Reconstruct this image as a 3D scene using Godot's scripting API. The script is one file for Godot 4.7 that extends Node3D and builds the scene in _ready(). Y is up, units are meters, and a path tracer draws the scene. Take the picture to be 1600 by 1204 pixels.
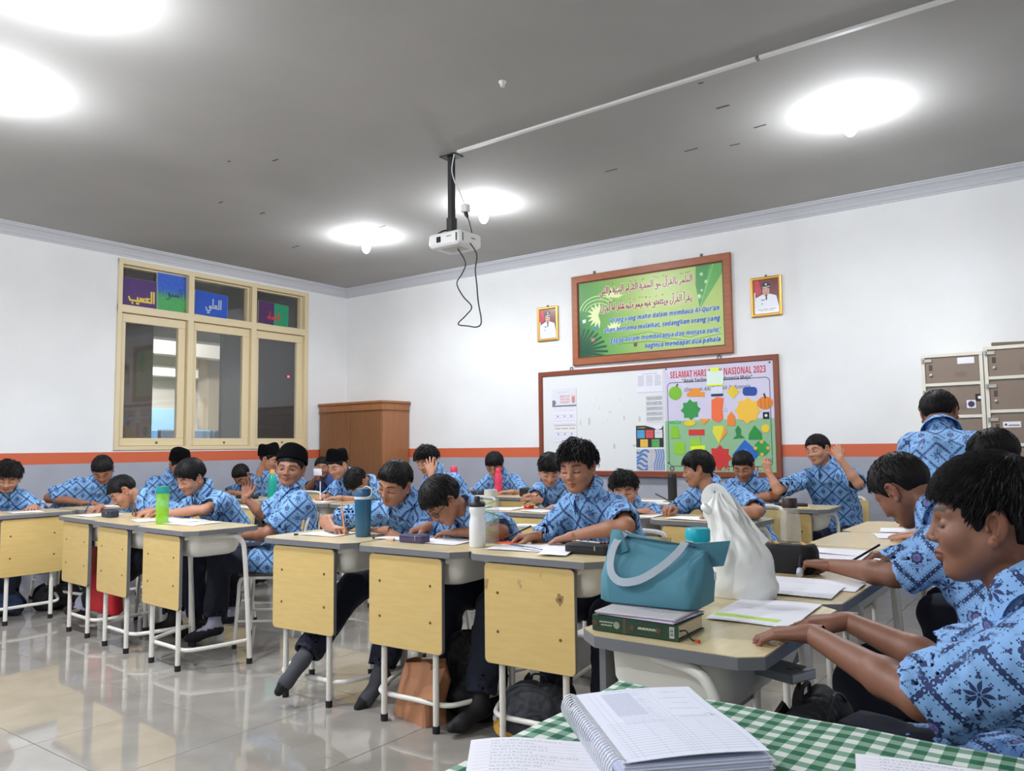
extends Node3D

const LAMP := 2.6
var CHAIRS := []


func _ready() -> void:
	var cam := Camera3D.new()
	cam.name = "camera"
	cam.position = Vector3(7.676, 1.2, 6.8437)
	cam.rotation = Vector3(0.0773787, 0.636118, -0.0112198)
	cam.fov = 51.86
	cam.near = 0.05
	cam.far = 60.0
	add_child(cam)
	var env := Environment.new()
	env.background_mode = Environment.BG_COLOR
	env.background_color = Color(0.02, 0.022, 0.03)
	env.tonemap_mode = Environment.TONE_MAPPER_LINEAR
	env.tonemap_exposure = 1.0
	env.sdfgi_enabled = true
	env.ssao_enabled = true
	env.ssil_enabled = true
	var we := WorldEnvironment.new()
	we.name = "environment"
	we.environment = env
	add_child(we)
	build_lamps()
	build_room()
	build_window()
	build_fixed()
	build_lockers()
	build_cupboard()
	build_desks()
	build_people_kit()
	build_people()
	build_chairs()
	build_props()


var used := {}
var M := {}
var noise := FastNoiseLite.new()


func numbered(n: String) -> String:
	if not used.has(n):
		used[n] = 0
		return n
	used[n] += 1
	return "%s_%03d" % [n, used[n]]


class Soup:
	var v := PackedVector3Array()
	var n := PackedVector3Array()
	var c := PackedColorArray()
	var uv := PackedVector2Array()
	var i := PackedInt32Array()
	var col := Color.WHITE

	func vert(p: Vector3, nn: Vector3, u := Vector2.ZERO) -> int:
		v.append(p); n.append(nn); c.append(col); uv.append(u)
		return v.size() - 1

	# corners counter-clockwise seen from outside; Godot wants clockwise
	func tri(a: Vector3, b: Vector3, d: Vector3) -> void:
		var nn := (b - a).cross(d - a).normalized()
		var s := v.size()
		vert(a, nn); vert(b, nn); vert(d, nn)
		i.append(s); i.append(s + 2); i.append(s + 1)

	func quad(a: Vector3, b: Vector3, d: Vector3, e: Vector3, u0 := Vector2(0, 1), u1 := Vector2(1, 0)) -> void:
		var nn := (d - a).cross(e - b).normalized()
		var s := v.size()
		vert(a, nn, Vector2(u0.x, u0.y)); vert(b, nn, Vector2(u1.x, u0.y)); vert(d, nn, Vector2(u1.x, u1.y)); vert(e, nn, Vector2(u0.x, u1.y))
		i.append_array([s, s + 2, s + 1, s, s + 3, s + 2])

	# box with chamfered edges
	func box(at: Vector3, size: Vector3, bev := 0.0, basis := Basis()) -> Soup:
		var h := size * 0.5
		var b := minf(bev, minf(h.x, minf(h.y, h.z)) * 0.9)
		for ax in 3:
			for sg in [-1.0, 1.0]:
				var a1 := (ax + 1) % 3
				var a2 := (ax + 2) % 3
				var q := []
				for k in [[-1, -1], [1, -1], [1, 1], [-1, 1]]:
					var p := Vector3.ZERO
					p[ax] = sg * h[ax]
					p[a1] = k[0] * (h[a1] - b) * sg
					p[a2] = k[1] * (h[a2] - b)
					q.append(at + basis * p)
				quad(q[0], q[1], q[2], q[3])
		if b > 0.0:
			for ax in 3:
				var a1 := (ax + 1) % 3
				var a2 := (ax + 2) % 3
				for s1 in [-1.0, 1.0]:
					for s2 in [-1.0, 1.0]:
						var q := []
						for k in [[-1, 0], [1, 0], [1, 1], [-1, 1]]:
							var p := Vector3.ZERO
							p[ax] = k[0] * (h[ax] - b)
							p[a1] = s1 * (h[a1] - (b if k[1] == 1 else 0.0))
							p[a2] = s2 * (h[a2] - (0.0 if k[1] == 1 else b))
							q.append(at + basis * p)
						if s1 * s2 > 0:
							quad(q[0], q[1], q[2], q[3])
						else:
							quad(q[3], q[2], q[1], q[0])
			for sx in [-1.0, 1.0]:
				for sy in [-1.0, 1.0]:
					for sz in [-1.0, 1.0]:
						var p1 := at + basis * Vector3(sx * h.x, sy * (h.y - b), sz * (h.z - b))
						var p2 := at + basis * Vector3(sx * (h.x - b), sy * h.y, sz * (h.z - b))
						var p3 := at + basis * Vector3(sx * (h.x - b), sy * (h.y - b), sz * h.z)
						if sx * sy * sz > 0:
							tri(p1, p2, p3)
						else:
							tri(p1, p3, p2)
		return self

	# rings of equally many points; smooth around and along
	func loft(rings: Array, closed := true, cap0 := true, cap1 := true, smooth := true) -> Soup:
		var m: int = rings[0].size()
		var base := v.size()
		var rn := rings.size()
		if smooth:
			for r in rn:
				for k in m:
					var kp: int = (k + 1) % m if closed else mini(k + 1, m - 1)
					var km: int = (k - 1 + m) % m if closed else maxi(k - 1, 0)
					var t: Vector3 = rings[r][kp] - rings[r][km]
					var g: Vector3 = rings[mini(r + 1, rn - 1)][k] - rings[maxi(r - 1, 0)][k]
					vert(rings[r][k], t.cross(g).normalized(), Vector2(float(k) / m, float(r) / maxi(rn - 1, 1)))
			for r in rn - 1:
				for k in (m if closed else m - 1):
					var a := base + r * m + k
					var b := base + r * m + (k + 1) % m
					i.append_array([a, b + m, b, a, a + m, b + m])
		else:
			for r in rn - 1:
				for k in (m if closed else m - 1):
					quad(rings[r][k], rings[r][(k + 1) % m], rings[r + 1][(k + 1) % m], rings[r + 1][k])
		if cap0: fan(rings[0], true)
		if cap1: fan(rings[rn - 1], false)
		return self

	func fan(ring: Array, flip: bool) -> void:
		var ce := Vector3.ZERO
		for p in ring: ce += p
		ce /= ring.size()
		for k in ring.size():
			if flip: tri(ce, ring[(k + 1) % ring.size()], ring[k])
			else: tri(ce, ring[k], ring[(k + 1) % ring.size()])

	func tube(pts: Array, r, seg := 8, caps := true) -> Soup:
		var rings := []
		var t: Vector3 = (pts[1] - pts[0]).normalized()
		var up := Vector3.UP if absf(t.y) < 0.9 else Vector3.RIGHT
		var x := t.cross(up).normalized()
		for k in pts.size():
			var tn: Vector3 = (pts[mini(k + 1, pts.size() - 1)] - pts[maxi(k - 1, 0)]).normalized()
			x = (x - tn * x.dot(tn)).normalized()
			var y := tn.cross(x)
			var rr: float = r[k] if r is Array else r
			var ring := []
			for a in seg:
				var an := TAU * a / seg
				ring.append(pts[k] + (x * cos(an) + y * sin(an)) * rr)
			rings.append(ring)
		return loft(rings, true, caps, caps)

	# profile of (radius, height) pairs, bottom to top on the outside
	func lathe(prof: Array, seg := 24, at := Vector3.ZERO, basis := Basis(), sx := 1.0, sz := 1.0) -> Soup:
		for k in prof.size() - 1:
			var a: Vector2 = prof[k]
			var b: Vector2 = prof[k + 1]
			if a.distance_to(b) < 1e-6: continue
			var nn := Vector2(b.y - a.y, a.x - b.x).normalized()
			var n0 := nn
			var n1 := nn
			if k > 0:
				var p: Vector2 = prof[k - 1]
				var m := Vector2(a.y - p.y, p.x - a.x).normalized()
				if m.dot(nn) > 0.6: n0 = (m + nn).normalized()
			if k < prof.size() - 2:
				var p: Vector2 = prof[k + 2]
				var m := Vector2(p.y - b.y, b.x - p.x).normalized()
				if m.dot(nn) > 0.6: n1 = (m + nn).normalized()
			var s := v.size()
			for j in seg + 1:
				var an := TAU * j / seg
				var d := Vector3(cos(an) * sx, 0, -sin(an) * sz)
				vert(at + basis * (d * a.x + Vector3(0, a.y, 0)), (basis * (d * n0.x + Vector3(0, n0.y, 0))).normalized(), Vector2(float(j) / seg, a.y))
				vert(at + basis * (d * b.x + Vector3(0, b.y, 0)), (basis * (d * n1.x + Vector3(0, n1.y, 0))).normalized(), Vector2(float(j) / seg, b.y))
			for j in seg:
				var q := s + j * 2
				i.append_array([q, q + 1, q + 3, q, q + 3, q + 2])
		return self

	# polygon in the xy plane (counter-clockwise) pushed from z0 to z1
	func prism(poly: PackedVector2Array, z0: float, z1: float, xf := Transform3D()) -> Soup:
		if Geometry2D.is_polygon_clockwise(poly):
			poly = poly.duplicate()
			poly.reverse()
		var t := Geometry2D.triangulate_polygon(poly)
		var lo := Vector2(1e9, 1e9)
		var hi := -lo
		for p in poly:
			lo = lo.min(p); hi = hi.max(p)
		for k in range(0, t.size(), 3):
			var pa := poly[t[k]]
			var pb := poly[t[k + 1]]
			var pd := poly[t[k + 2]]
			if (pb - pa).cross(pd - pa) < 0:
				var w := pb
				pb = pd; pd = w
			for side in 2:
				var z := z1 if side == 0 else z0
				var nn := xf.basis * Vector3(0, 0, 1 if side == 0 else -1)
				var s := v.size()
				for p in [pa, pb, pd]:
					vert(xf * Vector3(p.x, p.y, z), nn.normalized(), Vector2((p.x - lo.x) / (hi.x - lo.x), 1.0 - (p.y - lo.y) / (hi.y - lo.y)))
				if side == 0: i.append_array([s, s + 2, s + 1])
				else: i.append_array([s, s + 1, s + 2])
		for k in poly.size():
			var a := poly[k]
			var b := poly[(k + 1) % poly.size()]
			quad(xf * Vector3(a.x, a.y, z0), xf * Vector3(b.x, b.y, z0), xf * Vector3(b.x, b.y, z1), xf * Vector3(a.x, a.y, z1))
		return self

	# a grid of points with a thickness, for paper and cloth
	func sheet(g: Array, th: float, us := 1.0, vs := 1.0) -> Soup:
		var nu: int = g.size()
		var nv: int = g[0].size()
		var nr := []
		for a in nu:
			var row := []
			for b in nv:
				var du: Vector3 = g[mini(a + 1, nu - 1)][b] - g[maxi(a - 1, 0)][b]
				var dv: Vector3 = g[a][mini(b + 1, nv - 1)] - g[a][maxi(b - 1, 0)]
				row.append(du.cross(dv).normalized())
			nr.append(row)
		for side in 2:
			var s := v.size()
			var sg := 1.0 if side == 0 else -1.0
			for a in nu:
				for b in nv:
					vert(g[a][b] + nr[a][b] * (th * 0.5 * sg), nr[a][b] * sg, Vector2(us * a / (nu - 1.0), vs * b / (nv - 1.0)))
			for a in nu - 1:
				for b in nv - 1:
					var q := s + a * nv + b
					if side == 0: i.append_array([q, q + nv + 1, q + nv, q, q + 1, q + nv + 1])
					else: i.append_array([q, q + nv, q + nv + 1, q, q + nv + 1, q + 1])
		var rim := []
		for a in nu: rim.append([a, 0])
		for b in range(1, nv): rim.append([nu - 1, b])
		for a in range(nu - 2, -1, -1): rim.append([a, nv - 1])
		for b in range(nv - 2, 0, -1): rim.append([0, b])
		for k in rim.size():
			var e: Array = rim[k]
			var f: Array = rim[(k + 1) % rim.size()]
			var h0: Vector3 = nr[e[0]][e[1]] * th * 0.5
			var h1: Vector3 = nr[f[0]][f[1]] * th * 0.5
			quad(g[e[0]][e[1]] - h0, g[f[0]][f[1]] - h1, g[f[0]][f[1]] + h1, g[e[0]][e[1]] + h0)
		return self

	# as sheet, but the whole picture once over the top, u along the first index and v down from the last
	func sheet_uv(g: Array, th: float) -> Soup:
		var s := v.size()
		sheet(g, th)
		var nu: int = g.size()
		var nv: int = g[0].size()
		for k in nu * nv * 2:
			var j := k % (nu * nv)
			uv[s + k] = Vector2(float(j / nv) / (nu - 1), 1.0 - float(j % nv) / (nv - 1))
		return self

	func quad2(w: float, h: float, z: float) -> Soup:
		quad(Vector3(-w / 2, -h / 2, z), Vector3(w / 2, -h / 2, z), Vector3(w / 2, h / 2, z), Vector3(-w / 2, h / 2, z))
		return self

	func add(o: Soup, xf := Transform3D(), tint := Color(1, 1, 1)) -> Soup:
		var s := v.size()
		var flip := xf.basis.determinant() < 0
		var nb := xf.basis.inverse().transposed()
		for k in o.v.size():
			v.append(xf * o.v[k]); n.append((nb * o.n[k]).normalized()); c.append(o.c[k] * tint); uv.append(o.uv[k])
		for k in range(0, o.i.size(), 3):
			i.append(o.i[k] + s)
			i.append(o.i[k + (2 if flip else 1)] + s)
			i.append(o.i[k + (1 if flip else 2)] + s)
		return self

	func mesh() -> ArrayMesh:
		var a := []
		a.resize(Mesh.ARRAY_MAX)
		a[Mesh.ARRAY_VERTEX] = v; a[Mesh.ARRAY_NORMAL] = n; a[Mesh.ARRAY_COLOR] = c; a[Mesh.ARRAY_TEX_UV] = uv; a[Mesh.ARRAY_INDEX] = i
		var m := ArrayMesh.new()
		m.add_surface_from_arrays(Mesh.PRIMITIVE_TRIANGLES, a)
		return m


# signed distances on a grid, meshed as surface nets
class Field:
	var o: Vector3
	var cs: float
	var nx: int
	var ny: int
	var nz: int
	var d := PackedFloat32Array()

	func _init(lo: Vector3, hi: Vector3, cell: float) -> void:
		o = lo; cs = cell
		nx = int((hi.x - lo.x) / cell) + 2
		ny = int((hi.y - lo.y) / cell) + 2
		nz = int((hi.z - lo.z) / cell) + 2
		d.resize(nx * ny * nz)
		d.fill(0.5)

	func span(lo: Vector3, hi: Vector3) -> Array:
		var a := (lo - o) / cs
		var b := (hi - o) / cs
		return [maxi(int(a.x), 0), mini(int(b.x) + 2, nx), maxi(int(a.y), 0), mini(int(b.y) + 2, ny), maxi(int(a.z), 0), mini(int(b.z) + 2, nz)]

	func put(q: int, s: float, k: float, mode: int) -> void:
		var e := d[q]
		if mode == 0:
			var h := maxf(k - absf(e - s), 0.0)
			d[q] = minf(e, s) - (h * h * 0.25 / k if k > 0.0 else 0.0)
		else:
			var h := maxf(k - absf(e + s), 0.0)
			d[q] = maxf(e, -s) + (h * h * 0.25 / k if k > 0.0 else 0.0)

	# tapered capsule; mode 1 cuts away
	func cap(a: Vector3, b: Vector3, ra: float, rb: float, k := 0.02, mode := 0) -> void:
		var m := maxf(ra, rb) + k + cs * 2.5
		var w := span(a.min(b) - Vector3.ONE * m, a.max(b) + Vector3.ONE * m)
		var ba := b - a
		var bb := maxf(ba.dot(ba), 1e-9)
		for z in range(w[4], w[5]):
			for y in range(w[2], w[3]):
				var q: int = (z * ny + y) * nx + w[0]
				var p := o + Vector3(w[0], y, z) * cs - a
				for x in range(w[0], w[1]):
					var t := clampf(p.dot(ba) / bb, 0.0, 1.0)
					put(q, (p - ba * t).length() - lerpf(ra, rb, t), k, mode)
					p.x += cs
					q += 1

	func ell(ce: Vector3, r: Vector3, k := 0.02, mode := 0, bs := Basis()) -> void:
		var m := maxf(r.x, maxf(r.y, r.z)) + k + cs * 2.5
		var w := span(ce - Vector3.ONE * m, ce + Vector3.ONE * m)
		var inv := bs.transposed()
		for z in range(w[4], w[5]):
			for y in range(w[2], w[3]):
				var q: int = (z * ny + y) * nx + w[0]
				for x in range(w[0], w[1]):
					var p := inv * (o + Vector3(x, y, z) * cs - ce) / r
					var k0 := p.length()
					var k1 := (p / r).length()
					put(q, k0 * (k0 - 1.0) / maxf(k1, 1e-6) if k0 > 0.02 else -minf(r.x, minf(r.y, r.z)), k, mode)
					q += 1

	# a cloth tube from a to b, cut flat at b; carve() hollows its end once the folds are in
	func sleeve(a: Vector3, b: Vector3, ra: float, rb: float, k: float) -> void:
		var m := maxf(ra, rb) + k + cs * 2.5
		var w := span(a.min(b) - Vector3.ONE * m, a.max(b) + Vector3.ONE * m)
		var ba := b - a
		var ln := ba.length()
		var u := ba / ln
		for z in range(w[4], w[5]):
			for y in range(w[2], w[3]):
				var q: int = (z * ny + y) * nx + w[0]
				for x in range(w[0], w[1]):
					var p := o + Vector3(x, y, z) * cs - a
					var l := p.dot(u)
					var rad := (p - u * l).length() if l > 0.0 else p.length()
					put(q, maxf(rad - lerpf(ra, rb, clampf(l / ln, 0.0, 1.0)), l - ln), k if l < ln * 0.6 else 0.006, 0)
					q += 1

	func carve(a: Vector3, b: Vector3, from: float, ra: float, rb: float) -> void:
		var ba := b - a
		var ln := ba.length()
		var u := ba / ln
		var m := maxf(ra, rb) + cs * 3.0
		var s0 := a + ba * from
		var s1 := b + u * 0.03
		var w := span(s0.min(s1) - Vector3.ONE * m, s0.max(s1) + Vector3.ONE * m)
		for z in range(w[4], w[5]):
			for y in range(w[2], w[3]):
				var q: int = (z * ny + y) * nx + w[0]
				for x in range(w[0], w[1]):
					var p := o + Vector3(x, y, z) * cs - a
					var l := p.dot(u)
					var h := maxf(maxf((p - u * l).length() - lerpf(ra, rb, clampf(l / ln, 0.0, 1.0)), ln * from - l), l - ln - 0.03)
					d[q] = maxf(d[q], -h)
					q += 1

	func ruffle(ns: FastNoiseLite, amp: float, fr: Vector3) -> void:
		for z in nz:
			for y in ny:
				var q := (z * ny + y) * nx
				for x in nx:
					if absf(d[q]) < 0.05:
						var p := (o + Vector3(x, y, z) * cs) * fr
						d[q] += ns.get_noise_3dv(p) * amp
					q += 1

	func soup(paint = null, base := Color.WHITE) -> Soup:
		var s := Soup.new()
		var id := PackedInt32Array()
		id.resize(nx * ny * nz)
		id.fill(-1)
		var sy := nx
		var sz := nx * ny
		for z in nz - 1:
			for y in ny - 1:
				var q := (z * ny + y) * nx
				for x in nx - 1:
					var d0 := d[q]
					if absf(d0) < cs * 3.0:
						var d1 := d[q + 1]
						var d2 := d[q + sy]
						var d3 := d[q + sy + 1]
						var d4 := d[q + sz]
						var d5 := d[q + sz + 1]
						var d6 := d[q + sz + sy]
						var d7 := d[q + sz + sy + 1]
						var m := int(d0 < 0) + int(d1 < 0) + int(d2 < 0) + int(d3 < 0) + int(d4 < 0) + int(d5 < 0) + int(d6 < 0) + int(d7 < 0)
						if m != 0 and m != 8:
							var p := Vector3.ZERO
							var cn := 0
							if (d0 < 0) != (d1 < 0): p += Vector3(d0 / (d0 - d1), 0, 0); cn += 1
							if (d2 < 0) != (d3 < 0): p += Vector3(d2 / (d2 - d3), 1, 0); cn += 1
							if (d4 < 0) != (d5 < 0): p += Vector3(d4 / (d4 - d5), 0, 1); cn += 1
							if (d6 < 0) != (d7 < 0): p += Vector3(d6 / (d6 - d7), 1, 1); cn += 1
							if (d0 < 0) != (d2 < 0): p += Vector3(0, d0 / (d0 - d2), 0); cn += 1
							if (d1 < 0) != (d3 < 0): p += Vector3(1, d1 / (d1 - d3), 0); cn += 1
							if (d4 < 0) != (d6 < 0): p += Vector3(0, d4 / (d4 - d6), 1); cn += 1
							if (d5 < 0) != (d7 < 0): p += Vector3(1, d5 / (d5 - d7), 1); cn += 1
							if (d0 < 0) != (d4 < 0): p += Vector3(0, 0, d0 / (d0 - d4)); cn += 1
							if (d1 < 0) != (d5 < 0): p += Vector3(1, 0, d1 / (d1 - d5)); cn += 1
							if (d2 < 0) != (d6 < 0): p += Vector3(0, 1, d2 / (d2 - d6)); cn += 1
							if (d3 < 0) != (d7 < 0): p += Vector3(1, 1, d3 / (d3 - d7)); cn += 1
							p = o + (Vector3(x, y, z) + p / cn) * cs
							var g := Vector3(d1 - d0 + d3 - d2 + d5 - d4 + d7 - d6, d2 - d0 + d3 - d1 + d6 - d4 + d7 - d5, d4 - d0 + d5 - d1 + d6 - d2 + d7 - d3)
							id[q] = s.v.size()
							s.v.append(p); s.n.append(g.normalized()); s.uv.append(Vector2.ZERO)
							s.c.append(paint.call(p) if paint != null else base)
					q += 1
		for z in range(1, nz - 1):
			for y in range(1, ny - 1):
				var q := (z * ny + y) * nx + 1
				for x in range(1, nx - 1):
					if id[q] >= 0:
						var a := d[q] < 0
						if a != (d[q + 1] < 0): face(s, id[q], id[q - sy], id[q - sy - sz], id[q - sz], a)
						if a != (d[q + sy] < 0): face(s, id[q], id[q - sz], id[q - sz - 1], id[q - 1], a)
						if a != (d[q + sz] < 0): face(s, id[q], id[q - 1], id[q - 1 - sy], id[q - sy], a)
					q += 1
		return s

	func face(s: Soup, a: int, b: int, c: int, e: int, inside: bool) -> void:
		if a < 0 or b < 0 or c < 0 or e < 0: return
		if inside: s.i.append_array([a, c, b, a, e, c])
		else: s.i.append_array([a, b, c, a, c, e])


func put(called: String, s: Soup, m: Material, parent: Node3D = null) -> MeshInstance3D:
	var o := MeshInstance3D.new()
	o.mesh = s.mesh()
	o.mesh.surface_set_material(0, m)
	place(o, called, parent)
	return o


func again(called: String, mesh: Mesh, at: Vector3, parent: Node3D) -> MeshInstance3D:
	var o := MeshInstance3D.new()
	o.mesh = mesh
	o.position = at
	place(o, called, parent)
	return o


func place(o: Node3D, called: String, parent: Node3D = null) -> void:
	if parent == null:
		o.name = numbered(called)
		add_child(o, true)
	else:
		o.name = called
		parent.add_child(o, true)


func thing(called: String, label: String, category: String, at := Vector3.ZERO, turn := 0.0, group := "") -> Node3D:
	var o := Node3D.new()
	place(o, called)
	o.position = at
	o.rotation.y = turn
	tag(o, label, category, group)
	return o


func tag(o: Node3D, label: String, category: String, group := "") -> Node3D:
	o.set_meta("label", label)
	o.set_meta("category", category)
	if group: o.set_meta("group", group)
	return o


func dup(src: Node3D, called: String, at: Vector3, turn: float, label: String) -> Node3D:
	var r: Node3D = src.duplicate()
	r.name = numbered(called)
	add_child(r, true)
	r.position = at
	r.rotation.y = turn
	r.set_meta("label", label)
	return r


func struct(called: String, s: Soup, m: Material, parent: Node3D = null) -> MeshInstance3D:
	var o := put(called, s, m, parent)
	if parent == null: o.set_meta("kind", "structure")
	return o


func rgb(r: int, g: int, b: int, a := 255) -> Color:
	return Color8(r, g, b, a)


func mat(c: Color, rough := 0.6, metal := 0.0) -> StandardMaterial3D:
	var m := StandardMaterial3D.new()
	m.albedo_color = c
	m.roughness = rough
	m.metallic = metal
	return m


func glass(c: Color, a: float, rough := 0.02) -> StandardMaterial3D:
	var m := mat(Color(c.r, c.g, c.b, a), rough)
	m.transparency = BaseMaterial3D.TRANSPARENCY_ALPHA
	return m


func printed(img: Image, rough := 0.6) -> StandardMaterial3D:
	var m := mat(Color.WHITE, rough)
	m.albedo_texture = ImageTexture.create_from_image(img)
	return m


func curve(pts: Array, n := 6) -> Array:
	# Catmull-Rom through the points
	var r := []
	for k in pts.size() - 1:
		var a: Vector3 = pts[maxi(k - 1, 0)]
		var b: Vector3 = pts[k]
		var c: Vector3 = pts[k + 1]
		var d: Vector3 = pts[mini(k + 2, pts.size() - 1)]
		for j in n:
			r.append(b.cubic_interpolate(c, a, d, float(j) / n))
	r.append(pts[-1])
	return r


func round_rect(w: float, h: float, r: float, seg := 5) -> PackedVector2Array:
	var p := PackedVector2Array()
	for k in 4:
		var cx := (w * 0.5 - r) * (1 if k == 0 or k == 3 else -1)
		var cy := (h * 0.5 - r) * (1 if k < 2 else -1)
		for j in seg + 1:
			var a := PI * 0.5 * (k + float(j) / seg)
			p.append(Vector2(cx + cos(a) * r, cy + sin(a) * r))
	return p


# drawing on images
func blank(w: int, h: int, c: Color) -> Image:
	var im := Image.create(w, h, false, Image.FORMAT_RGBA8)
	im.fill(c)
	return im


func disc(im: Image, x: float, y: float, r: float, c: Color) -> void:
	for j in range(int(y - r), int(y + r) + 1):
		var s := r * r - (j - y) * (j - y)
		if s < 0 or j < 0 or j >= im.get_height(): continue
		s = sqrt(s)
		im.fill_rect(Rect2i(int(x - s), j, maxi(int(s * 2), 1), 1), c)


func wrapdisc(im: Image, x: float, y: float, r: float, c: Color) -> void:
	var w := im.get_width()
	var h := im.get_height()
	for dx in [-w, 0, w]:
		for dy in [-h, 0, h]:
			if x + dx > -r and x + dx < w + r and y + dy > -r and y + dy < h + r:
				disc(im, x + dx, y + dy, r, c)


func stroke(im: Image, pts: Array, r: float, c: Color) -> void:
	for k in pts.size() - 1:
		var a: Vector2 = pts[k]
		var b: Vector2 = pts[k + 1]
		var n := int(a.distance_to(b) / maxf(r * 0.5, 0.7)) + 1
		for j in n + 1:
			var p := a.lerp(b, float(j) / n)
			disc(im, p.x, p.y, r, c)


func fillpoly(im: Image, pts: Array, c: Color) -> void:
	var y0 := 1e9
	var y1 := -1e9
	for p in pts:
		y0 = minf(y0, p.y); y1 = maxf(y1, p.y)
	for y in range(maxi(int(y0), 0), mini(int(y1) + 1, im.get_height())):
		var xs := []
		for k in pts.size():
			var a: Vector2 = pts[k]
			var b: Vector2 = pts[(k + 1) % pts.size()]
			if (a.y <= y) != (b.y <= y):
				xs.append(a.x + (y - a.y) / (b.y - a.y) * (b.x - a.x))
		xs.sort()
		for k in range(0, xs.size() - 1, 2):
			im.fill_rect(Rect2i(int(xs[k]), y, maxi(int(xs[k + 1]) - int(xs[k]), 1), 1), c)


func star(n: int, r0: float, r1: float, a0 := 0.0) -> PackedVector2Array:
	var p := PackedVector2Array()
	for k in n * 2:
		var a := a0 + PI * k / n
		var r := r0 if k % 2 == 0 else r1
		p.append(Vector2(sin(a) * r, cos(a) * r))
	return p


func words(called: String, text: String, h: float, m: Material, at: Transform3D, parent: Node3D, font := "Droid Sans", bold := false, width := 0.0, depth := 0.0008) -> MeshInstance3D:
	var t := TextMesh.new()
	var f := SystemFont.new()
	f.font_names = [font]
	if bold: f.font_weight = 700
	t.font = f
	t.text = text
	t.font_size = 48
	t.pixel_size = h / 34.0   # capital letters are about 34 units high at this size
	t.depth = depth
	t.curve_step = 2.0
	t.material = m
	var o := MeshInstance3D.new()
	o.mesh = t
	o.transform = at
	if width > 0.0:
		var w := t.get_aabb().size.x
		o.transform = at * Transform3D(Basis.from_scale(Vector3(width / w, 1, 1)), Vector3.ZERO)
	place(o, called, parent)
	return o
const RX := 8.9
const RZ := 8.8
const CH := 3.23


func paint_noise(im: Image, n: int, c: Color, r0: float, r1: float, rg: RandomNumberGenerator) -> void:
	for k in n:
		var p := Vector2(rg.randf() * im.get_width(), rg.randf() * im.get_height())
		disc(im, p.x, p.y, rg.randf_range(r0, r1), c)


func noise_tex(seed_: int, freq: float, c0: Color, c1: Color, size := 512) -> NoiseTexture2D:
	var f := FastNoiseLite.new()
	f.seed = seed_
	f.frequency = freq
	f.fractal_octaves = 4
	var t := NoiseTexture2D.new()
	t.width = size
	t.height = size
	t.seamless = true
	t.noise = f
	var g := Gradient.new()
	g.set_color(0, c0)
	g.set_color(1, c1)
	t.color_ramp = g
	return t


func tri_tex(m: StandardMaterial3D, t: Texture2D, scale: float, world := true) -> StandardMaterial3D:
	m.albedo_texture = t
	m.albedo_color = Color.WHITE
	m.uv1_triplanar = true
	m.uv1_world_triplanar = world
	m.uv1_scale = Vector3.ONE * scale
	return m


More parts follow.
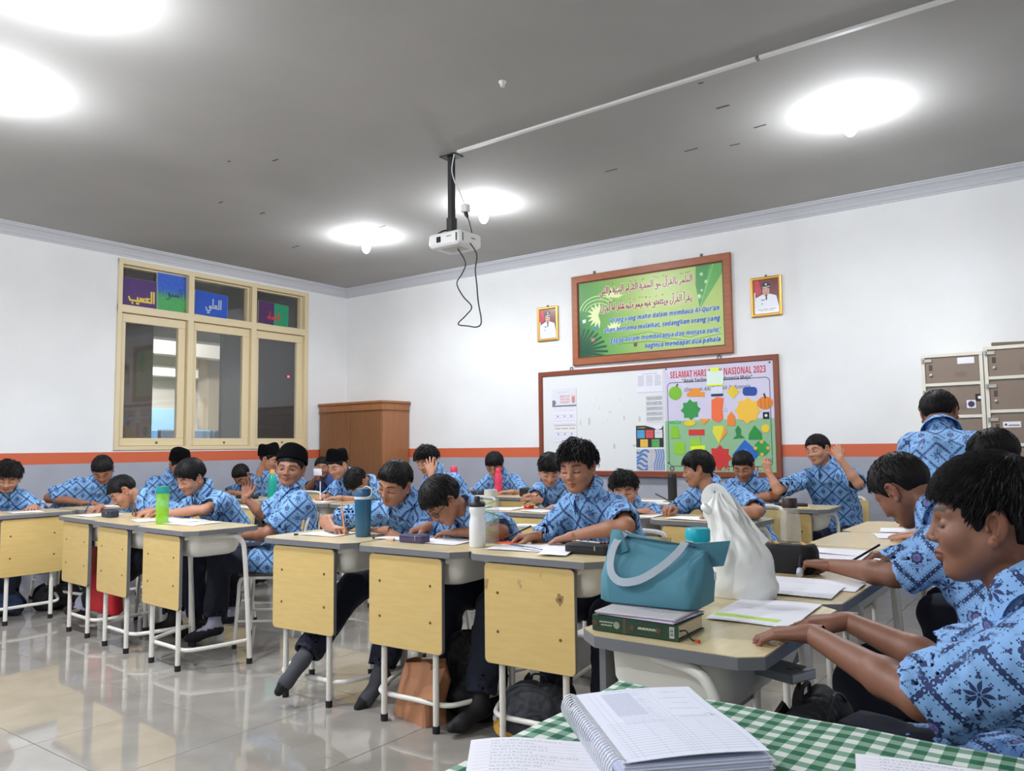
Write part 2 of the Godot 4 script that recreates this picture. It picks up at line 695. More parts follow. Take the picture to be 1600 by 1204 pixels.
func build_room() -> void:
	var wallm := tri_tex(mat(Color.WHITE, 0.75), noise_tex(3, 0.006, rgb(230, 231, 230), rgb(238, 239, 239)), 0.35)
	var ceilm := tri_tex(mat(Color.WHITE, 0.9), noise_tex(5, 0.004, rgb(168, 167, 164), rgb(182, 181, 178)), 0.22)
	var corm := mat(rgb(196, 198, 203), 0.6)
	M.orange = mat(rgb(206, 100, 64), 0.5)
	M.dado = tri_tex(mat(Color.WHITE, 0.55), noise_tex(7, 0.01, rgb(160, 163, 174), rgb(168, 171, 182)), 0.5)
	M.cream = mat(rgb(222, 205, 166), 0.45)
	# floor slab and its polished tiles
	var fl := struct("floor", Soup.new().box(Vector3(RX / 2, -0.06, RZ / 2), Vector3(RX + 0.4, 0.09, RZ + 0.4)), mat(rgb(120, 116, 110), 0.8))
	var tms := []
	for k in 4:
		var t := tri_tex(mat(Color.WHITE, 0.045), noise_tex(20 + k, 0.012, rgb(150 + k * 2, 146 + k * 2, 139 + k * 2), rgb(166 + k, 162 + k, 155 + k), 256), 1.1)
		t.metallic_specular = 0.75
		tms.append(t)
	var rg := RandomNumberGenerator.new()
	rg.seed = 11
	var tile := Soup.new().box(Vector3(0, -0.0075, 0), Vector3(0.5972, 0.015, 0.5972), 0.0012).mesh()
	for a in range(0, 16):
		for b in range(0, 16):
			var x := -0.13 + 0.3 + 0.6 * a - 0.0
			var z := -0.09 + 0.3 + 0.6 * b - 0.6
			if x > RX + 0.2 or z > RZ + 0.2 or z < -0.2: continue
			var t := again("tile", tile, Vector3(x, 0.0, z), fl)
			t.material_override = tms[rg.randi() % 4]
			t.rotation = Vector3(rg.randf_range(-1, 1) * 0.0006, (rg.randi() % 4) * PI / 2, rg.randf_range(-1, 1) * 0.0006)
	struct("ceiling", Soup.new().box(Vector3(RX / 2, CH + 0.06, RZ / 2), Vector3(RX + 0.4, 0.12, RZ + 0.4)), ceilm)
	# walls; the left one leaves the window open
	var wl := Soup.new()
	for q in [[0.0, CH, -0.2, 0.62], [0.0, CH, 2.955, RZ + 0.2], [0.0, 1.21, 0.62, 2.955], [3.1, CH, 0.62, 2.955]]:
		wl.box(Vector3(-0.075, (q[0] + q[1]) / 2, (q[2] + q[3]) / 2), Vector3(0.15, q[1] - q[0], q[3] - q[2]))
	var wls := struct("wall_left", wl, wallm)
	var wbs := struct("wall_back", Soup.new().box(Vector3(RX / 2, CH / 2, -0.075), Vector3(RX, CH, 0.15)), wallm)
	var wrs := struct("wall_right", Soup.new().box(Vector3(RX + 0.075, CH / 2, RZ / 2), Vector3(0.15, CH, RZ + 0.3)), wallm)
	var wfs := struct("wall_front", Soup.new().box(Vector3(RX / 2, CH / 2, RZ + 0.075), Vector3(RX, CH, 0.15)), wallm)
	for q in [[wls, Vector3(0, 0, RZ / 2), Vector3(0.004, 0, RZ)], [wbs, Vector3(RX / 2, 0, 0), Vector3(RX, 0, 0.004)], [wrs, Vector3(RX, 0, RZ / 2), Vector3(0.004, 0, RZ)], [wfs, Vector3(RX / 2, 0, RZ), Vector3(RX, 0, 0.004)]]:
		put("painted_dado", Soup.new().box(q[1] + Vector3(0, 0.545, 0), q[2] + Vector3(0, 1.09, 0)), M.dado, q[0])
		put("painted_stripe", Soup.new().box(q[1] + Vector3(0, 1.142, 0), q[2] + Vector3(0, 0.104, 0)), M.orange, q[0])
	# plaster cornice with two small steps, mitred in the corner
	var prof := [Vector2(0, -0.105), Vector2(0.012, -0.105), Vector2(0.014, -0.09), Vector2(0.02, -0.086), Vector2(0.032, -0.062), Vector2(0.055, -0.036), Vector2(0.078, -0.024), Vector2(0.082, -0.014), Vector2(0.094, -0.012), Vector2(0.096, 0.0)]
	var c1 := Soup.new()
	var c2 := Soup.new()
	var c3 := Soup.new()
	var c4 := Soup.new()
	for k in prof.size() - 1:
		var a: Vector2 = prof[k]
		var b: Vector2 = prof[k + 1]
		c1.quad(Vector3(a.x, CH + a.y, a.x), Vector3(b.x, CH + b.y, b.x), Vector3(b.x, CH + b.y, RZ - b.x), Vector3(a.x, CH + a.y, RZ - a.x))
		c2.quad(Vector3(a.x, CH + a.y, a.x), Vector3(RX - a.x, CH + a.y, a.x), Vector3(RX - b.x, CH + b.y, b.x), Vector3(b.x, CH + b.y, b.x))
		c3.quad(Vector3(RX - a.x, CH + a.y, RZ - a.x), Vector3(RX - b.x, CH + b.y, RZ - b.x), Vector3(RX - b.x, CH + b.y, b.x), Vector3(RX - a.x, CH + a.y, a.x))
		c4.quad(Vector3(RX - a.x, CH + a.y, RZ - a.x), Vector3(a.x, CH + a.y, RZ - a.x), Vector3(b.x, CH + b.y, RZ - b.x), Vector3(RX - b.x, CH + b.y, RZ - b.x))
	struct("trim_1", c1, corm)
	struct("trim_2", c2, corm)
	struct("trim_3", c3, corm)
	struct("trim_4", c4, corm)
	# small scuffs on the ceiling
	var scm := mat(rgb(92, 90, 86), 0.9)
	var sc := Soup.new()
	for q in [[4.884, 1.798, 0.10], [5.793, 1.717, 0.07], [5.52, 1.813, 0.10], [6.04, 1.921, 0.08], [5.961, 2.346, 0.08], [5.981, 2.727, 0.03], [3.123, 3.452, 0.06], [2.849, 3.636, 0.025], [1.98, 3.129, 0.06], [1.989, 2.732, 0.07], [1.295, 1.833, 0.12], [2.487, 1.798, 0.08], [6.67, 1.795, 0.12], [2.24, 1.78, 0.1]]:
		sc.box(Vector3(q[0], CH - 0.001, q[1]), Vector3(q[2], 0.002, 0.012), 0.0, Basis(Vector3.UP, 0.1 * sin(q[0] * 9.0)))
	put("scuff_marks", sc, scm, get_node("ceiling")).set_meta("kind", "stuff")


func build_window() -> void:
	var w := Node3D.new()
	place(w, "window_1")
	w.set_meta("kind", "structure")
	var fr := Soup.new()
	var z0 := 0.62
	var z1 := 2.955
	for q in [[1.21, 1.25, z0, z1], [3.05, 3.1, z0, z1], [1.21, 3.1, z0, z0 + 0.055], [1.21, 3.1, z1 - 0.045, z1], [1.21, 3.1, 2.14, 2.205], [1.21, 3.1, 1.36, 1.425], [2.57, 2.645, z0, z1]]:
		var lay: float = 0.003 if q[3] - q[2] > 1.0 else 0.0
		fr.box(Vector3(-0.06, (q[0] + q[1]) / 2, (q[2] + q[3]) / 2), Vector3(0.15 - lay, q[1] - q[0], q[3] - q[2]), 0.0025)
		fr.box(Vector3(-0.085, (q[0] + q[1]) / 2, (q[2] + q[3]) / 2), Vector3(0.07 - lay, q[1] - q[0] + 0.03, q[3] - q[2] + 0.03), 0.002)
	put("window_frame", fr, M.cream, w)
	var pane := glass(rgb(200, 205, 205), 0.04)
	var latch := mat(rgb(120, 105, 80), 0.5, 0.5)
	for q in [[0.675, 1.36], [1.425, 2.14], [2.205, 2.91]]:
		var a: float = q[0]
		var b: float = q[1]
		var s := Soup.new()
		for e in [[1.252, 1.33, a, b], [2.478, 2.568, a, b], [1.33, 2.478, a, a + 0.085], [1.33, 2.478, b - 0.06, b]]:
			s.box(Vector3(-0.05, (e[0] + e[1]) / 2, (e[2] + e[3]) / 2), Vector3(0.05, e[1] - e[0], e[3] - e[2]), 0.005)
		var sash := put("sash", s, M.cream, w)
		put("pane", Soup.new().box(Vector3(-0.05, 1.904, (a + b) / 2), Vector3(0.005, 1.16, b - a - 0.13)), pane, sash)
		put("latch", Soup.new().lathe([Vector2(0, 0), Vector2(0.012, 0), Vector2(0.012, 0.008), Vector2(0.006, 0.016), Vector2(0, 0.016)], 12, Vector3(-0.026, 1.285, (a + b) / 2 - 0.05), Basis(Vector3.BACK, -PI / 2)), latch, sash)
		put("pane", Soup.new().box(Vector3(-0.09, 2.847, (a + b) / 2), Vector3(0.005, 0.41, b - a)), pane, w)
	# the hall beyond the window
	var dark := mat(rgb(112, 98, 84), 0.8)
	var grey := mat(rgb(126, 124, 120), 0.8)
	var pale := mat(rgb(222, 218, 206), 0.8)
	struct("exterior_floor", Soup.new().box(Vector3(-6.3, -0.1, -1.0), Vector3(12.2, 0.2, 16)), mat(rgb(150, 150, 148), 0.4))
	struct("exterior_ceiling", Soup.new().box(Vector3(-6.3, 3.62, -1.0), Vector3(12.2, 0.2, 16)), pale)
	struct("exterior_wall", Soup.new().box(Vector3(-12.0, 1.8, -1.0), Vector3(0.2, 3.6, 16)), pale)
	struct("exterior_wall_near", Soup.new().box(Vector3(-6.3, 1.8, 7.0), Vector3(12.2, 3.6, 0.2)), grey)
	struct("exterior_wall_far", Soup.new().box(Vector3(-6.3, 1.8, -9.0), Vector3(12.2, 3.6, 0.2)), grey)
	for k in 5:
		struct("exterior_beam", Soup.new().box(Vector3(-2.6 - 2.1 * k, 3.3, -1.0), Vector3(0.3, 0.5, 15.6), 0.01), pale)
	struct("exterior_column", Soup.new().box(Vector3(-1.45, 1.76, 2.06), Vector3(0.42, 3.52, 0.36), 0.01), dark)
	struct("exterior_column", Soup.new().box(Vector3(-1.28, 1.76, 0.73), Vector3(0.08, 3.52, 0.46), 0.01), grey)
	struct("exterior_column", Soup.new().box(Vector3(-8.2, 1.76, -3.35), Vector3(0.4, 3.52, 0.4), 0.01), mat(rgb(210, 196, 165), 0.7))
	struct("exterior_dark_sheet", Soup.new().box(Vector3(-1.62, 1.76, -1.95), Vector3(0.12, 3.52, 4.9), 0.0), mat(rgb(58, 58, 58), 0.6))  # dark sheet put in for the darkness outside the last pane
	var rail := Soup.new()
	for k in 22:
		rail.box(Vector3(-1.35, 0.62, 0.4 - 0.11 * k), Vector3(0.015, 1.2, 0.015))
	for y in [0.1, 1.22, 1.5]:
		rail.box(Vector3(-1.35, y, -0.8), Vector3(0.03, 0.03, 2.6))
	var rl := put("railing", rail, mat(rgb(70, 70, 70), 0.5))
	tag(rl, "dark metal railing in the unlit bay outside the window", "railing")
	tag(put("notice_board", Soup.new().box(Vector3(-7.0, 1.55, -1.6), Vector3(0.06, 0.95, 0.7), 0.01).box(Vector3(-7.0, 0.54, -1.6), Vector3(0.08, 1.08, 0.08)).box(Vector3(-7.0, 0.02, -1.6), Vector3(0.4, 0.04, 0.4)), mat(rgb(150, 196, 222), 0.5)), "pale blue board standing in the hall outside the window", "board")
	tag(put("banner_stand", Soup.new().box(Vector3(-8.6, 1.75, -2.98), Vector3(0.03, 0.9, 0.3)).box(Vector3(-8.6, 0.66, -2.98), Vector3(0.03, 1.3, 0.03)).box(Vector3(-8.6, 0.01, -2.98), Vector3(0.3, 0.02, 0.3)), mat(rgb(240, 236, 240), 0.6)), "white and purple banner hanging in the hall outside", "banner")
	put("purple_stripe", Soup.new().box(Vector3(-8.58, 2.0, -2.98), Vector3(0.02, 0.22, 0.26), 0.0, Basis(Vector3.RIGHT, 0.5)), mat(rgb(92, 40, 96), 0.6), get_node("banner_stand"))
	for k in 4:
		var cr := put("crate", Soup.new().box(Vector3(-6.0, 1.4, -0.55 - 0.52 * k), Vector3(0.4, 0.36, 0.46), 0.02).box(Vector3(-6.0, 0.61, -0.55 - 0.52 * k), Vector3(0.5, 1.22, 0.5), 0.01), mat([rgb(96, 150, 190), rgb(70, 84, 98), rgb(108, 132, 150), rgb(62, 74, 86)][k], 0.5))
		tag(cr, ["blue crate on a stand, nearest the brown column outside", "slate crate beside the blue crate outside the window", "grey blue crate third along outside the window", "dark slate crate by the grey column outside"][k], "crate", "crates outside the window")
	for q in [[-5.0, -0.8], [-9.4, -3.0], [-5.01, 3.4]]:
		lamp("hall_lamp", Vector3(q[0], 3.5, q[1]), ["round hall lamp seen through the middle pane", "round hall lamp at the far end of the hall outside", "round hall lamp nearest the brown column outside"][[-5.0, -9.4, -5.01].find(q[0])], 9.0)


# a globe lamp under a white rose; the light sits inside the bulb
func lamp(called: String, at: Vector3, label: String, power: float) -> void:
	var t := thing(called, label, "lamp", at)
	put("base", Soup.new().lathe([Vector2(0, -0.03), Vector2(0.03, -0.03), Vector2(0.045, -0.02), Vector2(0.05, 0.0), Vector2(0, 0.0)], 20), mat(rgb(235, 235, 235), 0.4), t)
	var bm := mat(rgb(255, 255, 255), 0.4)
	bm.emission_enabled = true
	bm.emission = rgb(246, 250, 255)
	bm.emission_energy_multiplier = 4.0
	var prof := []
	for k in 13:
		var a := PI * k / 12.0
		prof.append(Vector2(sin(a) * 0.042 * (1.0 if k < 7 else 0.9), -0.105 - cos(a) * 0.065))
	put("bulb", Soup.new().lathe(prof, 20), bm, t)
	var l := OmniLight3D.new()
	l.name = "bulb_light"
	l.position = Vector3(0, -0.105, 0)
	l.light_color = rgb(246, 249, 255)
	l.light_energy = power * 0.45
	l.light_size = 0.035
	l.omni_range = 20.0
	l.omni_attenuation = 2.0
	l.shadow_enabled = true
	t.add_child(l)
	var d := SpotLight3D.new()
	d.name = "bulb_downlight"
	d.position = Vector3(0, -0.11, 0)
	d.rotation.x = -PI / 2
	d.light_color = l.light_color
	d.light_energy = power * 0.75
	d.light_size = 0.035
	d.spot_range = 20.0
	d.spot_attenuation = 2.0
	d.spot_angle = 86.0
	d.spot_angle_attenuation = 0.6
	d.shadow_enabled = true
	t.add_child(d)


func build_lamps() -> void:
	var pw := LAMP
	lamp("ceiling_lamp", Vector3(2.13, CH, 1.66), "lit ceiling bulb near the corner cupboard, above the window end", pw * 0.85)
	lamp("ceiling_lamp", Vector3(3.64, CH, 1.75), "lit ceiling bulb just behind the hanging projector", pw * 0.65)
	lamp("ceiling_lamp", Vector3(6.56, CH, 1.83), "lit ceiling bulb beyond the cable duct, above the lockers' side", pw * 0.95)
	lamp("ceiling_lamp", Vector3(4.15, CH, 5.34), "lit ceiling bulb at the top edge, nearest the camera", pw * 1.2)
	lamp("ceiling_lamp", Vector3(2.83, CH, 5.14), "lit ceiling bulb over the rows beside the window wall", pw * 1.3)
	# unseen lamps added over the front of the room, to brighten the desk panels
	lamp("ceiling_lamp", Vector3(3.0, CH, 7.6), "added unseen ceiling bulb over the front of the room, by the window wall", pw)
	lamp("ceiling_lamp", Vector3(6.0, CH, 7.8), "added unseen ceiling bulb over the front of the room, behind the camera", pw)


func build_fixed() -> void:
	# duct along the ceiling
	var dm := mat(rgb(226, 226, 224), 0.5)
	var bkm := mat(rgb(30, 30, 32), 0.6)
	var d := thing("cable_duct", "white cable duct running across the ceiling from the projector mount", "cable duct", Vector3(4.24, CH, 2.79))
	put("duct_length", Soup.new().box(Vector3(1.05, -0.008, 0.02), Vector3(2.09, 0.016, 0.032), 0.003, Basis(Vector3.UP, -0.018)), dm, d)
	put("duct_length", Soup.new().box(Vector3(3.39, -0.008, 0.055), Vector3(2.56, 0.016, 0.032), 0.003, Basis(Vector3.UP, -0.012)), dm, d)
	put("joint", Soup.new().box(Vector3(2.1, -0.009, 0.04), Vector3(0.012, 0.018, 0.034), 0.001), mat(rgb(120, 120, 118), 0.6), d)
	var kn := put("sensor", Soup.new().lathe([Vector2(0, -0.03), Vector2(0.012, -0.03), Vector2(0.014, -0.012), Vector2(0.022, -0.006), Vector2(0.022, 0.0)], 14), dm)
	kn.position = Vector3(5.11, CH, 3.427)
	tag(kn, "small white round sensor on the bare ceiling before the cable duct", "sensor")
	var led := mat(rgb(255, 40, 60), 0.4)
	led.emission_enabled = true
	led.emission = rgb(255, 40, 70)
	led.emission_energy_multiplier = 6.0
	var rl := thing("indicator_light", "tiny red light glowing in the dark bay outside the window", "light", Vector3(-1.52, 2.229, -0.275))
	put("lens", Soup.new().lathe([Vector2(0, -0.016), Vector2(0.012, -0.01), Vector2(0.016, 0), Vector2(0.012, 0.01), Vector2(0, 0.016)], 12), led, rl)
	put("holder", Soup.new().box(Vector3(-0.025, 0, 0), Vector3(0.03, 0.05, 0.05), 0.004), bkm, rl)
	# projector on its pole
	var pm := mat(rgb(228, 228, 226), 0.35)
	var bk := mat(rgb(24, 24, 26), 0.5)
	var mt := thing("projector_mount", "black square pole bracket carrying the projector under the ceiling", "bracket", Vector3(4.14, CH, 2.74))
	put("ceiling_plate", Soup.new().box(Vector3(0, -0.004, 0), Vector3(0.14, 0.008, 0.1), 0.002), bk, mt)
	put("pole", Soup.new().box(Vector3(0, -0.27, 0), Vector3(0.04, 0.54, 0.04), 0.003), bk, mt)
	put("sleeve", Soup.new().box(Vector3(0, -0.49, 0), Vector3(0.055, 0.1, 0.055), 0.004), bk, mt)
	for a in [0.5, 2.2, 3.6, 5.2]:
		var e := Vector3(cos(a) * 0.12, -0.565, sin(a) * 0.1)
		put("arm", Soup.new().tube(curve([Vector3(0, -0.53, 0), e * 0.5 + Vector3(0, -0.25, 0), e]), 0.006, 6), bk, mt)
	var p := thing("projector", "white projector hanging from the black pole, black cable dangling below", "projector", Vector3(4.17, 2.565, 2.74))
	var body := Soup.new()
	var rings := []
	for q in [[0.0, 0.9], [0.01, 0.97], [0.022, 1.0], [0.08, 1.0], [0.09, 0.985], [0.094, 0.95]]:
		var r := []
		for c in round_rect(0.29 * q[1], 0.24 * q[1], 0.028, 6):
			r.append(Vector3(c.x, q[0], -c.y))
		rings.append(r)
	body.loft(rings)
	put("body", body, pm, p)
	put("lens_port", Soup.new().box(Vector3(-0.045, 0.05, 0.121), Vector3(0.038, 0.04, 0.008), 0.003), mat(rgb(20, 22, 30), 0.15), p)
	var vent := Soup.new()
	for k in 7:
		vent.box(Vector3(0.128 + 0.002 * (k % 2), 0.024 + k * 0.008, 0.108), Vector3(0.05, 0.003, 0.006), 0.0, Basis(Vector3.UP, PI / 4))
	for k in 5:
		vent.box(Vector3(0.112 + k * 0.009, 0.048, 0.125 - k * 0.009), Vector3(0.002, 0.055, 0.008), 0.0, Basis(Vector3.UP, PI / 4))
	put("vent", vent, mat(rgb(90, 90, 90), 0.5), p)
	put("badge", Soup.new().box(Vector3(0.045, 0.062, 0.121), Vector3(0.04, 0.008, 0.002)), mat(rgb(150, 150, 152), 0.4), p)
	put("badge", Soup.new().box(Vector3(0.146, 0.055, -0.02), Vector3(0.002, 0.01, 0.04)), mat(rgb(140, 140, 142), 0.4), p)
	put("underside_cover", Soup.new().box(Vector3(0, 0.0, 0), Vector3(0.15, 0.006, 0.12), 0.002), mat(rgb(205, 205, 203), 0.5), p)
	var cab := []
	for q in [[4.208, 2.56], [4.248, 2.464], [4.223, 2.393], [4.195, 2.321], [4.246, 2.227], [4.3, 2.152], [4.25, 2.1], [4.193, 2.042], [4.292, 2.017], [4.37, 2.003], [4.398, 2.037], [4.364, 2.175], [4.376, 2.285], [4.335, 2.402], [4.357, 2.5], [4.32, 2.58]]:
		cab.append(Vector3(q[0], q[1], 2.74 + 0.02 * sin(q[1] * 20.0)))
	tag(put("cable", Soup.new().tube(curve(cab, 5), 0.0045, 6), bk), "black cable looping down below the projector", "cable")
	var wc := curve([Vector3(4.2, CH - 0.01, 2.78), Vector3(4.17, 3.12, 2.77), Vector3(4.187, 3.034, 2.76), Vector3(4.225, 2.95, 2.75), Vector3(4.259, 2.86, 2.74)])
	tag(put("cord", Soup.new().tube(wc, 0.004, 6), dm), "white power cord hanging from the duct beside the pole", "cord")
	var pl := thing("power_socket", "white socket block dangling on the cord above the projector", "socket", Vector3(4.265, 2.835, 2.74))
	put("block", Soup.new().box(Vector3(0, 0, 0), Vector3(0.055, 0.055, 0.045), 0.006), dm, pl)
	put("plug", Soup.new().tube([Vector3(0, -0.025, 0), Vector3(0.01, -0.05, 0), Vector3(0.02, -0.07, 0)], [0.015, 0.014, 0.006], 8), bk, pl)
	put("lead", Soup.new().tube(curve([Vector3(0.02, -0.07, 0), Vector3(0.036, -0.11, 0), Vector3(0.04, -0.18, -0.02)]), 0.004, 6), bk, pl)


func build_lockers() -> void:
	var fm := mat(rgb(226, 222, 208), 0.4)
	var dm := mat(rgb(136, 120, 106), 0.45)
	var st := mat(rgb(176, 172, 166), 0.3, 0.8)
	var dk := mat(rgb(82, 66, 54), 0.5)
	for u in 2:
		var x0: float = 6.66 + u * 0.395
		var top: float = 1.832 + u * 0.028
		var t := thing("locker", ["cream locker tower with brown doors, beside the bare wall", "taller cream locker tower with brown doors, at the frame edge"][u], "locker", Vector3(x0, 0, 0.01), 0.0, "lockers on the back wall")
		var f := Soup.new()
		f.box(Vector3(0.195, top / 2, 0.2), Vector3(0.385, top - 0.004, 0.40))
		f.box(Vector3(0.195, top - 0.0105, 0.2205), Vector3(0.3925, 0.025, 0.4435), 0.002)
		for x in [0.012, 0.378]:
			f.box(Vector3(x, top / 2 - 0.001, 0.22), Vector3(0.024, top - 0.004, 0.44), 0.002)
		for k in 8:
			f.box(Vector3(0.195, top - 0.232 * (k + 1) + 0.012, 0.22), Vector3(0.386, 0.022, 0.437), 0.002)
		put("carcass", f, fm, t)
		for k in 7:
			var yc := top - 0.232 * k - 0.116
			var d := put("door", Soup.new().box(Vector3(0.195, yc, 0.425), Vector3(0.338, 0.204, 0.016), 0.003), dm, t)
			put("handle", Soup.new().box(Vector3(0.06, yc + 0.02, 0.4335), Vector3(0.022, 0.04, 0.004), 0.001), dk, d)
			put("hasp", Soup.new().box(Vector3(0.04, yc + 0.072, 0.437), Vector3(0.06, 0.026, 0.008), 0.002).box(Vector3(0.012, yc + 0.072, 0.448), Vector3(0.014, 0.03, 0.018), 0.003), st, d)
			put("lock_knob", Soup.new().lathe([Vector2(0.012, 0), Vector2(0.012, 0.006), Vector2(0.006, 0.01), Vector2(0, 0.01)], 12, Vector3(0.062, yc - 0.035, 0.433), Basis(Vector3.RIGHT, PI / 2)), st, d)
			var sl := Soup.new()
			for j in 4: sl.box(Vector3(0.25, yc - 0.02 - j * 0.011, 0.4335), Vector3(0.07, 0.002, 0.002))
			put("louvre", sl, mat(rgb(118, 103, 90), 0.5), d)
	var wp := mat(rgb(240, 240, 244), 0.6)
	var bp := mat(rgb(24, 24, 28), 0.5)
	var pz := 0.445
	tag(put("sticker", Soup.new().box(Vector3(6.945, 1.775, pz), Vector3(0.105, 0.045, 0.002)), wp), "blank white sticker on the top locker door", "sticker", "locker stickers")
	var s2 := put("sticker", Soup.new().box(Vector3(6.965, 1.465, pz), Vector3(0.056, 0.056, 0.002)), wp)
	tag(s2, "white sticker with dark purple badge on second locker door", "sticker", "locker stickers")
	put("badge", Soup.new().prism(star(8, 0.024, 0.019), 0, 0.001, Transform3D(Basis(), Vector3(6.965, 1.465, pz + 0.001))), mat(rgb(60, 52, 92), 0.5), s2)
	var s3 := put("sticker", Soup.new().box(Vector3(7.017, 1.51, pz), Vector3(0.05, 0.05, 0.002)), bp)
	tag(s3, "black sticker with white mark beside the purple badge sticker", "sticker", "locker stickers")
	put("mark", Soup.new().prism(star(5, 0.014, 0.009), 0, 0.001, Transform3D(Basis(), Vector3(7.017, 1.51, pz + 0.001))), wp, s3)
	var s4 := put("sticker", Soup.new().box(Vector3(7.2, 1.315, pz), Vector3(0.105, 0.04, 0.002)), wp)
	tag(s4, "white name strip sticker on the taller locker tower", "sticker", "locker stickers")
	var dash := Soup.new()
	for k in 7: dash.box(Vector3(7.185 + k * 0.009, 1.309 + 0.002 * (k % 2), pz + 0.0014), Vector3(0.006, 0.009, 0.0008))
	put("scrawl", dash, bp, s4)
	put("mark", Soup.new().prism(star(3, 0.012, 0.006), 0, 0.001, Transform3D(Basis(), Vector3(7.165, 1.315, pz + 0.001))), bp, s4)
	tag(put("key_tag", Soup.new().box(Vector3(7.14, 1.215, pz + 0.012), Vector3(0.045, 0.045, 0.02), 0.008).box(Vector3(7.185, 1.22, pz + 0.012), Vector3(0.035, 0.05, 0.02), 0.008).tube(curve([Vector3(7.125, 1.235, pz + 0.012), Vector3(7.13, 1.27, pz + 0.012), Vector3(7.15, 1.27, pz + 0.012), Vector3(7.155, 1.235, pz + 0.012)]), 0.004, 6), bp), "pair of small black tags hanging on the taller locker tower", "tag")
	tag(put("folder", Soup.new().box(Vector3(7.27, 1.875, 0.25), Vector3(0.34, 0.025, 0.3), 0.006, Basis(Vector3.FORWARD, 0.03)), mat(rgb(104, 92, 80), 0.6)), "brown folder lying on top of the taller locker tower", "folder")


func build_cupboard() -> void:
	var wm := tri_tex(mat(Color.WHITE, 0.4), noise_tex(31, 0.02, rgb(150, 98, 60), rgb(163, 109, 70), 256), 1.0)
	wm.uv1_scale = Vector3(3, 0.35, 3)
	var dm := tri_tex(mat(Color.WHITE, 0.4), noise_tex(32, 0.02, rgb(124, 82, 50), rgb(137, 92, 58), 256), 1.0)
	dm.uv1_scale = Vector3(3, 0.35, 3)
	var t := thing("cupboard", "tall brown wooden cupboard standing in the room corner", "cupboard", Vector3(0.572, 0, 0.24))
	put("carcass", Soup.new().box(Vector3(0, 0.86, -0.01), Vector3(1.08, 1.66, 0.42), 0.004).box(Vector3(0, 0.03, -0.01), Vector3(1.04, 0.06, 0.4)), wm, t)
	put("top_board", Soup.new().box(Vector3(0, 1.735, 0), Vector3(1.13, 0.03, 0.46), 0.006).box(Vector3(0, 1.69, 0), Vector3(1.1, 0.07, 0.43), 0.004).box(Vector3(0, 1.648, 0), Vector3(1.115, 0.016, 0.445), 0.006), wm, t)
	for s in [-1.0, 1.0]:
		var d := put("door", Soup.new().box(Vector3(s * 0.268, 0.87, 0.208), Vector3(0.526, 1.5, 0.02), 0.004), dm, t)
		put("handle", Soup.new().tube(curve([Vector3(s * 0.05, 0.98, 0.218), Vector3(s * 0.05, 0.975, 0.238), Vector3(s * 0.05, 0.885, 0.238), Vector3(s * 0.05, 0.88, 0.218)]), 0.005, 6), mat(rgb(170, 165, 150), 0.3, 0.8), d)
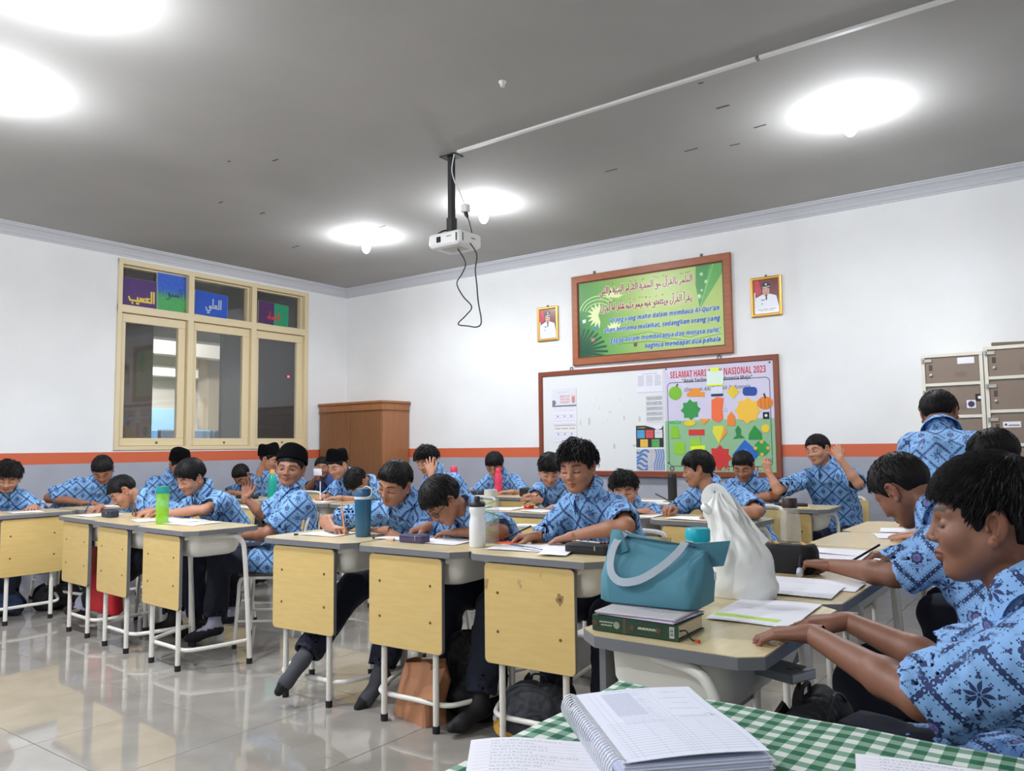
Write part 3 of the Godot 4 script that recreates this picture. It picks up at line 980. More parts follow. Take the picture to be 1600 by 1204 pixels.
func build_desks() -> void:
	var lam := tri_tex(mat(Color.WHITE, 0.22), noise_tex(41, 0.02, rgb(214, 196, 150), rgb(224, 207, 164), 512), 1.0, false)
	lam.uv1_scale = Vector3(0.5, 3, 4)
	var pan := tri_tex(mat(Color.WHITE, 0.38), noise_tex(42, 0.02, rgb(212, 182, 114), rgb(221, 193, 127), 512), 1.0, false)
	pan.uv1_scale = Vector3(0.5, 3.5, 3)
	var edge := mat(rgb(118, 120, 124), 0.4)
	var white := mat(rgb(232, 230, 222), 0.3)
	var tray := mat(rgb(226, 224, 214), 0.45)
	var cap := mat(rgb(22, 22, 24), 0.6)
	var screw := mat(rgb(118, 96, 60), 0.4, 0.4)
	M.laminate = lam; M.panel = pan; M.edge = edge; M.white_tube = white; M.cap = cap
	var t := thing("desk", "desk", "desk", Vector3.ZERO, 0.0, "wooden school desks with beige front panels")
	var out := PackedVector2Array([Vector2(-0.315, -0.05), Vector2(-0.26, 0.012), Vector2(0.26, 0.012), Vector2(0.315, -0.05), Vector2(0.315, -0.39), Vector2(0.28, -0.435), Vector2(-0.28, -0.435), Vector2(-0.315, -0.39)])
	var down := Transform3D(Basis(Vector3.RIGHT, Vector3.BACK, Vector3.DOWN), Vector3.ZERO)   # polygon y becomes z
	var eb := Soup.new()
	eb.prism(out, -0.7635, -0.738, down)
	put("edge_band", eb, edge, t)
	var inn := Geometry2D.offset_polygon(out, -0.0025)[0]
	put("table_top", Soup.new().prism(inn, -0.765, -0.75, down), lam, t)
	var pb := Soup.new().prism(round_rect(0.42, 0.4, 0.022), -0.018, -0.0012, Transform3D(Basis(), Vector3(0, 0.533, 0)))
	var pe := put("front_panel", Soup.new().prism(round_rect(0.416, 0.396, 0.02), -0.0014, 0.0, Transform3D(Basis(), Vector3(0, 0.533, 0))), pan, t)
	put("edge_band", pb, edge, pe)
	for x in [-0.145, 0.145]:
		for y in [0.615, 0.462]:
			put("screw", Soup.new().lathe([Vector2(0.0065, 0), Vector2(0.0055, 0.002), Vector2(0, 0.0022)], 10, Vector3(x, y, 0.0), Basis(Vector3.RIGHT, PI / 2)), screw, pe)
	# moulded tray under the top, open to the pupil
	var rings := []
	for q in [[0.738, 0.57, 0.33], [0.728, 0.57, 0.33], [0.726, 0.53, 0.30], [0.66, 0.52, 0.295], [0.625, 0.49, 0.27], [0.612, 0.44, 0.23], [0.612, 0.2, 0.1]]:
		var r := []
		for c in round_rect(q[1], q[2], 0.05, 5):
			r.append(Vector3(c.x, q[0], c.y - 0.2))
		rings.append(r)
	put("tray", Soup.new().loft(rings), tray, t)
	for s in [-1.0, 1.0]:
		var fleg := put("leg", Soup.new().tube([Vector3(s * 0.148, 0.02, -0.034), Vector3(s * 0.148, 0.735, -0.034)], 0.0135, 10), white, t)
		put("foot_cap", Soup.new().lathe([Vector2(0, 0), Vector2(0.016, 0), Vector2(0.0165, 0.03), Vector2(0.0135, 0.031)], 12, Vector3(s * 0.148, 0, -0.034)), cap, fleg)
		var path := curve([Vector3(s * 0.2, 0.722, -0.03), Vector3(s * 0.265, 0.722, -0.2), Vector3(s * 0.287, 0.715, -0.285), Vector3(s * 0.296, 0.68, -0.325), Vector3(s * 0.3, 0.6, -0.34), Vector3(s * 0.312, 0.3, -0.355), Vector3(s * 0.322, 0.02, -0.365)], 5)
		var rleg := put("leg", Soup.new().tube(path, 0.0135, 10), white, t)
		put("foot_cap", Soup.new().lathe([Vector2(0, 0), Vector2(0.016, 0), Vector2(0.0165, 0.03), Vector2(0.0135, 0.031)], 12, Vector3(s * 0.322, 0, -0.365)), cap, rleg)
	var fr := []
	for s in [-1.0, 1.0]:
		var seg := [Vector3(-0.315, 0.13, -0.36), Vector3(-0.265, 0.12, -0.2), Vector3(-0.225, 0.115, -0.1), Vector3(-0.19, 0.113, -0.062), Vector3(-0.14, 0.112, -0.052), Vector3(0, 0.112, -0.052)]
		if s > 0:
			seg.reverse()
			seg.remove_at(0)
			for k in seg.size(): seg[k] = Vector3(-seg[k].x, seg[k].y, seg[k].z)
		fr.append_array(seg)
	put("footrest", Soup.new().tube(curve(fr, 4), 0.0115, 8), white, t)
	# front edge, x, z, turn in degrees
	var spots := [
		[4.57, 4.345, 3.5, "desk holding the blue tumbler, beside the gap in the rows"],
		[5.212, 4.312, 2.5, "desk with the purple pencil case, boy in glasses behind it"],
		[5.835, 4.262, 3.0, "desk with stained front panel and open black pencil case"],
		[2.19, 4.30, -4.0, "narrow looking desk with the dark pencil case, far end of its row"],
		[2.79, 4.36, -4.0, "middle desk of the row near the window, red bag beneath"],
		[3.41, 4.40, -3.0, "desk under the green water bottle, trousers and feet beneath"],
		[1.515, 4.28, 90.0, "desk by the window wall with its panel facing the aisle"],
		[1.50, 3.62, 90.0, "desk by the window wall mostly hidden behind the dark pencil case row"],
		[0.92, 2.62, 0.0, "distant desk below the window's right pane, thin boy writing"],
		[1.56, 2.62, 0.0, "distant desk carrying the teal flask behind the smiling boy"],
		[2.36, 2.62, 0.0, "distant desk of the capped boy writing with a white pencil"],
		[3.0, 2.6, 0.0, "distant desk hidden by the blue tumbler boy"],
		[3.7, 2.55, 0.0, "distant desk of the boy holding his head"],
		[4.54, 2.53, 0.0, "desk with the small red dispenser, behind the white squeeze bottle"],
		[5.16, 2.53, 0.0, "desk where a boy rests his chin, behind the teal bag"],
		[5.8, 2.56, -1.0, "desk behind the white plastic bag, boy turning his head"],
		[2.95, 1.3, 0.0, "back row desk with the pink bottles, below the orange stripe"],
		[3.585, 1.27, 0.0, "back row desk with a black pouch, below the whiteboard corner"],
		[4.75, 1.3, 0.0, "back row desk with the black flask, under the poster corner"],
		[5.3, 1.33, 0.0, "back row desk of the boy reading under the poster"],
		[5.9, 1.4, 2.0, "back row desk of the boy stretching his arms"],
		[6.665, 4.92, -90.0, "desk carrying the teal bag and the thick green book"],
		[6.655, 4.27, -90.0, "desk with the black and gold case and loose papers"],
		[6.645, 3.63, -90.0, "pale desk with the clear brown bottle in the line toward the lockers"],
		[6.63, 2.99, -90.0, "pale desk second from the locker end, small hands resting on it"],
		[6.62, 2.35, -90.0, "pale desk at the locker end of the line"],
	]
	for k in spots.size():
		var q: Array = spots[k]
		var d: Node3D = t if k == 0 else dup(t, "desk", Vector3.ZERO, 0.0, q[3])
		d.position = Vector3(q[0], 0, q[1])
		d.rotation.y = deg_to_rad(q[2])
		d.set_meta("label", q[3])
	# worn spots on the third panel
	var worn: Node3D = get_node("desk_002").get_node("front_panel")
	for q in [[0.145, 0.615, 0.017, rgb(150, 124, 84)], [-0.197, 0.655, 0.010, rgb(168, 140, 92)], [-0.2, 0.635, 0.008, rgb(164, 136, 88)], [-0.04, 0.665, 0.009, rgb(190, 164, 108)], [-0.033, 0.65, 0.007, rgb(188, 162, 106)], [0.06, 0.70, 0.006, rgb(190, 164, 108)]]:
		var blot := PackedVector2Array()
		for k in 12: blot.append(Vector2(cos(TAU * k / 12), sin(TAU * k / 12) * 1.3) * float(q[2]) * (1.0 + 0.25 * sin(k * 2.3 + q[0] * 40.0)))
		put("stain", Soup.new().prism(blot, 0.0, 0.0003, Transform3D(Basis(), Vector3(q[0], q[1], 0.0))), mat(q[3], 0.6), worn)


func build_chairs() -> void:
	var white: Material = M.white_tube
	var t := thing("chair", "chair", "chair", Vector3.ZERO, 0.0, "school chairs with white tube frames")
	var seat := []
	for q in [[0.43, 0.36, 0.35], [0.434, 0.375, 0.365], [0.444, 0.375, 0.365], [0.447, 0.36, 0.35]]:
		var r := []
		for c in round_rect(q[1], q[2], 0.05, 5): r.append(Vector3(c.x, q[0], -c.y))
		seat.append(r)
	put("seat", Soup.new().loft(seat), mat(rgb(70, 62, 54), 0.5), t)
	var g := []
	for a in 9:
		var row := []
		for b in 5:
			var x := (a / 8.0 - 0.5) * 0.37
			row.append(Vector3(-x, 0.585 + b * 0.045, -0.205 + x * x * 0.5 - b * 0.008))
		g.append(row)
	put("backrest", Soup.new().sheet(g, 0.012), M.panel, t)
	for s in [-1.0, 1.0]:
		var fl := put("leg", Soup.new().tube(curve([Vector3(s * 0.175, 0.015, 0.19), Vector3(s * 0.17, 0.3, 0.17), Vector3(s * 0.168, 0.395, 0.163), Vector3(s * 0.166, 0.418, 0.13), Vector3(s * 0.166, 0.42, 0.0), Vector3(s * 0.168, 0.42, -0.15)], 5), 0.0115, 8), white, t)
		var rl := put("leg", Soup.new().tube(curve([Vector3(s * 0.185, 0.015, -0.235), Vector3(s * 0.178, 0.4, -0.175), Vector3(s * 0.172, 0.56, -0.2), Vector3(s * 0.165, 0.7, -0.225), Vector3(s * 0.15, 0.765, -0.24), Vector3(s * 0.11, 0.785, -0.245), Vector3(0, 0.79, -0.247)], 5), 0.0115, 8), white, t)
		put("foot_cap", Soup.new().lathe([Vector2(0, 0), Vector2(0.0145, 0), Vector2(0.0145, 0.03), Vector2(0.0115, 0.031)], 10, Vector3(s * 0.175, 0, 0.19)), M.cap, fl)
		put("foot_cap", Soup.new().lathe([Vector2(0, 0), Vector2(0.0145, 0), Vector2(0.0145, 0.03), Vector2(0.0115, 0.031)], 10, Vector3(s * 0.186, 0, -0.237)), M.cap, rl)
		put("stretcher", Soup.new().tube([Vector3(s * 0.172, 0.16, 0.178), Vector3(s * 0.183, 0.16, -0.212)], 0.008, 6), white, t)
	put("stretcher", Soup.new().tube([Vector3(-0.183, 0.2, -0.206), Vector3(0.183, 0.2, -0.206)], 0.008, 6), white, t)
	for k in CHAIRS.size():
		var q: Array = CHAIRS[k]
		var c: Node3D = t if k == 0 else dup(t, "chair", Vector3.ZERO, 0.0, q[3])
		c.position = Vector3(q[0], 0, q[1])
		c.rotation.y = deg_to_rad(q[2])
		c.set_meta("label", q[3])
# heads look along +z, +x is the boy's left
func make_head(cell: float, smile: bool) -> Soup:
	var f := Field.new(Vector3(-0.098, -0.185, -0.125), Vector3(0.098, 0.135, 0.128), cell)
	f.ell(Vector3(0, 0.03, -0.014), Vector3(0.0735, 0.085, 0.091), 0.0)
	f.ell(Vector3(0, -0.022, 0.02), Vector3(0.060, 0.07, 0.06), 0.03)
	f.cap(Vector3(0, -0.025, 0.03), Vector3(0, -0.082, 0.05), 0.042, 0.025, 0.03)
	f.cap(Vector3(0, -0.05, -0.028), Vector3(0, -0.19, -0.05), 0.049, 0.05, 0.025)
	for s in [-1.0, 1.0]:
		f.cap(Vector3(s * 0.050, -0.04, 0.0), Vector3(s * 0.02, -0.08, 0.048), 0.02, 0.017, 0.025)
		f.ell(Vector3(s * 0.037, -0.024, 0.052), Vector3(0.024, 0.023, 0.024), 0.02)
		f.cap(Vector3(s * 0.012, 0.026, 0.075), Vector3(s * 0.045, 0.025, 0.058), 0.0075, 0.0065, 0.016)
		f.ell(Vector3(s * 0.032, 0.004, 0.083), Vector3(0.018, 0.011, 0.012), 0.012, 1)
		f.ell(Vector3(s * 0.0315, 0.003, 0.0645), Vector3(0.0165, 0.0125, 0.0125), 0.004)
	f.cap(Vector3(0, 0.018, 0.078), Vector3(0, -0.018, 0.091), 0.0075, 0.0095, 0.014)
	f.ell(Vector3(0, -0.0225, 0.094), Vector3(0.0115, 0.009, 0.0105), 0.008)
	for s in [-1.0, 1.0]:
		f.ell(Vector3(s * 0.0125, -0.026, 0.0865), Vector3(0.0078, 0.0072, 0.0095), 0.006)
		f.ell(Vector3(s * 0.0062, -0.0325, 0.093), Vector3(0.0036, 0.003, 0.004), 0.003, 1)
	var up := 0.006 if smile else 0.0
	var wd := 0.027 if smile else 0.021
	for s in [-1.0, 1.0]:
		f.cap(Vector3(0, -0.0505, 0.0845), Vector3(s * wd, -0.0545 + up, 0.074), 0.0062, 0.0025, 0.007)
		f.cap(Vector3(0, -0.0605, 0.082), Vector3(s * wd * 0.8, -0.0575 + up, 0.073), 0.0075, 0.003, 0.007)
	for s in [-1.0, 1.0]:
		f.cap(Vector3(0, -0.0555, 0.0915), Vector3(s * wd, -0.0555 + up, 0.078), 0.0016, 0.0014, 0.003, 1)
	f.ell(Vector3(0, -0.086, 0.062), Vector3(0.02, 0.015, 0.014), 0.012)
	for s in [-1.0, 1.0]:
		var eb := Basis.from_euler(Vector3(-0.2, s * -0.35, s * -0.12))
		f.ell(Vector3(s * 0.0755, -0.004, -0.012), Vector3(0.0078, 0.033, 0.0205), 0.008, 0, eb)
		var pr := Vector3.ZERO
		for k in 9:
			var a := -1.0 + k * 0.5
			var c := Vector3(s * (0.080 + 0.004 * sin(a)), -0.002 + 0.025 * sin(a + 0.1) , -0.013 - 0.016 * cos(a) * (1.0 if a > -0.4 and a < 2.0 else 0.8))
			if k > 0: f.cap(pr, c, 0.0042, 0.0042, 0.004)
			pr = c
		f.ell(Vector3(s * 0.0815, -0.031, -0.006), Vector3(0.0055, 0.0095, 0.0085), 0.006)
		f.ell(Vector3(s * 0.0855, -0.001, -0.009), Vector3(0.0075, 0.019, 0.0105), 0.003, 1)
		f.cap(Vector3(s * 0.0815, 0.008, -0.02), Vector3(s * 0.082, -0.016, -0.014), 0.0035, 0.003, 0.004)
		f.ell(Vector3(s * 0.083, -0.007, 0.001), Vector3(0.004, 0.006, 0.004), 0.004)
	return f.soup(func(p: Vector3) -> Color: return face_tint(p, smile))


# multiplies the skin: lips, brows, lashes, eyes, the shorn hair above
func face_tint(p: Vector3, open: bool) -> Color:
	var c := Color(1, 1, 1)
	var ax := absf(p.x)
	if p.z > 0.03:
		var up := 0.006 * smoothstep(0.0, 0.027, ax) if open else 0.0
		var lw := 0.027 if open else 0.021
		var ly := absf(p.y + 0.0557 - up)
		var lip := (1.0 - smoothstep(0.0075, 0.0115, ly + ax * ax * 14.0)) * (1.0 - smoothstep(lw - 0.003, lw + 0.003, ax))
		c = c.lerp(Color(0.82, 0.50, 0.48), lip * 0.75)
		if ly < 0.0014 and ax < lw: c = c.lerp(Color(0.18, 0.08, 0.07), 0.8)
		var bx := (ax - 0.031) / 0.021
		var by := p.y - (0.0275 + 0.004 * (1.0 - bx * bx))
		if absf(bx) < 1.05:
			c = c.lerp(Color(0.05, 0.035, 0.03), (1.0 - smoothstep(0.0026, 0.0058, absf(by))) * (1.0 - smoothstep(0.75, 1.05, absf(bx))) * 0.92)
		var ex := (ax - 0.0315) / 0.0165
		if absf(ex) < 1.0 and p.z > 0.045:
			if open:
				var lid := 0.0072 * (1.0 - ex * ex)
				var ey := p.y - 0.002
				if absf(ey) < lid * 0.75: c = Color(0.035, 0.022, 0.018) if absf(ax - 0.0315) < 0.0062 else Color(1.7, 2.1, 2.6)
				if ey > 0 and absf(ey - lid * 0.85) < 0.0022: c = Color(0.05, 0.03, 0.03)
			else:
				var ey := p.y + 0.0035 - 0.002 * ex * ex
				c = c.lerp(Color(0.03, 0.02, 0.02), (1.0 - smoothstep(0.0015, 0.0040, absf(ey))) * 0.97)
				c = c.lerp(Color(0.55, 0.42, 0.4), (1.0 - smoothstep(0.001, 0.002, absf(p.y - 0.0125))) * 0.4)
	if ax > 0.076 and p.y < 0.03: c = c * Color(1.06, 0.93, 0.9)
	return c


# ---- hair: a cap of hair cut along a hairline, then loose locks over it
func hairline(a: float, st: Dictionary) -> float:
	var pts: Array = st.line
	for k in pts.size() - 1:
		if a <= pts[k + 1][0]:
			var t: float = (a - pts[k][0]) / (pts[k + 1][0] - pts[k][0])
			return lerpf(pts[k][1], pts[k + 1][1], t * t * (3.0 - 2.0 * t))
	return pts[-1][1]


func make_hair(cell: float, st: Dictionary) -> Soup:
	var t: float = st.t
	var f := Field.new(Vector3(-0.12, -0.09, -0.15), Vector3(0.12, 0.165, 0.13), cell)
	var ns := FastNoiseLite.new()
	ns.seed = st.seed
	ns.frequency = 1.0
	var crown: Vector3 = st.get("crown", Vector3(0.012, 0.11, -0.05))
	var amp: float = st.amp
	for z in f.nz:
		for y in f.ny:
			var q := (z * f.ny + y) * f.nx
			for x in f.nx:
				var p := f.o + Vector3(x, y, z) * cell
				var a := atan2(absf(p.x), p.z + 0.014)
				var yh := hairline(a, st) + ns.get_noise_2d(a * 9.0 * signf(p.x), 3.0) * float(st.jag)
				var full := smoothstep(0.0, 0.045, p.y - yh)
				var th := t * (0.3 + 0.7 * full)
				var dir := (p - crown)
				var az := atan2(dir.x, dir.z)
				th += amp * (ns.get_noise_3d(cos(az) * 5.0, sin(az) * 5.0, dir.length() * 14.0) + 0.5 * ns.get_noise_3d(cos(az) * 13.0, sin(az) * 13.0, dir.length() * 20.0)) * (0.4 + 0.6 * full)
				var r := Vector3(0.0735 + th, 0.085 + th * float(st.top), 0.091 + th)
				var e := (p - Vector3(0, 0.03, -0.014)) / r
				var k0 := e.length()
				var dd := k0 * (k0 - 1.0) / maxf((e / r).length(), 1e-5)
				f.d[q] = maxf(dd, (yh - p.y) * 0.8)
				q += 1
	var s := f.soup()
	# locks: thin tapered wedges that follow the fall of the hair
	var rg := RandomNumberGenerator.new()
	rg.seed = st.seed
	for k in int(st.locks):
		var dir := Vector3(rg.randf_range(-1, 1), rg.randf_range(-0.1, 1), rg.randf_range(-1, 1)).normalized()
		var r0 := Vector3(0.0735 + t, 0.085 + t * float(st.top), 0.091 + t)
		var p := Vector3(0, 0.03, -0.014) + dir * r0 * 0.97
		var a := atan2(absf(p.x), p.z + 0.014)
		if p.y < hairline(a, st) + 0.016: continue
		var nn := (dir / r0).normalized()
		var fl := (p - crown)
		fl = (fl - nn * fl.dot(nn)).normalized() + Vector3(rg.randf_range(-0.35, 0.35), -0.1, rg.randf_range(-0.35, 0.35))
		fl = (fl - nn * fl.dot(nn)).normalized()
		var ln: float = float(st.len) * rg.randf_range(0.6, 1.25)
		var lift: float = float(st.lift) * rg.randf_range(0.3, 1.2)
		var w := rg.randf_range(0.0018, 0.0042) * float(st.get("wid", 1.0))
		var sd := fl.cross(nn)
		var p1 := p + fl * ln * 0.5 + nn * (lift * ln * 0.6)
		var p2 := p + fl * ln + nn * (lift * ln * 0.7 - ln * ln * 3.0)
		if p2.y < hairline(atan2(absf(p2.x), p2.z + 0.014), st) - float(st.get("over", 0.004)): continue
		s.quad(p - sd * w, p1 - sd * w * 0.8, p1 + nn * 0.003, p + nn * 0.003)
		s.quad(p + nn * 0.003, p1 + nn * 0.003, p1 + sd * w * 0.8, p + sd * w)
		s.tri(p1 - sd * w * 0.8, p2, p1 + nn * 0.003)
		s.tri(p1 + nn * 0.003, p2, p1 + sd * w * 0.8)
		s.quad(p + sd * w, p1 + sd * w * 0.8, p1 - sd * w * 0.8, p - sd * w)
		s.tri(p1 + sd * w * 0.8, p2, p1 - sd * w * 0.8)
	return s


# right hand, wrist at the origin, fingers along +z, back of the hand +y, thumb +x
func make_hand(pose: String, cell := 0.003) -> Soup:
	var fl := {"flat": [0.12, 0.18, 0.12], "curl": [0.75, 0.9, 0.55], "write": [0.7, 0.75, 0.35], "open": [0.15, 0.25, 0.2], "rest": [0.35, 0.5, 0.3]}
	var f := Field.new(Vector3(-0.06, -0.075, -0.03), Vector3(0.085, 0.04, 0.2), cell)
	var kx := [0.029, 0.0095, -0.0105, -0.028]
	var kz := [0.082, 0.086, 0.081, 0.072]
	var lens := [[0.039, 0.023, 0.019], [0.043, 0.027, 0.02], [0.04, 0.025, 0.02], [0.031, 0.018, 0.017]]
	for k in 4:
		f.cap(Vector3(kx[k] * 0.55, 0, 0.0), Vector3(kx[k], 0.0, kz[k]), 0.0145, 0.0105, 0.012)
	f.cap(Vector3(0, 0, -0.03), Vector3(0, 0, 0.012), 0.0195, 0.018, 0.015)
	for k in 4:
		var b: Array = fl[pose].duplicate()
		if pose == "write" and k >= 2: b = [1.0, 1.1, 0.6]
		if pose == "curl": b[0] += 0.08 * k
		var sp: float = [0.16, 0.03, -0.08, -0.2][k] * (1.3 if pose == "open" else (0.35 if pose in ["curl", "write"] else 0.8))
		var p := Vector3(kx[k], 0, kz[k])
		var an := 0.0
		var rr: float = [0.0092, 0.0094, 0.0088, 0.0078][k]
		for j in 3:
			an += b[j]
			var e: Vector3 = p + Vector3(sin(sp) * cos(an), -sin(an), cos(sp) * cos(an)) * lens[k][j]
			f.cap(p, e, rr, rr - 0.0011, 0.003)
			rr -= 0.0011
			p = e
	var th := [Vector3(0.018, -0.006, 0.018), Vector3(0.044, -0.014, 0.05), Vector3(0.058, -0.017, 0.08), Vector3(0.062, -0.018, 0.103)]
	if pose == "write": th = [Vector3(0.018, -0.006, 0.018), Vector3(0.042, -0.022, 0.05), Vector3(0.045, -0.036, 0.082), Vector3(0.034, -0.046, 0.102)]
	if pose == "curl": th = [Vector3(0.018, -0.006, 0.018), Vector3(0.04, -0.024, 0.045), Vector3(0.04, -0.04, 0.072), Vector3(0.024, -0.046, 0.088)]
	f.cap(th[0], th[1], 0.015, 0.0115, 0.012)
	f.cap(th[1], th[2], 0.0112, 0.0098, 0.003)
	f.cap(th[2], th[3], 0.0098, 0.008, 0.003)
	return f.soup()


func make_collar() -> Soup:
	# a stand round the neck and a turned-down leaf with two points in front (+z)
	var s := Soup.new()
	var g := []
	var n := 28
	for k in n + 1:
		var a := -2.72 + 5.44 * k / n     # 0 is the nape
		var d := Vector3(sin(a), 0, -cos(a))
		var fr := smoothstep(1.6, 2.72, absf(a))
		var row := []
		row.append(d * Vector3(0.058, 0, 0.062) + Vector3(0, -0.02 - fr * 0.02, -fr * 0.0))
		row.append(d * Vector3(0.057, 0, 0.061) + Vector3(0, 0.018 - fr * 0.035, 0))
		row.append(d * Vector3(0.062, 0, 0.066) + Vector3(0, 0.022 - fr * 0.038, fr * 0.006))
		row.append(d * Vector3(0.072, 0, 0.075) + Vector3(0, 0.008 - fr * 0.042, fr * 0.012))
		row.append(d * Vector3(0.082 + fr * 0.008, 0, 0.084 + fr * 0.01) + Vector3(0, -0.018 - fr * 0.062, fr * 0.012))
		g.append(row)
	s.sheet(g, 0.003)
	return s


func make_songkok() -> Soup:
	var rings := []
	for q in [[0.0, 1.0], [0.003, 1.025], [0.045, 0.97], [0.08, 0.89], [0.094, 0.8], [0.099, 0.62], [0.096, 0.3]]:
		var r := []
		for k in 32:
			var a := -TAU * k / 32
			var c := cos(a)
			var peak := 0.016 * c * c * (1.0 if q[0] > 0.04 else 0.0) * (1.0 if q[1] > 0.5 else 0.4)
			r.append(Vector3(sin(a) * 0.0925 * q[1], q[0] + peak, c * 0.108 * q[1]))
		rings.append(r)
	return Soup.new().loft(rings)


func make_glasses() -> Soup:
	var s := Soup.new()
	for sg in [-1.0, 1.0]:
		var r := []
		for c in round_rect(0.046, 0.034, 0.014, 4):
			r.append(Vector3(sg * 0.033 + c.x, 0.001 + c.y, 0.0865 - absf(sg * 0.033 + c.x) * 0.12))
		r.append(r[0])
		s.tube(r, 0.0024, 5, false)
		s.tube([Vector3(sg * 0.056, 0.008, 0.080), Vector3(sg * 0.079, 0.01, 0.045), Vector3(sg * 0.083, 0.012, -0.012), Vector3(sg * 0.080, -0.008, -0.028)], 0.0024, 5)
	s.tube(curve([Vector3(-0.011, 0.004, 0.0855), Vector3(0, 0.008, 0.09), Vector3(0.011, 0.004, 0.0855)], 3), 0.0018, 5)
	return s


func batik(base: Color, ink: Color, dim := 768) -> Image:
	var im := blank(dim, dim, base)
	var rg := RandomNumberGenerator.new()
	rg.seed = 4
	var u := dim / 768.0
	var plum := rgb(96, 74, 130)
	# lattice of beaded diagonals
	for k in 4:
		var n := 44
		for j in n:
			var t := float(j) / n
			for sg in [-1.0, 1.0]:
				if k >= 2: continue
				var x := t * dim
				var y: float = sg * t * dim + k * dim * 0.5
				y = fposmod(y, dim)
				wrapdisc(im, x, y, 15.5 * u, ink)
				if j % 2 == 0: wrapdisc(im, x, y, 5.5 * u, base)
				wrapdisc(im, x + 16.0 * u, y - sg * 16.0 * u, 4.2 * u, ink)
				wrapdisc(im, x - 16.0 * u, y + sg * 16.0 * u, 4.2 * u, ink)
	for a in 4:
		for b in 4:
			if (a + b) % 2 == 1: continue
			var c := Vector2(a, b) * dim / 4.0
			if a % 2 == 0 :
				# crossings
				for k in 4:
					var d := Vector2.from_angle(k * PI / 2) * 24 * u
					wrapdisc(im, c.x + d.x, c.y + d.y, 9 * u, ink)
	for a in 4:
		for b in 4:
			if (a + b) % 2 == 0: continue
			var c := Vector2(a, b) * dim / 4.0
			if (a % 2 == 0):
				for k in 8:
					var d := Vector2.from_angle(k * PI / 4 + 0.2)
					for j in 7:
						var q := c + d * (14 + j * 7.5) * u + d.orthogonal() * sin(j * 0.5) * 4 * u
						wrapdisc(im, q.x, q.y, [4.0, 7.0, 9.5, 10.0, 8.5, 6.0, 3.0][j] * u, ink)
				wrapdisc(im, c.x, c.y, 8 * u, ink)
			else:
				for k in 8:
					var d := Vector2.from_angle(k * PI / 4)
					wrapdisc(im, c.x + d.x * 34 * u, c.y + d.y * 34 * u - 10 * u, 14 * u, ink)
				wrapdisc(im, c.x, c.y - 10 * u, 35 * u, ink)
				wrapdisc(im, c.x, c.y - 10 * u, 27 * u, base.lerp(plum, 0.55))
				for k in 6:
					var d := Vector2.from_angle(k * PI / 3)
					wrapdisc(im, c.x + d.x * 14 * u, c.y + d.y * 14 * u - 10 * u, 6 * u, plum)
				wrapdisc(im, c.x, c.y - 10 * u, 6 * u, plum)
				for l in 2:
					for k in 9:
						wrapdisc(im, c.x + (k - 4) * 9 * u, c.y + (40 + l * 14) * u, 3.4 * u, ink)
			for k in 8:
				var d := Vector2.from_angle(k * PI / 4 + 0.39) * 78 * u
				wrapdisc(im, c.x + d.x, c.y + d.y, 4.5 * u, ink)
			for k in 4:
				for j in 5:
					var g: Vector2 = Vector2.from_angle(k * PI / 2) * (72 + j * 9) * u
					var h: Vector2 = g.orthogonal().normalized() * (j * 4.5 - 6) * u
					wrapdisc(im, c.x + g.x + h.x, c.y + g.y + h.y, (6.5 - j) * u, ink)
					wrapdisc(im, c.x + g.x - h.x, c.y + g.y - h.y, (6.0 - j) * u, ink)
			for k in 4:
				var d := Vector2.from_angle(k * PI / 2 + PI / 4) * 62 * u
				for j in 4:
					var e: Vector2 = Vector2.from_angle(j * PI / 2) * 7 * u
					wrapdisc(im, c.x + d.x + e.x, c.y + d.y + e.y, 4 * u, ink)
	return im


func ik(s: Vector3, w: Vector3, a: float, b: float, pole: Vector3) -> Vector3:
	var d := w - s
	var l := minf(d.length(), (a + b) * 0.999)
	var u := d.normalized()
	var x := (a * a - b * b + l * l) / (2.0 * l)
	var h := sqrt(maxf(a * a - x * x, 0.0))
	var p := (pole - u * pole.dot(u)).normalized()
	return s + u * x + p * h


var heads := {}
var hairs := {}
var hands := {}
var collar: Soup
var songkok: ArrayMesh
var spectacles: ArrayMesh


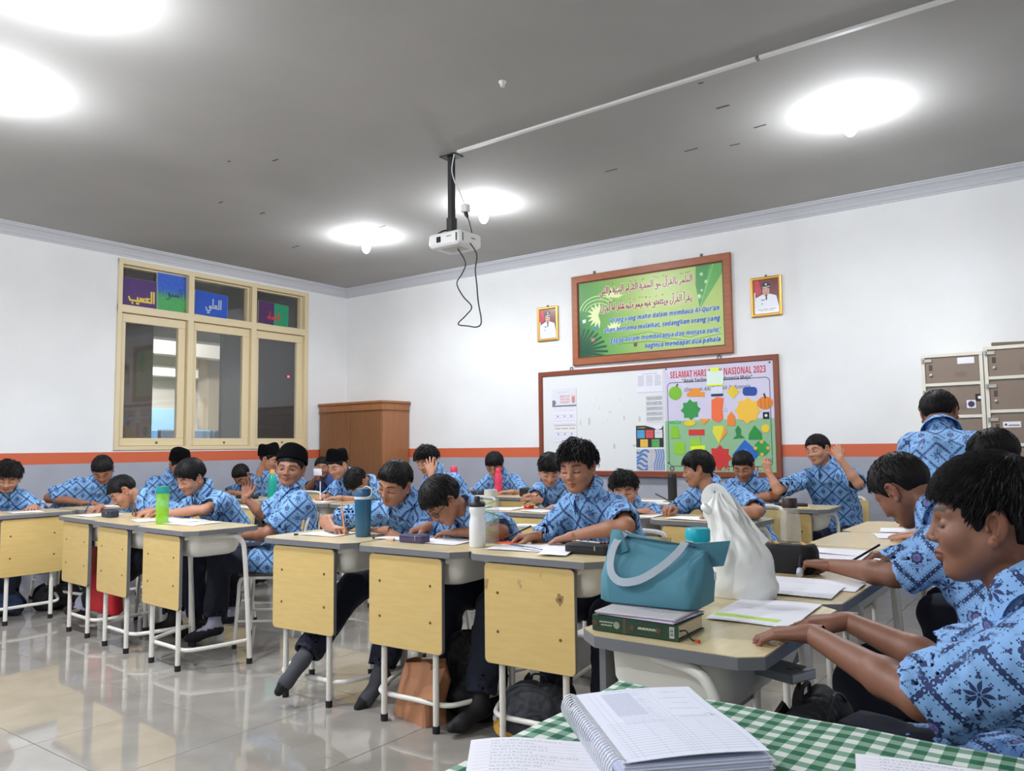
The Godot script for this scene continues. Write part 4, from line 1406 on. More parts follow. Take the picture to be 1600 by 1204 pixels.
func build_people_kit() -> void:
	heads = {"near": make_head(0.0026, false), "mid": make_head(0.0032, false), "far": make_head(0.0044, false), "smile": make_head(0.003, true)}
	var line := [[0.0, 0.055], [0.55, 0.05], [0.9, 0.028], [1.15, -0.008], [1.32, -0.002], [1.5, 0.03], [1.8, 0.022], [2.1, -0.03], [3.15, -0.055]]
	var near := [[0.0, 0.052], [0.55, 0.046], [0.9, 0.03], [1.12, -0.012], [1.3, -0.014], [1.42, 0.024], [1.75, 0.026], [1.95, 0.0], [2.15, -0.04], [3.15, -0.062]]
	var bowl := [[0.0, 0.042], [0.6, 0.036], [0.95, 0.015], [1.2, -0.012], [1.4, 0.008], [1.7, 0.012], [2.1, -0.035], [3.15, -0.06]]
	var side := [[0.0, 0.05], [0.5, 0.036], [0.9, 0.02], [1.15, -0.018], [1.35, 0.0], [1.6, 0.02], [2.0, -0.03], [3.15, -0.06]]
	hairs = {
		"near": {"t": 0.021, "top": 1.1, "amp": 0.004, "jag": 0.008, "locks": 6000, "len": 0.032, "lift": 0.16, "seed": 5, "line": near, "cell": 0.0032, "over": 0.008},
		"crop": {"t": 0.012, "top": 1.1, "amp": 0.0025, "jag": 0.004, "locks": 500, "len": 0.018, "lift": 0.2, "seed": 6, "line": line, "cell": 0.0045},
		"bowl": {"t": 0.019, "top": 1.05, "amp": 0.003, "jag": 0.008, "locks": 700, "len": 0.035, "lift": 0.08, "seed": 7, "line": bowl, "cell": 0.0045},
		"spiky": {"t": 0.02, "top": 1.2, "amp": 0.006, "jag": 0.012, "locks": 900, "wid": 1.3, "over": 0.012, "len": 0.045, "lift": 0.4, "seed": 8, "line": line, "cell": 0.0045},
		"side": {"t": 0.02, "top": 1.1, "amp": 0.003, "jag": 0.006, "locks": 600, "len": 0.03, "lift": 0.1, "seed": 9, "line": side, "cell": 0.0045, "crown": Vector3(-0.03, 0.11, -0.03)},
		"under_cap": {"t": 0.009, "top": 0.6, "amp": 0.002, "jag": 0.004, "locks": 0, "len": 0.02, "lift": 0.1, "seed": 10, "line": line, "cell": 0.0045},
	}
	for k in hairs:
		hairs[k] = make_hair(hairs[k].cell, hairs[k]).mesh()
	for k in ["flat", "curl", "write", "open", "rest"]:
		hands[k] = make_hand(k, 0.0042)
		hands[k + "_near"] = make_hand(k)
	collar = make_collar()
	songkok = make_songkok().mesh()
	spectacles = make_glasses().mesh()
	M.hair = mat(rgb(22, 20, 21), 0.55)
	M.hair.metallic_specular = 0.3
	M.velvet = mat(rgb(13, 13, 15), 0.95)
	M.velvet.metallic_specular = 0.15
	M.frame = mat(rgb(30, 28, 30), 0.3)
	var shirt := tri_tex(mat(Color.WHITE, 0.8), ImageTexture.create_from_image(batik(rgb(134, 179, 230), rgb(40, 56, 100))), 1.0 / 0.29, false)
	shirt.uv1_triplanar_sharpness = 12.0
	M.shirt = shirt
	var s2 := tri_tex(mat(Color.WHITE, 0.8), ImageTexture.create_from_image(batik(rgb(130, 179, 229), rgb(40, 58, 110), 640)), 1.0 / 0.24, false)
	s2.uv1_triplanar_sharpness = 12.0
	M.shirt2 = s2
	M.plain_shirt = mat(rgb(58, 78, 128), 0.8)
	M.trousers = mat(rgb(25, 30, 48), 0.85)
	M.trousers.rim_enabled = true
	M.trousers.rim = 0.15
	M.black = mat(rgb(22, 22, 25), 0.7)
	M.lilac = mat(rgb(176, 176, 200), 0.7)
	M.sock_grey = mat(rgb(70, 72, 80), 0.85)
	for k in 4:
		var c: Color = [rgb(168, 118, 92), rgb(152, 104, 80), rgb(182, 132, 106), rgb(132, 88, 67)][k]  # last tone is darkened to hold the shade on the two nearest boys
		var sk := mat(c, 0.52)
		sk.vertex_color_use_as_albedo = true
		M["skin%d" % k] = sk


# o: at (pelvis), yaw, head, look (yaw, pitch, roll in degrees, world), wrists and so on; all places in metres in the room
func person(o: Dictionary) -> Node3D:
	var at: Vector3 = o.at
	var yaw := deg_to_rad(float(o.yaw))
	var root := thing("person", o.label, "person", Vector3(at.x, 0, at.z), yaw, "pupils in blue batik shirts")
	var T := root.transform
	var L := T.affine_inverse()
	var sc: float = o.get("sc", 0.96)
	var near: bool = o.get("near", false)
	var P: Vector3 = L * at
	var H: Vector3 = L * (o.head as Vector3)
	var lk: Array = o.look
	var Bh := Basis(Vector3.UP, -yaw) * Basis.from_euler(Vector3(deg_to_rad(lk[1]), deg_to_rad(lk[0]), deg_to_rad(lk[2])))
	var up := (H - P).normalized()
	var N := H + Bh * Vector3(0, -0.10, -0.035) * sc + (P - H).normalized() * 0.055 + Vector3(0, 0, -0.02)
	var dn := (P - N)
	var sp := dn.length()
	var dnn := dn / sp
	var bow: float = o.get("bow", 0.05)
	var back := Vector3(0, 0, -1)
	var C := N + dn * 0.3 + back * bow * 0.7
	var W := N + dn * 0.68 + back * bow
	var tw := Basis(Vector3.UP, deg_to_rad(float(o.get("twist", 0.0)))) * Basis(Vector3(0, 0, 1), deg_to_rad(float(o.get("tilt", 0.0))))
	var ax := tw * Vector3.RIGHT
	var sw: float = 0.148 * sc * float(o.get("wide", 1.0))
	var SL := N + dnn * 0.055 + ax * sw + back * 0.005
	var SR := N + dnn * 0.055 - ax * sw + back * 0.005
	var ua := 0.265 * sc
	var fa := 0.225 * sc
	var wr := {}
	var el := {}
	for s in ["l", "r"]:
		var sh: Vector3 = SL if s == "l" else SR
		var sg := 1.0 if s == "l" else -1.0
		var w: Vector3 = L * (o[s + "w"] as Vector3) if o.has(s + "w") else sh + Vector3(sg * 0.03, -0.36, 0.22)
		var e: Vector3 = L * (o[s + "e"] as Vector3) if o.has(s + "e") else ik(sh, w, ua, fa, Vector3(sg * 0.8, -0.6, -0.35))
		if not o.has(s + "e") and (w - sh).length() > (ua + fa): e = sh.lerp(w, ua / (ua + fa))
		wr[s] = w
		el[s] = e
	# ---- skin: one surface
	var lo := P.min(N).min(wr.l).min(wr.r).min(el.l).min(el.r) - Vector3.ONE * 0.14
	var hi := P.max(N).max(wr.l).max(wr.r).max(el.l).max(el.r) + Vector3.ONE * 0.14
	var f := Field.new(lo, hi, 0.008 if near else 0.0115)
	f.cap(P, W, 0.08, 0.07, 0.05)
	f.cap(W, C, 0.07, 0.075, 0.05)
	f.cap(C, N, 0.075, 0.05, 0.05)
	f.cap(SL, SR, 0.04, 0.04, 0.04)
	f.cap(N - dnn * -0.02, H + Bh * Vector3(0, -0.09, -0.035) * sc, 0.051, 0.047, 0.03)
	for s in ["l", "r"]:
		var sh: Vector3 = SL if s == "l" else SR
		var fat: float = o.get("fat", 1.0)
		f.cap(sh, el[s], 0.041 * fat, 0.034 * fat, 0.02)
		var mid: Vector3 = el[s].lerp(wr[s], 0.3)
		f.cap(el[s], mid, 0.034 * fat, 0.0355 * fat, 0.015)
		f.cap(mid, wr[s], 0.0355 * fat, 0.0215, 0.015)
	var body := f.soup()
	body.add(heads[o.get("face", "near" if near else ("far" if at.z < 2.95 or at.x < 1.2 else "mid"))], Transform3D(Bh * Basis.from_scale(Vector3(sc * float(o.get("hw", 1.0)), sc, sc)), H))
	for s in ["l", "r"]:
		var fd: Vector3 = wr[s] - el[s]
		if o.has(s + "f"): fd = Basis(Vector3.UP, -yaw) * (o[s + "f"] as Vector3)
		fd = fd.normalized()
		var u: Vector3 = Basis(Vector3.UP, -yaw) * (o[s + "u"] as Vector3) if o.has(s + "u") else Vector3.UP
		u = (u - fd * u.dot(fd)).normalized()
		var bx := u.cross(fd)
		var hs := sc * 0.98
		var hb := Basis(bx * (-1.0 if s == "l" else 1.0) * hs, u * hs, fd * hs)
		body.add(hands[String(o.get(s + "p", "rest")) + ("_near" if near else "")], Transform3D(hb, wr[s]))
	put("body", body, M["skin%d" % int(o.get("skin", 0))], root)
	# ---- shirt
	var cl := 0.010 if near else 0.014
	var fs := Field.new(lo - Vector3.ONE * 0.06, hi + Vector3.ONE * 0.06, cl)
	var b: float = o.get("build", 1.0)
	var ps: Vector3 = P + Vector3(0, -0.02, 0)
	for sg in [-1.0, 1.0]:
		fs.cap(ps + Vector3.RIGHT * sg * 0.075 * b, W + ax * sg * 0.068 * b, 0.105 * b, 0.098 * b, 0.05)
		fs.cap(W + ax * sg * 0.068 * b, C + ax * sg * 0.07 * b, 0.098 * b, 0.092 * b, 0.05)
		fs.cap(C + ax * sg * 0.07, N + dnn * 0.05 + ax * sg * 0.055, 0.092 * b, 0.058, 0.05)
	fs.cap(SL - ax * 0.02, SR + ax * 0.02, 0.056, 0.056, 0.04)
	fs.cap(N + dnn * 0.06, N + (H + Bh * Vector3(0, -0.08, -0.03) - N).normalized() * 0.03, 0.082, 0.065, 0.03)
	if not o.get("no_legs", false):
		for sg in [-1.0, 1.0]: fs.cap(ps + Vector3(sg * 0.08, -0.01, 0), ps + Vector3(sg * 0.1, -0.02, float(o.get("tail", 0.11))), 0.112, 0.1, 0.05)
	for s in ["l", "r"]:
		var sh: Vector3 = SL if s == "l" else SR
		var e: Vector3 = sh.lerp(el[s], float(o.get("sleeve", 0.86)))
		fs.sleeve(sh, e, 0.063, 0.066 * float(o.get("fat", 1.0)) * float(o.get("loose", 1.0)), 0.05)
	noise.frequency = 1.0
	noise.seed = int(at.x * 100.0 + at.z * 10.0)
	fs.ruffle(noise, 0.012, Vector3(9, 7, 9))
	fs.ruffle(noise, 0.009, Vector3(20, 11, 20))
	for s in ["l", "r"]:
		var sh: Vector3 = SL if s == "l" else SR
		fs.carve(sh, sh.lerp(el[s], float(o.get("sleeve", 0.86))), 0.6, 0.05, 0.052 * float(o.get("fat", 1.0)) * float(o.get("loose", 1.0)))
	put("shirt", fs.soup(), M[o.get("shirt", "shirt" if near else "shirt2")], root)
	var cax := (H + Bh * Vector3(0, -0.08, -0.03) - N).normalized()
	var cz := (Bh.z * 0.25 + Vector3(0, 0, 1))
	cz = (cz - cax * cz.dot(cax)).normalized()
	put("collar", Soup.new().add(collar, Transform3D(Basis(cax.cross(cz), cax, cz) * Basis.from_scale(Vector3.ONE * 1.08), N + cax * 0.062)), M[o.get("shirt", "shirt" if near else "shirt2")], root)
	# ---- trousers, socks
	if not o.get("no_legs", false):
		var cuffs := []
		var ft := Field.new(Vector3(-0.36, -0.02, -0.35).min(P - Vector3.ONE * 0.2), Vector3(0.36, 0.3, 0.85).max(P + Vector3.ONE * 0.2), 0.0125 if o.get("feet", false) or near else 0.02)
		ft.cap(P + Vector3(-0.06, -0.02, 0), P + Vector3(0.06, -0.02, 0), 0.1, 0.1, 0.03)
		for s in ["l", "r"]:
			var sg := 1.0 if s == "l" else -1.0
			var hp := P + Vector3(sg * 0.085, -0.03, 0.03)
			var kn: Vector3 = L * (o[s + "k"] as Vector3) if o.has(s + "k") else Vector3(sg * 0.11, maxf(P.y - 0.03, 0.47), 0.36)
			var an: Vector3 = L * (o[s + "a"] as Vector3) if o.has(s + "a") else Vector3(sg * 0.1, 0.075, 0.30 if s == "l" else 0.36)
			ft.cap(hp, kn, 0.09, 0.076, 0.03)
			ft.sleeve(kn, kn.lerp(an, 0.9), 0.077, 0.07, 0.03)
			cuffs.append([kn, kn.lerp(an, 0.9)])
			var toe: Vector3 = (L.basis * (o[s + "t"] as Vector3)).normalized() if o.has(s + "t") else Vector3(sg * 0.15, 0, 1).normalized()
			if o.get("feet", false):
				sock(root, kn, an, toe, o.get("sock", "black"), o.get("sole", ""))
			else:
				sock(root, kn, an, toe, "black", "")
		ft.ruffle(noise, 0.014, Vector3(10, 8, 10))
		for q in cuffs: ft.carve(q[0], q[1], 0.8, 0.054, 0.054)
		put("trousers", ft.soup(), M.trousers, root)
	# ---- hair, cap, glasses
	var hk: String = o.get("hair", "crop")
	var hx := Transform3D(Bh * Basis.from_scale(Vector3(sc * float(o.get("hw", 1.0)) * float(o.get("hs", 1.0)), sc, sc)), H)
	var hm := MeshInstance3D.new()
	hm.mesh = hairs["under_cap" if o.get("cap", false) else hk]
	hm.material_override = M.hair
	hm.transform = hx
	place(hm, "hair", root)
	if o.get("cap", false):
		var cm := MeshInstance3D.new()
		cm.mesh = songkok
		cm.material_override = M.velvet
		cm.transform = hx * Transform3D(Basis(Vector3.RIGHT, -0.42), Vector3(0, 0.044, -0.022))
		place(cm, "cap", root)
	if o.get("glasses", false):
		var gm := MeshInstance3D.new()
		gm.mesh = spectacles
		gm.material_override = M.frame
		gm.transform = hx
		place(gm, "glasses", root)
	return root


func sock(root: Node3D, kn: Vector3, an: Vector3, toe: Vector3, kind: String, sole: String) -> void:
	var f := Field.new(an - Vector3.ONE * 0.26, an + Vector3.ONE * 0.26, 0.008)
	var upv := (kn - an).normalized()
	f.cap(an, an + upv * 0.11, 0.036, 0.043, 0.02)
	var dn := Vector3(0, -1, 0) if kind != "tiptoe" else -upv
	dn = (-upv - toe * (-upv).dot(toe)).normalized()
	var heel := an + dn * 0.03 - toe * 0.022
	var ball := an + dn * 0.045 + toe * 0.11
	f.cap(an, heel, 0.036, 0.03, 0.02)
	f.cap(an + dn * 0.01, ball, 0.034, 0.027, 0.025)
	f.cap(heel, ball, 0.026, 0.03, 0.025)
	f.cap(ball, ball + toe * 0.05, 0.03, 0.022, 0.02)
	var body: Soup
	if kind == "grey":
		var tip := ball + toe * 0.02
		body = f.soup(func(p: Vector3) -> Color: return Color(0.15, 0.15, 0.16) if (p - tip).dot(toe) > 0.0 else Color.WHITE)
		if not M.has("sock_toe"):
			M.sock_toe = M.sock_grey.duplicate()
			M.sock_toe.vertex_color_use_as_albedo = true
		put("sock", body, M.sock_toe, root)
	elif sole != "":
		var c0 := heel + dn * 0.004
		var reach := 0.03 if sole == "dark" else 0.1
		if not M.has("sock_two"):
			M.sock_two = mat(rgb(188, 188, 212), 0.75)
			M.sock_two.vertex_color_use_as_albedo = true
		put("sock", f.soup(func(p: Vector3) -> Color: return Color(0.02, 0.02, 0.025) if (p - c0).dot(dn) > -0.012 or (p - an).dot(toe) > reach else Color.WHITE), M.sock_two, root)
	else:
		put("sock", f.soup(), M.black, root)
func build_people() -> void:
	var folk := [
		{"label": "boy at the frame edge by the window wall, grinning down at his sheet", "at": Vector3(0.74, 0.54, 4.32), "yaw": 85.0, "head": Vector3(0.98, 1.01, 4.25), "look": [62, 30, -6], "lw": Vector3(1.14, 0.79, 4.13), "lf": Vector3(0.9, -0.1, 0.5), "rw": Vector3(1.12, 0.79, 4.44), "rf": Vector3(0.9, -0.1, -0.3), "lp": "rest", "rp": "rest", "hair": "spiky", "skin": 2, "hw": 1.04, "bow": 0.06},
		{"label": "stout boy bent over the desk by the window wall, arm folded before him", "at": Vector3(0.74, 0.54, 3.72), "yaw": 82.0, "head": Vector3(1.13, 1.05, 3.61), "look": [60, 48, 4], "rw": Vector3(1.08, 0.795, 3.74), "re": Vector3(0.80, 0.83, 3.87), "rf": Vector3(0.8, 0, -0.6), "lw": Vector3(1.2, 0.79, 3.45), "lf": Vector3(0.8, 0, 0.5), "hair": "crop", "skin": 1, "fat": 1.15, "wide": 1.1, "build": 1.12},
		{"label": "boy with head bowed low beside the dark pencil case, pen in his fist", "at": Vector3(2.28, 0.54, 3.58), "yaw": -10.0, "head": Vector3(2.06, 0.91, 3.92), "look": [-18, 46, 10], "rw": Vector3(1.83, 0.80, 3.97), "rf": Vector3(0.2, -0.25, 1), "rp": "write", "lw": Vector3(2.5, 0.80, 3.97), "lf": Vector3(-0.35, -0.2, 0.9), "lp": "write", "hair": "crop", "skin": 0, "feet": true, "rk": Vector3(2.14, 0.48, 3.94), "ra": Vector3(1.72, 0.13, 4.02), "rt": Vector3(-1, -0.15, 0.15), "lk": Vector3(2.4, 0.48, 3.94), "la": Vector3(1.93, 0.13, 4.12), "lt": Vector3(-1, 0.05, 0.1), "sole": "dark"},
		{"label": "capped boy half hidden behind the boy with the green bottle", "at": Vector3(0.78, 0.54, 3.0), "yaw": 80.0, "head": Vector3(1.1, 1.07, 2.92), "look": [75, 34, 0], "cap": true, "skin": 1},
		{"label": "boy writing beside the green bottle, head lowered", "at": Vector3(2.76, 0.54, 3.5), "yaw": -4.0, "head": Vector3(2.79, 1.02, 3.85), "look": [4, 28, -6], "le": Vector3(2.98, 0.815, 3.86), "lw": Vector3(2.77, 0.795, 4.0), "lf": Vector3(-1, 0, 0.2), "rw": Vector3(2.56, 0.80, 3.98), "rf": Vector3(-0.2, -0.2, 1), "rp": "write", "hair": "side", "skin": 2},
		{"label": "smiling boy in a black cap turned toward the camera, hand raised", "at": Vector3(3.47, 0.55, 3.60), "yaw": -50.0, "head": Vector3(3.54, 1.075, 3.62), "look": [36, 3, -5], "twist": 28.0, "re": Vector3(3.25, 0.78, 3.60), "rw": Vector3(3.19, 0.885, 3.70), "rf": Vector3(0.1, 1, -0.1), "ru": Vector3(-0.5, 0, -0.6), "rp": "rest", "le": Vector3(3.56, 0.69, 3.80), "lw": Vector3(3.30, 0.655, 3.80), "lf": Vector3(-1, -0.1, 0), "lp": "rest", "cap": true, "face": "smile", "skin": 1, "hw": 1.1, "fat": 1.2, "build": 1.14, "wide": 1.08, "feet": true, "lk": Vector3(3.12, 0.50, 3.83), "la": Vector3(3.20, 0.12, 3.92), "lt": Vector3(-0.45, -0.1, 0.55), "rk": Vector3(2.98, 0.50, 3.66), "ra": Vector3(3.06, 0.14, 3.72), "rt": Vector3(-0.45, 0.0, 0.5), "sole": "lilac", "bow": 0.03},
		{"label": "thin boy writing below the window's right pane", "at": Vector3(0.78, 0.54, 1.72), "yaw": 4.0, "head": Vector3(0.72, 0.94, 2.02), "look": [25, 48, 6], "rw": Vector3(0.64, 0.795, 2.3), "rf": Vector3(0.8, 0, 0.4), "lw": Vector3(0.92, 0.795, 2.26), "lf": Vector3(-0.7, 0, 0.6), "hair": "crop", "skin": 1},
		{"label": "capped boy behind the smiling boy, face turned away", "at": Vector3(1.5, 0.54, 1.95), "yaw": 15.0, "head": Vector3(1.47, 1.107, 2.24), "look": [115, 18, 0], "cap": true, "skin": 0},
		{"label": "boy in a plain dark blue shirt holding a paper before his face", "at": Vector3(1.02, 0.54, 0.95), "yaw": 20.0, "head": Vector3(0.97, 1.0, 1.2), "look": [42, 5, 0], "shirt": "plain_shirt", "rw": Vector3(1.13, 0.91, 1.40), "rf": Vector3(-0.1, 1, 0.1), "ru": Vector3(0.3, 0, 1), "rp": "curl", "hair": "crop", "skin": 1},
		{"label": "capped boy writing with a white pencil before the cupboard", "at": Vector3(2.4, 0.54, 1.85), "yaw": 0.0, "head": Vector3(2.3, 1.05, 2.15), "look": [6, 26, 4], "rw": Vector3(2.36, 0.80, 2.36), "rf": Vector3(0.3, -0.2, 0.9), "rp": "write", "lw": Vector3(2.55, 0.795, 2.34), "lf": Vector3(-0.8, 0, 0.4), "cap": true, "skin": 2},
		{"label": "boy with his face buried in his arms, only dark hair showing", "at": Vector3(2.95, 0.54, 1.95), "yaw": 0.0, "head": Vector3(2.77, 0.925, 2.35), "look": [0, 68, 0], "hair": "bowl", "skin": 0, "no_legs": true},
		{"label": "boy with tilted head behind the blue tumbler, writing with an orange pencil", "at": Vector3(4.66, 0.54, 3.56), "yaw": 0.0, "head": Vector3(4.79, 1.02, 3.95), "look": [6, 26, -16], "re": Vector3(4.33, 0.815, 4.0), "rw": Vector3(4.47, 0.795, 4.08), "rf": Vector3(1, -0.05, 0.12), "rp": "write", "lw": Vector3(4.80, 0.795, 4.02), "lf": Vector3(-0.9, 0, 0.1), "lp": "flat", "hair": "crop", "skin": 0, "hs": 1.05, "feet": true, "rk": Vector3(4.53, 0.49, 3.98), "ra": Vector3(4.545, 0.19, 4.33), "rt": Vector3(-0.25, -0.75, 0.65), "lk": Vector3(4.86, 0.49, 3.96), "la": Vector3(4.86, 0.12, 4.12), "lt": Vector3(-0.1, -0.5, 1), "sock": "grey"},
		{"label": "boy clutching his hair with one hand, beside the red bottle", "at": Vector3(3.5, 0.54, 1.82), "yaw": -4.0, "head": Vector3(3.22, 1.09, 2.0), "look": [0, 26, 4], "le": Vector3(3.43, 0.82, 2.2), "lw": Vector3(3.385, 0.995, 2.13), "lf": Vector3(-0.5, 1, -0.25), "lu": Vector3(0.5, 0.1, 0.8), "lp": "open", "hair": "spiky", "skin": 2, "hw": 1.05},
		{"label": "boy in glasses bent low behind the purple pencil case", "at": Vector3(5.28, 0.54, 3.62), "yaw": -8.0, "head": Vector3(5.16, 0.945, 4.0), "look": [-22, 50, 4], "glasses": true, "le": Vector3(5.43, 0.81, 3.9), "lw": Vector3(5.20, 0.80, 3.94), "lf": Vector3(-1, -0.05, 0.1), "lp": "rest", "rw": Vector3(4.98, 0.815, 3.91), "rf": Vector3(-0.6, -0.2, 0.6), "rp": "curl", "hair": "side", "skin": 1, "hs": 1.05, "feet": true, "lk": Vector3(5.44, 0.49, 3.97), "la": Vector3(5.47, 0.1, 4.12), "lt": Vector3(-0.2, -0.1, 1), "rk": Vector3(5.15, 0.49, 3.97), "ra": Vector3(5.1, 0.09, 3.9)},
		{"label": "boy in dark rimmed glasses reading below the orange stripe", "at": Vector3(3.06, 0.54, 0.56), "yaw": 8.0, "head": Vector3(3.04, 1.03, 0.86), "look": [24, 34, 0], "glasses": true, "rw": Vector3(2.84, 0.795, 0.98), "rf": Vector3(0.2, 0, 1), "lw": Vector3(3.34, 0.795, 1.0), "lf": Vector3(-0.8, 0, 0.4), "hair": "bowl", "skin": 2},
		{"label": "boy with bowl-cut hair holding a pen above the red dispenser", "at": Vector3(4.52, 0.54, 1.78), "yaw": 0.0, "head": Vector3(4.5, 1.03, 2.1), "look": [38, 34, 0], "rw": Vector3(4.52, 0.835, 2.27), "re": Vector3(4.36, 0.83, 2.1), "rf": Vector3(-0.5, 0.4, 0.6), "rp": "write", "lw": Vector3(4.70, 0.80, 2.24), "lf": Vector3(-0.9, -0.1, 0.4), "lp": "rest", "hair": "bowl", "skin": 2},
		{"label": "boy with upright tousled hair at the stained desk, looking at his work", "at": Vector3(5.86, 0.54, 3.5), "yaw": -12.0, "head": Vector3(5.76, 1.10, 3.76), "look": [8, 13, 2], "le": Vector3(6.03, 0.86, 3.80), "lw": Vector3(5.80, 0.81, 3.87), "lf": Vector3(-0.8, -0.2, 0.25), "lp": "rest", "rw": Vector3(5.60, 0.80, 3.86), "rf": Vector3(-0.8, -0.05, 0.4), "rp": "write", "hair": "spiky", "skin": 0, "feet": true, "lk": Vector3(6.0, 0.49, 3.93), "la": Vector3(6.03, 0.1, 3.98), "rk": Vector3(5.74, 0.49, 3.93), "ra": Vector3(5.72, 0.1, 3.9)},
		{"label": "boy resting his chin on the desk behind the teal bag", "at": Vector3(5.2, 0.54, 1.88), "yaw": 0.0, "head": Vector3(5.18, 0.91, 2.25), "look": [26, 16, 5], "lw": Vector3(5.36, 0.79, 2.3), "lf": Vector3(-1, 0, 0.2), "rw": Vector3(5.05, 0.79, 2.32), "rf": Vector3(1, 0, 0.2), "hair": "spiky", "skin": 2, "hw": 1.04},
		{"label": "boy turning his head aside, pen in hand, behind the plastic bag", "at": Vector3(5.82, 0.54, 1.72), "yaw": 2.0, "head": Vector3(5.6, 1.04, 2.05), "look": [-66, 12, 4], "rw": Vector3(5.52, 0.805, 2.24), "rf": Vector3(-0.1, 0.2, 1), "rp": "curl", "le": Vector3(6.1, 0.82, 2.38), "lw": Vector3(5.9, 0.795, 2.42), "lf": Vector3(-1, 0, 0.1), "hair": "side", "skin": 0, "hs": 1.04},
		{"label": "crop-haired boy looking down under the right side of the poster", "at": Vector3(5.5, 0.54, 0.55), "yaw": 6.0, "head": Vector3(5.46, 1.03, 0.86), "look": [8, 30, 0], "lw": Vector3(5.55, 0.795, 1.0), "le": Vector3(5.72, 0.82, 0.9), "lf": Vector3(-1, 0, 0.1), "rw": Vector3(5.3, 0.795, 1.0), "rf": Vector3(0.5, 0, 0.7), "hair": "crop", "skin": 1},
		{"label": "boy stretching both fists up beside his ears", "at": Vector3(6.06, 0.54, 0.52), "yaw": 0.0, "head": Vector3(5.99, 1.15, 0.75), "look": [-20, 10, 8], "le": Vector3(6.3, 0.915, 0.9), "lw": Vector3(6.19, 1.09, 0.93), "lf": Vector3(-0.35, 1, -0.15), "lu": Vector3(0.3, 0, 1), "lp": "curl", "re": Vector3(5.75, 0.86, 0.95), "rw": Vector3(5.69, 0.985, 0.95), "rf": Vector3(-0.3, 1, 0.1), "ru": Vector3(-0.3, 0, 1), "rp": "curl", "hair": "crop", "skin": 2, "tilt": 5.0, "sleeve": 0.92},
		{"label": "boy standing with his back to the camera near the lockers", "at": Vector3(7.2, 0.90, 2.78), "yaw": 190.0, "head": Vector3(7.05, 1.335, 2.45), "look": [175, 28, -8], "lk": Vector3(7.15, 0.5, 2.8), "la": Vector3(7.13, 0.09, 2.86), "rk": Vector3(7.33, 0.5, 2.8), "ra": Vector3(7.35, 0.09, 2.86), "lt": Vector3(0, 0, -1), "rt": Vector3(0, 0, -1), "hair": "crop", "skin": 1, "lw": Vector3(6.85, 0.8, 2.3), "rw": Vector3(7.2, 0.86, 2.3), "build": 1.1, "hs": 1.06},
		{"label": "boy hidden behind the nearest two, only the top of his hair showing", "at": Vector3(7.48, 0.54, 3.12), "yaw": -90.0, "head": Vector3(7.33, 1.13, 3.1), "look": [-90, 30, 0], "lw": Vector3(7.06, 0.79, 3.0), "lf": Vector3(-1, 0, -0.2), "rw": Vector3(7.04, 0.79, 2.86), "rf": Vector3(-1, 0, 0.1), "lp": "flat", "rp": "flat", "hair": "crop", "skin": 2},
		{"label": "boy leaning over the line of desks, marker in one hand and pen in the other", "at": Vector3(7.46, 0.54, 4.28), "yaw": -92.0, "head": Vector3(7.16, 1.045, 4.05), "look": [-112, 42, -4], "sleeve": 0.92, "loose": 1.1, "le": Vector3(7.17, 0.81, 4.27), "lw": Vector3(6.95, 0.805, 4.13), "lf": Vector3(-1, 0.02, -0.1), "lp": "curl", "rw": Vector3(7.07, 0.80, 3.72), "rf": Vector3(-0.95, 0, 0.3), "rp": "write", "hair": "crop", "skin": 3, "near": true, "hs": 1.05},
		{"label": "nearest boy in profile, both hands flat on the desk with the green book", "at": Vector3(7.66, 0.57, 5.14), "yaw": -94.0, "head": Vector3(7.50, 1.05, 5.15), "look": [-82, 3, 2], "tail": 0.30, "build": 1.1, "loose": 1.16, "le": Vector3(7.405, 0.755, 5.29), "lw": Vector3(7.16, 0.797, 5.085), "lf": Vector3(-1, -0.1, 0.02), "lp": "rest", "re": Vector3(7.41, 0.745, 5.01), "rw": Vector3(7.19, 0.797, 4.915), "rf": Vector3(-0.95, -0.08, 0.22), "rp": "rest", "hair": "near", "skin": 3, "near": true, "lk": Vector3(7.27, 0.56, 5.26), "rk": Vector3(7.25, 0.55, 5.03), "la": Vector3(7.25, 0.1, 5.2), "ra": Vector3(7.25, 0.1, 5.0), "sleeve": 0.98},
	]
	var seats := [
		"chair of the grinning boy at the frame edge", "chair of the stout boy by the window wall", "chair of the low-bowed boy above the red bag", "chair of the capped boy by the wall, third along",
		"pale backed chair hung with a black bag, behind the green bottle", "chair of the smiling boy, its white front leg in clear view", "chair of the thin boy below the window", "chair of the capped boy facing away",
		"chair of the boy in the plain dark shirt", "chair of the capped boy with the white pencil", "chair of the boy with buried face", "chair of the boy with tilted head behind the blue tumbler",
		"chair of the boy clutching his hair", "chair of the bent boy in glasses", "chair of the boy reading in dark rimmed glasses", "chair of the bowl-cut boy with the pen",
		"chair with pale backrest showing beside the boy at the stained desk", "chair of the boy resting his chin", "chair of the boy turning aside behind the plastic bag", "chair of the crop-haired boy under the poster",
		"chair of the stretching boy, white tube showing past the desk", "chair pushed back by the standing boy near the lockers", "chair of the boy hidden behind the nearest two", "chair of the boy holding the marker",
		"chair of the nearest boy in profile"]
	for k in folk.size():
		var o: Dictionary = folk[k]
		person(o)
		var a: Vector3 = o.at
		var y: float = deg_to_rad(float(o.yaw))
		var back := 0.07
		CHAIRS.append([a.x + sin(y) * back, a.z + cos(y) * back, o.yaw, seats[k]])
	CHAIRS[4] = [2.68, 3.62, 6.0, seats[4]]
	CHAIRS[16] = [5.87, 3.60, 8.0, seats[16]]
	CHAIRS[21] = [7.45, 2.35, -90.0, seats[21]]
const TY := 0.766


